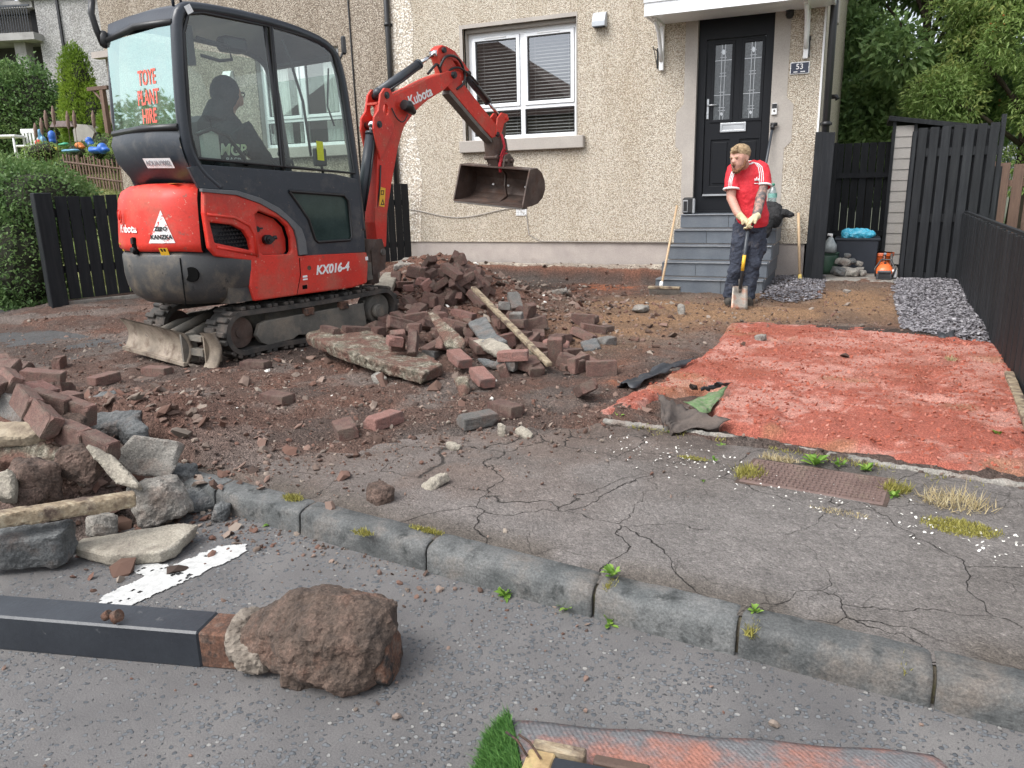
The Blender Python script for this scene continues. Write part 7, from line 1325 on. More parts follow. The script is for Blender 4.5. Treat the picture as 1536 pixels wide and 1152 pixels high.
mb.grid(P); fp_ = obj('turf_flap', mb, mat('turf_base', [(.02, .08, .015), (.03, .11, .02)], 9, .9), tl); so3 = fp_.modifiers.new('s', 'SOLIDIFY'); so3.thickness = .004
def blades(name, pts, nrm_, ln, wd_, m, lean=.5, jit=None):
    n = len(pts); pts = np.array(pts); a = rng.uniform(0, 6.28, n); side_ = np.stack([np.cos(a), np.sin(a), np.zeros(n)], 1)*wd_; up = np.array(nrm_, float)[None]+rng.normal(0, lean, (n, 3)); up /= np.linalg.norm(up, axis=1, keepdims=True); L = ln*rng.uniform(.6, 1.25, n)[:, None]
    bend = rng.normal(0, .35, (n, 3))*L; V = np.stack([pts-side_, pts+side_, pts+up*L*.55+side_*.7+bend*.15, pts+up*L*.55-side_*.7+bend*.15, pts+up*L+bend*.5], 1).reshape(-1, 3)
    i = np.arange(n)[:, None]*5; F_ = np.concatenate([i+[0, 1, 2], i+[0, 2, 3], i+[3, 2, 4]]); me = npmesh(name, V, F_, {'lc': np.repeat(rng.random(n), 5)}); me.materials.append(m); o = bpy.data.objects.new(name, me); COL.objects.link(o); return o
pts = []
for k in range(5200): a_, b_2 = rng.random(), rng.random(); p = T0.lerp(T3, a_).lerp(T1.lerp(T2, a_), b_2); pts.append((p.x, p.y, p.z))
o = blades('turf_pile', pts, (-.5, -.2, .8), .030, .0016, M_['turf'], .35); o.parent = tl; o.matrix_parent_inverse = ROOTM[tl.name].inverted(); o['kind'] = 'stuff'
pk = thing('painted_plank', tuple(at(1000, 1140, -.02)), 'black painted timber plank with bent nails lying on the turf backing', 'plank')
A_, B2 = Vector(at(795, 1125, .0)), Vector(at(1250, 1215, .0)); dd = (B2-A_).normalized(); ss = Vector((dd.y, -dd.x, 0)); W_ = .15
def plk(x0, x1, y0, y1, z0, z1, m, name, bev=.004):
    mb = MB(); R = Matrix((dd, ss, Vector((0, 0, 1)))).transposed(); mb.box(A_+dd*(x0+x1)/2+ss*(y0+y1)/2+Vector((0, 0, (z0+z1)/2)), (x1-x0, y1-y0, z1-z0), R, bev=bev); return obj(name, mb, m, pk)
plk(.055, 1.1, .0, .2, -.045, -.003, M_['post'], 'plank'); plk(-.005, .056, -.012, .2, -.046, -.004, mat('split_timber', [(.20, .13, .06), (.42, .30, .15), (.30, .27, .10)], 14, .9, .003, 50), 'bare_end')
plk(.0, .12, -.04, -.01, -.045, .002, M_['oldwood'], 'cleat'); plk(.14, .26, -.03, -.002, -.045, .0, mat('brown_stained_wood', [(.07, .045, .035), (.11, .07, .05)], 8, .8, .002, 50), 'cleat'); plk(.30, .40, -.025, -.002, -.045, -.001, bpy.data.materials['brown_stained_wood'], 'cleat')
for x in (.0, .03): mb = MB(); c = A_+dd*x+ss*.02; mb.tube([c+Vector((0, 0, .0)), c-dd*.03-ss*.02+Vector((0, 0, .02)), c-dd*.06-ss*.035+Vector((0, 0, .022))], .0028, 6); obj('nail', mb, M_['rust'], pk)
# ------------------------------------------------------------------ drain cover in the pavement
V4 = [Vector(at(*p, .008)) for p in ((1126, 686), (1326, 716), (1320, 758), (1132, 722))]; ex_ = (V4[1]-V4[0]); ey_ = (V4[3]-V4[0]); dc = thing('access_cover', tuple(V4[0]), 'rusty patterned iron access cover set in the pavement among weeds', 'cover')
ironm = mat('rusty_iron', [(.12, .078, .068), (.19, .13, .112)], 7, .75, .001, 60, dirt=((.2, .16, .12), .55, .8, 6))
mb = MB(); cc_ = sum(V4, Vector())/4; mb.box(cc_-Vector((0, 0, .018)), (ex_.length, ey_.length, .03), Matrix.Rotation(math.atan2(ex_.y, ex_.x), 3, 'Z')); obj('plate', mb, ironm, dc, bev=.002)
mb = MB(); R = Matrix.Rotation(math.atan2(ex_.y, ex_.x), 3, 'Z')
for i in range(26):
    for j in range(10):
        c = cc_+R @ Vector(((i-12.5)*ex_.length/27, (j-4.5)*ey_.length/11, .0)); mb.box((c.x, c.y, cc_.z+.002), (.016, .006, .007) if (i+j) % 2 else (.006, .016, .007), R)
o = obj('tread_pattern', mb, ironm, dc); o['kind'] = 'stuff'
mb = MB(); mb.box(cc_-Vector((0, 0, .020)), (ex_.length+.03, ey_.length+.03, .03), R); obj('frame', mb, M_['bucket'], dc)
# concrete edging between pavement and garden
ed = [at(*p, .0) for p in ((905, 632), (985, 642), (1085, 655), (1200, 675), (1340, 700), (1475, 722), (1580, 735))]
mb = MB(); mb.tube([(p[0], p[1], .0) for p in ed], [.018]*7, 8, up=(0, 0, 1)); me = remesh(mb, .008, 0, 'garden_edging', disp=.010, dscale=.05); me.materials.append(M_['conc']); tag(obj('garden_edging', me, None), 'thin broken concrete edging between pavement and red sand', 'edging')
# turf flap, membrane
def sheet(pts, nx, ny, m, name, lab, cat, amp=.02, th=.004, sd_=3):
    A, B_, C_, D_ = [Vector(p) for p in pts]; P = []
    for i in range(nx+1):
        row = []
        for j in range(ny+1):
            u_, v_ = i/nx, j/ny; q = A.lerp(B_, u_).lerp(D_.lerp(C_, u_), v_); q.z += amp*(float(fbm(np.array(u_*5+sd_), np.array(v_*3), 3, sd_))-.35)*2; q.x += .02*(float(fbm(np.array(u_*7), np.array(v_*5+sd_), 2, 2))-.5); row.append(q)
        P.append(row)
    mb = MB(); mb.grid(P); o = obj(name, mb, m, loc=tuple((A+B_+C_+D_)/4)); s_ = o.modifiers.new('s', 'SOLIDIFY'); s_.thickness = th; return tag(o, lab, cat)
fab = mat('black_membrane', [(.02, .022, .026), (.05, .052, .058)], 9, .55, .004, 20)
sheet([at(925, 582, .02), at(985, 555, .05), at(1045, 535, .07), at(950, 585, .03)], 24, 8, fab, 'weed_membrane', 'crumpled black weed membrane sticking out left of the red sand', 'membrane', .05)
sheet([at(1050, 584, .05), at(1075, 578, .06), at(1098, 573, .05), at(1062, 588, .03)], 12, 4, fab, 'weed_membrane', 'thin black membrane fold above the green turf patch', 'membrane', .03)
sheet([at(985, 592, .04), at(1095, 640, .02), at(1010, 648, .02), at(995, 640, .03)], 24, 10, mat('turf_back_brown', [(.06, .05, .045), (.12, .095, .08)], 9, .95, .006, 40), 'turf_flap', 'folded-back brown underside of artificial turf at the pavement edge', 'turf', .06)
sheet([at(1025, 604, .03), at(1092, 582, .03), at(1066, 615, .03), at(1055, 625, .02)], 12, 6, mat('turf_green', [(.07, .14, .05), (.13, .2, .09), (.22, .2, .15)], 30, .95, .005, 90), 'turf_patch', 'small green patch of exposed artificial turf beside the folded flap', 'turf', .02)
sheet([at(1405, 500, .03), at(1432, 499, .05), at(1432, 510, .03), at(1408, 509, .02)], 8, 4, fab, 'membrane_scrap', 'black scrap of membrane poking out where slate gravel meets red sand', 'membrane', .04)
# ------------------------------------------------------------------ weeds, moss, dry grass
def weed(px, py, n, ln, lab, m='weed', z=None, group=None, spread=.6, wd_=.012, name='weed_plant', dz=0.):
    p = at(px, py, z) if z is not None else hit(px, py); c = np.array([p[0], p[1], p[2]+dz]); V, F_, lc = [], [], []
    for i in range(n):
        a = rng.uniform(0, 6.28); el = rng.uniform(.25, 1.25); L = ln*rng.uniform(.5, 1.1); d_ = np.array([math.cos(a)*math.cos(el), math.sin(a)*math.cos(el), math.sin(el)]); s_ = np.array([-math.sin(a), math.cos(a), 0]); b0 = c+np.r_[rng.normal(0, ln*.12, 2), 0]; w_ = wd_*rng.uniform(.6, 1.2); o_ = len(V); dr = np.array([0, 0, -L*.25])
        V += [b0, b0+d_*L*.35+s_*w_*.8, b0+d_*L*.7+s_*w_+dr*.3, b0+d_*L+dr, b0+d_*L*.7-s_*w_+dr*.3, b0+d_*L*.35-s_*w_*.8, b0+d_*L*.5-np.array([0, 0, w_*.4])]; F_ += [(o_, o_+1, o_+6), (o_+1, o_+2, o_+6), (o_+2, o_+3, o_+6), (o_+3, o_+4, o_+6), (o_+4, o_+5, o_+6), (o_+5, o_, o_+6)]; lc += [rng.random()]*7
    V = np.array(V)-c; me = npmesh(name, V, np.array(F_), {'lc': np.array(lc)}); me.materials.append(M_[m]); o = bpy.data.objects.new(name, me); COL.objects.link(o); o.location = c; return tag(o, lab, 'weed', group)
for px, py, n, ln, lab, z in ((1222, 696, 16, .085, 'bright green leafy weed behind the iron cover, the largest of the weeds', .0), (1300, 705, 16, .055, 'darker green weed right of the large bright one', .0), (1258, 698, 12, .045, 'small dark weed between the two larger weeds by the iron cover', .0), (758, 893, 18, .05, 'light green weed in the gutter, leftmost of the three by the kerb', -.1), (847, 912, 22, .055, 'bushy weed in the gutter, middle of the three by the kerb', -.1), (914, 935, 16, .05, 'light green weed in the gutter below a kerb joint, rightmost of the three', -.1),
        (412, 786, 20, .05, 'green weed at the foot of the kerb by the rubble', -.1), (1132, 918, 14, .035, 'weed growing out of the kerb joint in the lower right', .0), (918, 862, 18, .045, 'tall seedy weed growing from the kerb joint above the right gutter weed', .01), (1082, 668, 10, .03, 'low weed along the concrete edging, left of the iron cover', .0), (1008, 650, 10, .03, 'low weed at the concrete edging below the turf flap', .0), (970, 640, 9, .03, 'tiny weed at the left end of the concrete edging', .0),
        (925, 625, 10, .04, 'small weed tuft where red sand meets the pavement', .0), (1070, 800-110, 10, .03, 'tiny weed in the crack left of the iron cover', .0), (1500, 655, 8, .06, 'thin weed growing through the red sand at the right edge', .02), (1055, 722, 8, .02, 'tiny weed on the pavement left of the mossy clump', .0), (1340, 745, 16, .05, 'weed at the right end of the iron cover', .0)):
    weed(px, py, n, ln, lab, z=z, wd_=ln*.17)
def tuft(px, py, n, rad, ln, m, lab, z=0., name='moss', asp=1., ang=0., lean=.5, wd_=.0018):
    lean = .95 if m == 'dry' else .7
    c = at(px, py, z); r_ = rad*np.sqrt(rng.random(n))*(.6+.4*rng.random(n)); a = rng.uniform(0, 6.28, n); x = r_*np.cos(a); y = r_*np.sin(a)*asp; p = np.stack([c[0]+x*math.cos(ang)-y*math.sin(ang), c[1]+x*math.sin(ang)+y*math.cos(ang), np.full(n, z)], 1); o = blades(name, p, (0, 0, 1), ln, wd_, M_[m], lean); return tag(o, lab, name.replace('_', ' '), kind='stuff')
for px, py, n, rad, ln, m, lab, z, asp in ((1124, 712, 700, .07, .035, 'moss', 'yellow green moss at the left end of the iron cover', .0, 1.2), (1440, 792, 2200, .14, .013, 'moss', 'yellow moss cushion on the pavement at the right', .0, .6), (1430, 755, 420, .15, .055, 'dry', 'tangle of dry grass above the yellow moss', .0, .7), (1345, 735, 300, .06, .04, 'moss', 'moss along the right end of the iron cover', .0, 1), (1040, 688, 350, .08, .012, 'moss', 'thin moss in the pavement crack', .0, .3),
        (1170, 690, 260, .10, .03, 'dry', 'dry grass along the top edge of the iron cover', .0, .3), (1260, 770, 300, .12, .014, 'dry', 'dry brown litter below the iron cover', .0, .3), (440, 748, 350, .06, .018, 'moss', 'yellow moss on the second kerb stone joint', .0, .6), (640, 796, 350, .09, .014, 'moss', 'yellow moss strip behind the kerb', .0, .25), (545, 800, 200, .05, .018, 'moss', 'small moss clump on the kerb joint', .0, .5),
        (1128, 945, 260, .018, .022, 'moss', 'moss filling a kerb joint right of the gutter weeds', -.02, 2.5), (1357, 1000, 300, .015, .025, 'moss', 'moss filling the rightmost kerb joint', -.03, 3), (915, 880, 200, .016, .02, 'moss', 'moss in the kerb joint above the right gutter weed', -.01, 2), (1290, 1015, 120, .03, .015, 'moss', 'small moss clump in the gutter', -.1, .5), (1425, 1058, 160, .04, .02, 'dry', 'dry plant litter in the gutter at the far right', -.1, .5), (1425, 540, 200, .05, .03, 'dry', 'dry stalks by the fence', .02, 1)):
    tuft(px, py, n, rad, ln, m, lab, z, asp=asp, name='moss' if m == 'moss' else 'dry_grass', ang=-.12)
n = 900; x = rng.uniform(-1.0, 1.0, n); y = edge_y(x)-.02+rng.normal(0, .03, n); k = fbm(x*5, y*2, 3, 9) > .5; o = blades('grass_fringe', np.stack([x[k], y[k], np.zeros(k.sum())], 1), (0, 0, 1), .018, .0018, M_['moss'], .6); tag(o, 'thin fringe of moss and grass along the concrete edging', 'moss', kind='stuff')
# ------------------------------------------------------------------ foliage
def leaves(name, blobs, n, size, m, parent=None, droop=.25, aspect=.45, shell=.55, lump=0.):
    w_ = np.array([b[3]*b[4]*b[5] for b in blobs])**.67; w_ /= w_.sum(); idx = rng.choice(len(blobs), n, p=w_); B_ = np.array(blobs)[idx]; d_ = rng.normal(size=(n, 3)); d_ /= np.linalg.norm(d_, axis=1, keepdims=True); r_ = shell+(1-shell)*rng.random(n)**.7+rng.normal(0, .05, n)
    P = B_[:, :3]+d_*B_[:, 3:6]*r_[:, None]
    if lump: P += (np.stack([vnoise(P[:, 0]*2+i*7, P[:, 2]*2+P[:, 1], 50+i) for i in range(3)], 1)-.5)*lump
    ax = d_*.6+rng.normal(0, .7, (n, 3)); ax[:, 2] -= droop; ax /= np.linalg.norm(ax, axis=1, keepdims=True); q = rng.normal(size=(n, 3))*.6+np.array([0, 0, 1]); s_ = np.cross(ax, q); s_ /= np.linalg.norm(s_, axis=1, keepdims=True)+1e-6; nn = np.cross(s_, ax)
    L = size*rng.uniform(.6, 1.25, n)[:, None]; V = np.stack([P, P+ax*L*.45+s_*L*aspect*.5+nn*L*.06, P+ax*L-nn*L*.08, P+ax*L*.45-s_*L*aspect*.5+nn*L*.06], 1).reshape(-1, 3); i = np.arange(n)[:, None]*4; F_ = np.concatenate([i+[0, 1, 2], i+[0, 2, 3]])
    lc = np.clip(.5*vnoise(P[:, 0]*1.7, P[:, 2]*1.7+P[:, 1], 3)+.5*rng.random(n), 0, 1); inv = ROOTM.get(parent.name) if parent is not None else None
    if inv is not None: t_ = np.array(inv.inverted().translation); V = V+t_
    me = npmesh(name, V, F_, {'lc': np.repeat(lc, 4)}); me.materials.append(m); o = bpy.data.objects.new(name, me); COL.objects.link(o); o.parent = parent; return o
def tree(loc, H_, R_, m, lab, n=26000, size=.16, nb=26, trunk=.16, crown_z=.55, name='tree', asp=.45, droop=.3, seed=1, flat=.8, cat='tree'):
    rs = np.random.default_rng(seed); t = thing(name, loc, lab, cat); c = np.array(loc); mb = MB(); top = c+[0, 0, H_*.8]
    mb.tube([c, c+[.05, .03, H_*.3], c+[-.05, .1, H_*.55], top], [trunk, trunk*.8, trunk*.5, trunk*.15], 10); obj('trunk', mb, M_['bark'], t); blobs = []
    for i in range(nb):
        a = rs.uniform(0, 6.28); h_ = H_*(1-crown_z)+H_*crown_z*rs.random()**.8; k = math.sin(math.pi*min(1, (h_/H_-(1-crown_z))/crown_z*.85+.12)); rr = R_*k*rs.uniform(.35, .95); b_ = c+[math.cos(a)*rr, math.sin(a)*rr, h_]; s_ = R_*rs.uniform(.24, .42); blobs.append((*b_, s_, s_, s_*flat))
        mb = MB(); st_ = c+[0, 0, h_*.65]; mb.tube([st_, (st_+b_)/2+[0, 0, .1], b_], [trunk*.3, trunk*.18, trunk*.06], 6)
        if i < 14: obj('limb', mb, M_['bark'], t)
    leaves('crown', blobs, n, size, m, t, droop, asp); return t
def P3(px, D): p = atd(px, 262, D); return p
tree(tuple(np.r_[P3(1372, 16)[:2], .0]), 7.6, 2.1, M_['leaf_dark'], 'dense dark green broadleaf tree rising behind the shed next to the house', 52000, .19, 46, seed=3, crown_z=.86)
tree(tuple(np.r_[P3(1300, 19)[:2], .0]), 4.7, 1.9, M_['leaf_dark'], 'dark tree partly hidden behind the house corner at the back', 24000, .18, 26, seed=8, crown_z=.88)
tree(tuple(np.r_[P3(1530, 13.5)[:2], .0]), 5.2, 1.9, M_['leaf_light'], 'lighter green rowan tree with orange berries at the right edge', 46000, .115, 40, seed=5, crown_z=.75, asp=.3)
tree(tuple(np.r_[P3(1475, 22)[:2], .0]), 12.5, 2.6, M_['leaf_conifer'], 'tall dark conifer towering behind the other trees at the right', 42000, .17, 44, seed=6, asp=.25, droop=1.1, crown_z=.9)
tree(tuple(np.r_[P3(1620, 20)[:2], .0]), 11.5, 3.4, M_['leaf_conifer'], 'dark drooping conifer at the top right corner', 30000, .18, 40, seed=9, asp=.25, droop=1.2, crown_z=.9)
# berries
c = P3(1530, 13.5); n = 70; cl = rng.normal(size=(7, 3))*[1.1, 1.1, 1.0]+[c[0], c[1], 3.1]; pp = cl[rng.integers(7, size=n)]+rng.normal(0, .07, (n, 3)); M_['berry'] = chips('orange_berries', [(.36, .10, .03), (.42, .16, .05)], .5); o = scatter('berry_clusters', pp, np.full(n, .018), M_['berry'], flat=1.); tag(o, 'orange berry clusters in the rowan tree', 'berries')
def bush(loc, blobs, n, size, m, lab, cat, name, asp=.5, droop=.1, shell=.75):
    t = thing(name, loc, lab, cat); B_ = [(loc[0]+b[0], loc[1]+b[1], loc[2]+b[2], *b[3:]) for b in blobs]; mb = MB()
    for b in B_[:3]: mb.tube([loc, tuple((np.array(loc)+b[:3])/2), b[:3]], [.03, .02, .01], 6)
    obj('stem', mb, M_['bark'], t); mb = MB()
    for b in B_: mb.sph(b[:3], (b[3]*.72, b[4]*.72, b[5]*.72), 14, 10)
    me = remesh(mb, .08, 1, 'shade_core', disp=.05, dscale=.2); me.transform(ROOTM[t.name].inverted()); obj('shade_core', me, mat('twiggy_shade', [(.015, .02, .01), (.035, .035, .02)], 8, .95) if 'twiggy_shade' not in bpy.data.materials else bpy.data.materials['twiggy_shade'], t)  # solid core; the shade between the leaves is put into its dark colour
    leaves('foliage', B_, n, size, m, t, droop, asp, shell); return t
# near hedge
hb = at(40, 460, 0); hl = (float(hb[0]), float(hb[1]), 0.); rows = []
dirh = np.array([-math.cos(.25), -math.sin(.25)])
for i in range(9):
    q = np.array([-8.75, 5.95])+np.array([-.95, .05])*i*.5; rows.append((q[0]-hl[0], q[1]-hl[1], .55, .46, .5, .68)); rows.append((q[0]-hl[0]+.1, q[1]-hl[1]+.25, 1.20+.07*i, .5, .55, .46))
for i in range(2): rows.append((-8.85-hl[0]-.02*i, 6.3+.36*i-hl[1], 1.10+.02*i, .42, .42, .40))
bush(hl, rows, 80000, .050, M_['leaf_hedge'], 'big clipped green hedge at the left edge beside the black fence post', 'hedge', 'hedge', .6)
# left terrain: garden bank rising behind the fence
X, Y, Q = field(-40, -8.1, 5.0, 48, .5); Z = -.02+sstep(0, 6, Y-9+(-X-9)*.25)*1.85+sstep(0, 20, Y-16)*.6+(fbm(X*.5, Y*.5, 3, 6)-.5)*.1; C = mixn(np.tile(np.array([.10, .16, .035]), (len(X), 1)), np.array([.24, .24, .10]), sstep(.4, .6, fbm(X*.8, Y*.8, 4, 12)))
struct('lawn', npmesh('lawn', np.stack([X, Y, Z], 1), Q, {'Col': C}, True), groundmat('lawn_grass', (.7, 1.3), 30, .02, 30)); 
def LZ(x, y): return float(-.02+sstep(0, 6, y-9+(-x-9)*.25)*1.85+sstep(0, 20, y-16)*.6)
def lp(px, D): p = atd(px, 262, D); return (float(p[0]), float(p[1]), LZ(p[0], p[1]))
def top_z(py, px, D): return float(atd(px, py, D)[2])
# grass blades on the bank
n = 26000; t_ = rng.random(n); cx = rng.uniform(95, 240, n); Dd = rng.uniform(11, 17, n); pts = np.array([atd(a, 262, d_)[:2] for a, d_ in zip(cx, Dd)]); z = np.array([LZ(a, b) for a, b in pts]); o = blades('bank_grass', np.c_[pts, z], (0, 0, 1), .07, .006, leafmat('pale_grass', [(.14, .18, .05), (.24, .27, .10), (.38, .36, .2)], .25), .5); tag(o, 'pale rough grass on the bank behind the left fence', 'grass', kind='stuff')
# low picket fence
pf0, pf1 = lp(100, 16.5), lp(215, 15.5); pf = thing('picket_fence', pf0, 'low brown weathered picket fence between bank and play garden', 'fence')
for i in range(26):
    k = i/25; x, y = pf0[0]+(pf1[0]-pf0[0])*k, pf0[1]+(pf1[1]-pf0[1])*k; zz = LZ(x, y); m = MB(); m.box((x, y, zz+.30), (.035, .02, .62+.12*rng.random()), Matrix.Rotation(rng.normal(0, .05), 3, 'Y')); obj('picket', m, M_['brownfence'], pf)
for z in (.22, .48): m = MB(); m.tube([(pf0[0], pf0[1], LZ(*pf0[:2])+z), (pf1[0], pf1[1], LZ(*pf1[:2])+z)], .022, 6); obj('rail', m, M_['brownfence'], pf)
def plant(px, D, h_, n, m, lab, r_=.3, name='shrub', size=.06):
    p = lp(px, D); bush(p, [(rng.uniform(-r_, r_), rng.uniform(-r_, r_), h_*k, r_*.8, r_*.8, h_*.3) for k in (.3, .5, .75)], n, size, M_[m], lab, 'shrub', name)
plant(128, 17.8, .85, 1800, 'leaf_hedge', 'scruffy shrub above the picket fence, behind the blue toys', .5); plant(88, 17.6, .7, 1600, 'leaf_light', 'flowering shrub with pink spikes above the hedge', .5); plant(175, 17.4, .8, 1400, 'leaf_light', 'thin shrub under the wooden pergola post', .35)
for ip, px in enumerate((62, 72, 80, 92, 112, 122, 178, 150)):
    p = lp(px, 17.2); m = MB(); h_ = top_z(165+rng.uniform(-4, 22), px, 17.2); z = p[2]; m.tube([p, (p[0]+.03, p[1], z+(h_-z)*.72), (p[0]+.04, p[1], z+(h_-z)*.76), (p[0]+.05, p[1], z+(h_-z)*.9), (p[0]+.06, p[1], h_)], [.006, .006, .035, .04, .012], 6); tag(obj('flower_spike', m, mat('dull_pink_flower', [(.13, .10, .07), (.26, .16, .14)], 30, .9) if 'dull_pink_flower' not in bpy.data.materials else bpy.data.materials['dull_pink_flower'], loc=p), ('leftmost', 'second', 'third', 'fourth', 'fifth', 'sixth', 'rightmost', 'seventh')[ip]+' dull pink flower spike from the left above the garden shrubs', 'flower', 'pink flower spikes in the left garden')
# far hedge and bright conifer
fh = lp(20, 23); bl_ = []
for i in range(8): q = atd(-40+i*19, 262, 23); bl_.append((q[0]-fh[0], q[1]-fh[1], 1.7 if i < 7 else 1.3, .8, .8, 1.7 if i < 7 else 1.3))
bush(fh, bl_, 26000, .11, M_['leaf_hedge'], 'tall dark clipped hedge in front of the flats', 'hedge', 'hedge', .6)
cf = lp(137, 20.5); bush(cf, [(0, 0, .6, .62, .62, .9), (.05, 0, 1.3, .50, .5, .75), (-.22, 0, 2.3, .3, .3, .85), (.16, 0, 2.35, .3, .3, .8), (-.02, 0, 2.6, .26, .26, .7), (.45, 0, 1.4, .34, .34, .9), (-.42, 0, 1.4, .3, .3, .8), (.0, 0, 1.8, .5, .4, .8)], 22000, .10, M_['leaf_lime'], 'bright yellow-green conifer bush in front of the flats', 'conifer', 'conifer_bush', .3, droop=-.7)
cf2 = lp(176, 19.5); bush(cf2, [(0, 0, .5, .4, .4, .7), (.0, 0, 1.1, .3, .3, .5)], 5000, .09, M_['leaf_lime'], 'smaller lime conifer behind the pergola post', 'conifer', 'conifer_bush', .3, droop=-.7)
# pergola post with bracket
pg = lp(172, 18); t = thing('pergola', pg, 'brown timber pergola post with curved brace and short beam', 'pergola'); zt = top_z(138, 166, 18)
m = MB(); m.box((pg[0], pg[1], (pg[2]+zt)/2), (.10, .10, zt-pg[2])); obj('post', m, M_['brownfence'], t); m = MB(); m.box((pg[0]-.12, pg[1], zt+.03), (.65, .10, .08)); obj('beam', m, M_['brownfence'], t); m = MB(); m.tube([(pg[0], pg[1], zt-.45), (pg[0]-.1, pg[1], zt-.2), (pg[0]-.3, pg[1], zt)], .03, 6); obj('brace', m, M_['brownfence'], t)
# toys and furniture of the play garden
colr = {k: mat(k+'_toy_plastic', [v], 5, .4) for k, v in dict(blue=(.03, .13, .5), red=(.55, .04, .03), orange=(.65, .2, .04), green=(.03, .3, .15), white=(.75, .75, .73), sky=(.12, .3, .45), yellow=(.6, .45, .05), pink=(.65, .08, .2)).items()}
def tz(px, py, D): return atd(px, py, D)
def boxat(px0, px1, py0, py1, D, dep, m, name, lab, cat):
    a, b = tz(px0, py1, D), tz(px1, py0, D); mb = MB(); c = (a+b)/2; w_ = math.hypot(b[0]-a[0], b[1]-a[1]); mb.box(c, (w_, dep, abs(b[2]-a[2])), Matrix.Rotation(YAW*1., 3, 'Z'), bev=.02); return tag(obj(name, mb, m, loc=tuple(c)), lab, cat)
# white patio chair
q = lp(48, 18.5); ch = thing('patio_chair', q, 'white plastic patio chair above the hedge', 'chair'); zc = top_z(220, 48, 18.5); zt = top_z(197, 48, 18.5)
RY_ = Matrix.Rotation(YAW, 3, 'Z')
for i in range(5): m = MB(); m.box(Vector((q[0], q[1], (zc+zt)/2))+RY_ @ Vector((-.16+.08*i, .18, 0)), (.045, .02, zt-zc), RY_); obj('back_slat', m, colr['white'], ch)
m = MB(); m.box(Vector((q[0], q[1], zt))+RY_ @ Vector((0, .18, 0)), (.42, .03, .1), RY_, bev=.02); obj('back_rail', m, colr['white'], ch); m = MB(); m.box((q[0], q[1], zc), (.42, .4, .04), RY_, bev=.01); obj('seat', m, colr['white'], ch)
for a, b in ((-.17, -.16), (.17, -.16), (-.17, .16), (.17, .16)): v_ = RY_ @ Vector((a, b, 0)); m = MB(); m.tube([(q[0]+v_.x, q[1]+v_.y, zc), (q[0]+v_.x*1.1, q[1]+v_.y*1.1, q[2])], .02, 6); obj('leg', m, colr['white'], ch)
q = lp(12, 18.5); tb = thing('patio_table', q, 'white rail-topped garden table left of the white chair', 'table'); zt = top_z(206, 12, 18.5); m = MB(); m.box((q[0], q[1], zt), (.95, .5, .05), RY_, bev=.01); obj('tabletop', m, colr['white'], tb)
for a, b in ((-.4, -.2), (.4, -.2), (-.4, .2), (.4, .2)): v_ = RY_ @ Vector((a, b, 0)); m = MB(); m.tube([(q[0]+v_.x, q[1]+v_.y, zt), (q[0]+v_.x, q[1]+v_.y, q[2])], .025, 6); obj('leg', m, colr['white'], tb)
# blue ride-on tub, slide etc.
def toyblob(px, py, D, r_, m, name, lab, sph, cat='toy'):
    c = Vector(tz(px, py, D)); mb = MB()
    for (a, b, z, rx, ry_, rz_) in sph: mb.sph(c+Vector((a, b, z)), (rx, ry_, rz_), 14, 10)
    me = remesh(mb, .02, 2, name, inv=Matrix.Translation(-c)); me.materials.append(m); o = bpy.data.objects.new(name, me); COL.objects.link(o); o.location = c; return tag(o, lab, cat)
toyblob(149, 223, 16.8, .2, colr['blue'], 'ride_on_toy', 'bright blue scooped plastic toy seat right of the shrubs', [(-.08, 0, -.03, .22, .15, .07), (.10, 0, .0, .10, .12, .12), (.20, 0, -.03, .07, .1, .05), (-.22, 0, .0, .05, .1, .06)])
toyblob(78, 205, 18, .2, colr['blue'], 'toddler_swing', 'blue and red toddler swing seat left of the shrubs', [(0, 0, 0, .09, .1, .14), (.02, 0, -.1, .07, .1, .06)]); toyblob(63, 207, 18.2, .2, colr['sky'], 'toy_slide', 'pale blue toy slide beside the toddler swing', [(-.04, 0, .05, .05, .08, .16), (.04, 0, -.08, .06, .08, .12)])
toyblob(58, 215, 17.9, .2, colr['red'], 'toy_horse', 'small red toy beside the white chair', [(0, 0, 0, .08, .08, .09), (.05, 0, -.04, .06, .06, .05)]); toyblob(119, 218, 17.2, .2, colr['orange'], 'toy_car', 'orange toy car in the middle of the play garden', [(0, 0, 0, .10, .1, .07), (.08, 0, -.04, .07, .08, .04)])
toyblob(96, 217, 17.6, .2, colr['green'], 'sandpit_toy', 'green flat toy lid between blue and orange toys', [(0, 0, 0, .14, .12, .035), (.05, 0, .02, .08, .08, .03)]); toyblob(134, 212, 17.6, .2, colr['blue'], 'climbing_toy', 'blue climbing toy behind the scooped seat', [(0, 0, 0, .08, .1, .10), (.05, 0, -.08, .08, .1, .08)])
toyblob(106, 226, 17.0, .2, colr['sky'], 'paddling_ring', 'pale grey blue ring toy under the green lid', [(-.1, 0, 0, .14, .12, .035), (.1, 0, 0, .14, .12, .035)]); toyblob(80, 222, 17.6, .2, colr['yellow'], 'baby_walker', 'yellow toy base below the toddler swing', [(0, 0, 0, .12, .1, .02), (.08, 0, -.04, .08, .1, .02)])
c = tz(181, 220, 16.3); m = MB(); m.tube([tz(183, 238, 16.3), tz(182, 222, 16.3), tz(179, 209, 16.3), tz(183, 205, 16.3)], [.05, .055, .05, .04], 8); tag(obj('play_tube', m, colr['red'], loc=tuple(c)), 'red and pink upright play post next to the house wall', 'toy')
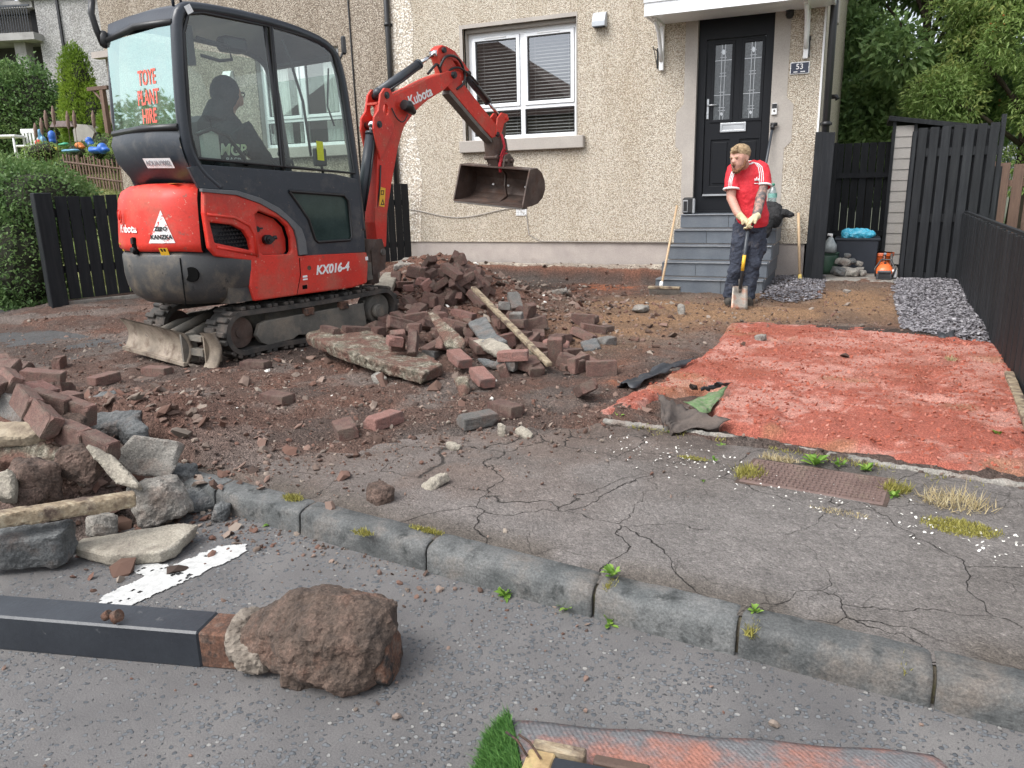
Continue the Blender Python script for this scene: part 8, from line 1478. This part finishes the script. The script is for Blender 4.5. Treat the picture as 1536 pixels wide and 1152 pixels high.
# trampoline-like pale tent
m = MB(); a, b = tz(112, 215, 19), tz(144, 190, 19); m.prism([(0, 0), (.0, .28), (.12, .42), (.35, .40), (.52, .22), (.42, .02)], lambda u, v, d: tuple(np.array(tz(112, 213, 19))+np.array([math.cos(YAW), math.sin(YAW), 0])*u+np.array([-math.sin(YAW), math.cos(YAW), 0])*d+np.array([0, 0, v])), 0, .5); tag(obj('play_tent', m, mat('stone_coloured_canvas', [(.33, .31, .28), (.4, .38, .34)], 6, .9), loc=tuple(a)), 'pale rounded play tent with dark opening under the lime conifer', 'tent')
m = MB(); m.prism([(.36, .0), (.50, .22), (.58, .02)], lambda u, v, d: tuple(np.array(tz(112, 213, 18.9))+np.array([math.cos(YAW), math.sin(YAW), 0])*(u+.08)+np.array([-math.sin(YAW), math.cos(YAW), 0])*d+np.array([0, 0, v])), 0, .3); tag(obj('parasol_cover', m, M_['blackplastic'], loc=tuple(b)), 'black triangular cover leaning on the pale play tent', 'cover')
m = MB(); a = tz(92, 190, 19.5); m.prism([(-.3, 0), (.3, 0), (.22, .14), (-.2, .14)], lambda u, v, d: tuple(np.array(a)+np.array([math.cos(YAW), math.sin(YAW), 0])*u+np.array([-math.sin(YAW), math.cos(YAW), 0])*d+np.array([0, 0, v])), 0, .4); tag(obj('playhouse', m, mat('grey_red_roof', [(.18, .13, .13), (.3, .24, .23)], 9, .6), loc=tuple(a)), 'small grey and red playhouse roof behind the toys', 'playhouse')
# ------------------------------------------------------------------ flats beyond
gm = harlmat('grey_drydash', [(.28, .27, .26), (.38, .37, .36), (.48, .47, .46), (.56, .55, .54), (.3, .3, .3)], [0, .15, .5, .8, 1], sc=26, stain=(.7, .68, .66), samt=.7); ggm = mat('grey_render', [(.30, .29, .28), (.38, .37, .36)], 2, .85, dirt=((.18, .17, .16), .5, .8, 1.2))
FD = 30.; fo_ = np.array(atd(92, 262, FD)); ff_ = thing('flats', (float(fo_[0]), float(fo_[1]), 1.8), 'grey concrete block of flats with a railed balcony at the top left', 'flats')
ux_ = np.array([math.cos(.30), math.sin(.30), 0]); uy_ = np.array([-math.sin(.30), math.cos(.30), 0])
def FB(a0, a1, d0, d1, z0, z1, m, name, par=ff_, bev=0): 
    mb = MB(); c = fo_*[1, 1, 0]+ux_*(a0+a1)/2+uy_*(d0+d1)/2+[0, 0, (z0+z1)/2]; mb.box(c, (abs(a1-a0), abs(d1-d0), abs(z1-z0)), Matrix.Rotation(.30, 3, 'Z')); return obj(name, mb, m, par)
zT = top_z(14, 92, FD); zB = top_z(66, 60, FD)
FB(0, 3.4, 0, 6, 0, zT, gm, 'stair_tower'); FB(-.6, 3.6, -.15, 6.2, zT, zT+.28, M_['upvc'], 'fascia'); FB(-9, 0, .9, 6, 0, zT-.3, ggm, 'wall'); FB(-9, -.1, .0, 6.1, zT-.25, zT+.0, ggm, 'upper_slab'); FB(-9, -1.5, -.4, 1.0, zT, zT+.9, ggm, 'upper_wall')
bal = FB(-9, .15, -.5, .9, zB-.15, zB+.10, ggm, 'balcony'); FB(-9.2, -.1, .86, .88, zB-1.7, zB-.15, mat('porch_wall_painted_shade', [(.05, .048, .045), (.08, .075, .07)], 3, .9), 'porch_wall'); FB(-9, -.1, .80, .84, zB+.1, zT-.4, mat('dark_recess_wall', [(.12, .11, .10), (.17, .16, .15)], 3, .9), 'recess_wall')  # porch wall: the shade under the balcony is put into its colour
for a in (-1.0, -2.9, -4.8): FB(a, a+.45, -.1, .3, 0, zB-.1, ggm, 'pier')
FB(-.45, -.05, .3, .95, zB+.1, zT-.3, M_['dark'], 'doorway'); 
for k in range(46): FB(-.0-.10*k, -.0-.10*k-.022, -.47, -.45, zB+.1, zB+1.0, M_['cylinder'], 'baluster', bal)
FB(-9, .12, -.49, -.43, zB+.98, zB+1.04, M_['cylinder'], 'handrail', bal); FB(.9, .98, -.08, -.0, 1.8, zT, M_['blackplastic'], 'downpipe'); FB(-3.9, -3.3, .7, .8, zB+.3, zB+1.2, M_['upvc'], 'window'); FB(2.9, 3.6, -.3, 0, 1, zT-.3, ggm, 'corner_pier')

# ------------------------------------------------------------------ across the street, behind the camera: mirrored in the windows
oh = thing('house', (-20, -16, -.1), 'brown-roofed house across the street, seen mirrored in the white window', 'house')
m = MB(); m.box((-20.5, -18, 2.2), (17, 8, 4.6)); obj('wall', m, M_['harl_grey'], oh)
m = MB(); m.add([(-29.6, -13.6, 4.5), (-11.4, -13.6, 4.5), (-11.4, -22.4, 4.5), (-29.6, -22.4, 4.5), (-26, -18, 8.6), (-17.5, -18, 8.6)], [(0, 1, 5, 4), (1, 2, 5), (2, 3, 4, 5), (3, 0, 4)]); obj('roof', m, M_['roof'], oh)
for xx in (-26, -21, -15.5):
    m = MB(); m.box((xx, -13.97, 2.6), (1.6, .1, 1.3)); wo = obj('window', m, M_['upvc'], oh); m = MB(); m.box((xx, -13.91, 2.6), (1.4, .04, 1.1)); obj('pane', m, M_['lowglass'], wo)
tree((-17.5, -12.3, -.1), 7.5, 2.0, M_['leaf_dark'], 'roadside tree across the street, seen mirrored in the white window', 5000, .22, 22, seed=21)
tree((-24, -3.5, -.1), 5.2, 2.3, M_['leaf_light'], 'roundish tree down the street, seen mirrored in the rear cab window', 5000, .22, 22, seed=22)
# ------------------------------------------------------------------ every brick of the heaps gets its own label
ordn = ['leftmost', 'second from the left', 'third from the left', 'fourth from the left', 'fifth from the left', 'sixth from the left', 'seventh from the left', 'eighth from the left', 'ninth from the left', 'tenth from the left', 'eleventh from the left', 'twelfth from the left', 'thirteenth from the left', 'fourteenth from the left', 'fifteenth from the left', 'sixteenth from the left', 'seventeenth from the left', 'eighteenth from the left']
ordn = [q.replace(' from the left', ' from left') for q in ordn]
ordr = [q.replace('left', 'right') for q in ordn]; ordr[0] = 'rightmost'
bpy.context.view_layer.update(); buckets = {}
for o in list(COL.objects):
    if o.get('group') in (G1, G2) and o.get('category') == 'brick':
        R_ = o.matrix_world.to_3x3(); up_b = abs((R_ @ Vector((0, 0, 1))).z); lx = abs((R_ @ Vector((1, 0, 0))).z); post_ = 'standing on end' if lx > .75 else 'tipped' if lx > .35 else 'flat' if up_b > .7 else 'on edge'
        colr_ = {'brick': 'red-brown', 'brickpink': 'pink', 'brickgrey': 'grey'}[next(k for k, v in BM.items() if o.data in v)]; bro = 'broken ' if o.data is BM['brick'][3] or o.data is BM['brickgrey'][3] or o.data is BM['brickpink'][3] else ''
        lb = o['label']; z_ = ('on the far crest of the heap' if 'crest' in lb else 'in the tangled top of the heap' if 'tangled' in lb else 'low in the heap' if 'lower middle' in lb else 'on the right skirt of the heap' if 'skirt' in lb else 'between track and heap' if 'lodged' in lb else 'on the tilted slab' if 'slab' in lb else 'behind the left rubble pile')
        buckets.setdefault((bro+colr_, post_, z_), []).append(o)
for (c_, p_, z_), L_ in buckets.items():
    pr_ = lambda o: (Vector(o.matrix_world.translation)-Vector(CC)).dot(Vector(CR))/(Vector(o.matrix_world.translation)-Vector(CC)).dot(Vector(CF))
    L_.sort(key=pr_)
    for i, o in enumerate(L_): o['label'] = f'{c_} brick {p_} {z_}' if len(L_) == 1 else f'{ordn[i] if i < (len(L_)+1)//2 else ordr[len(L_)-1-i]} {c_} brick {p_} {z_}'
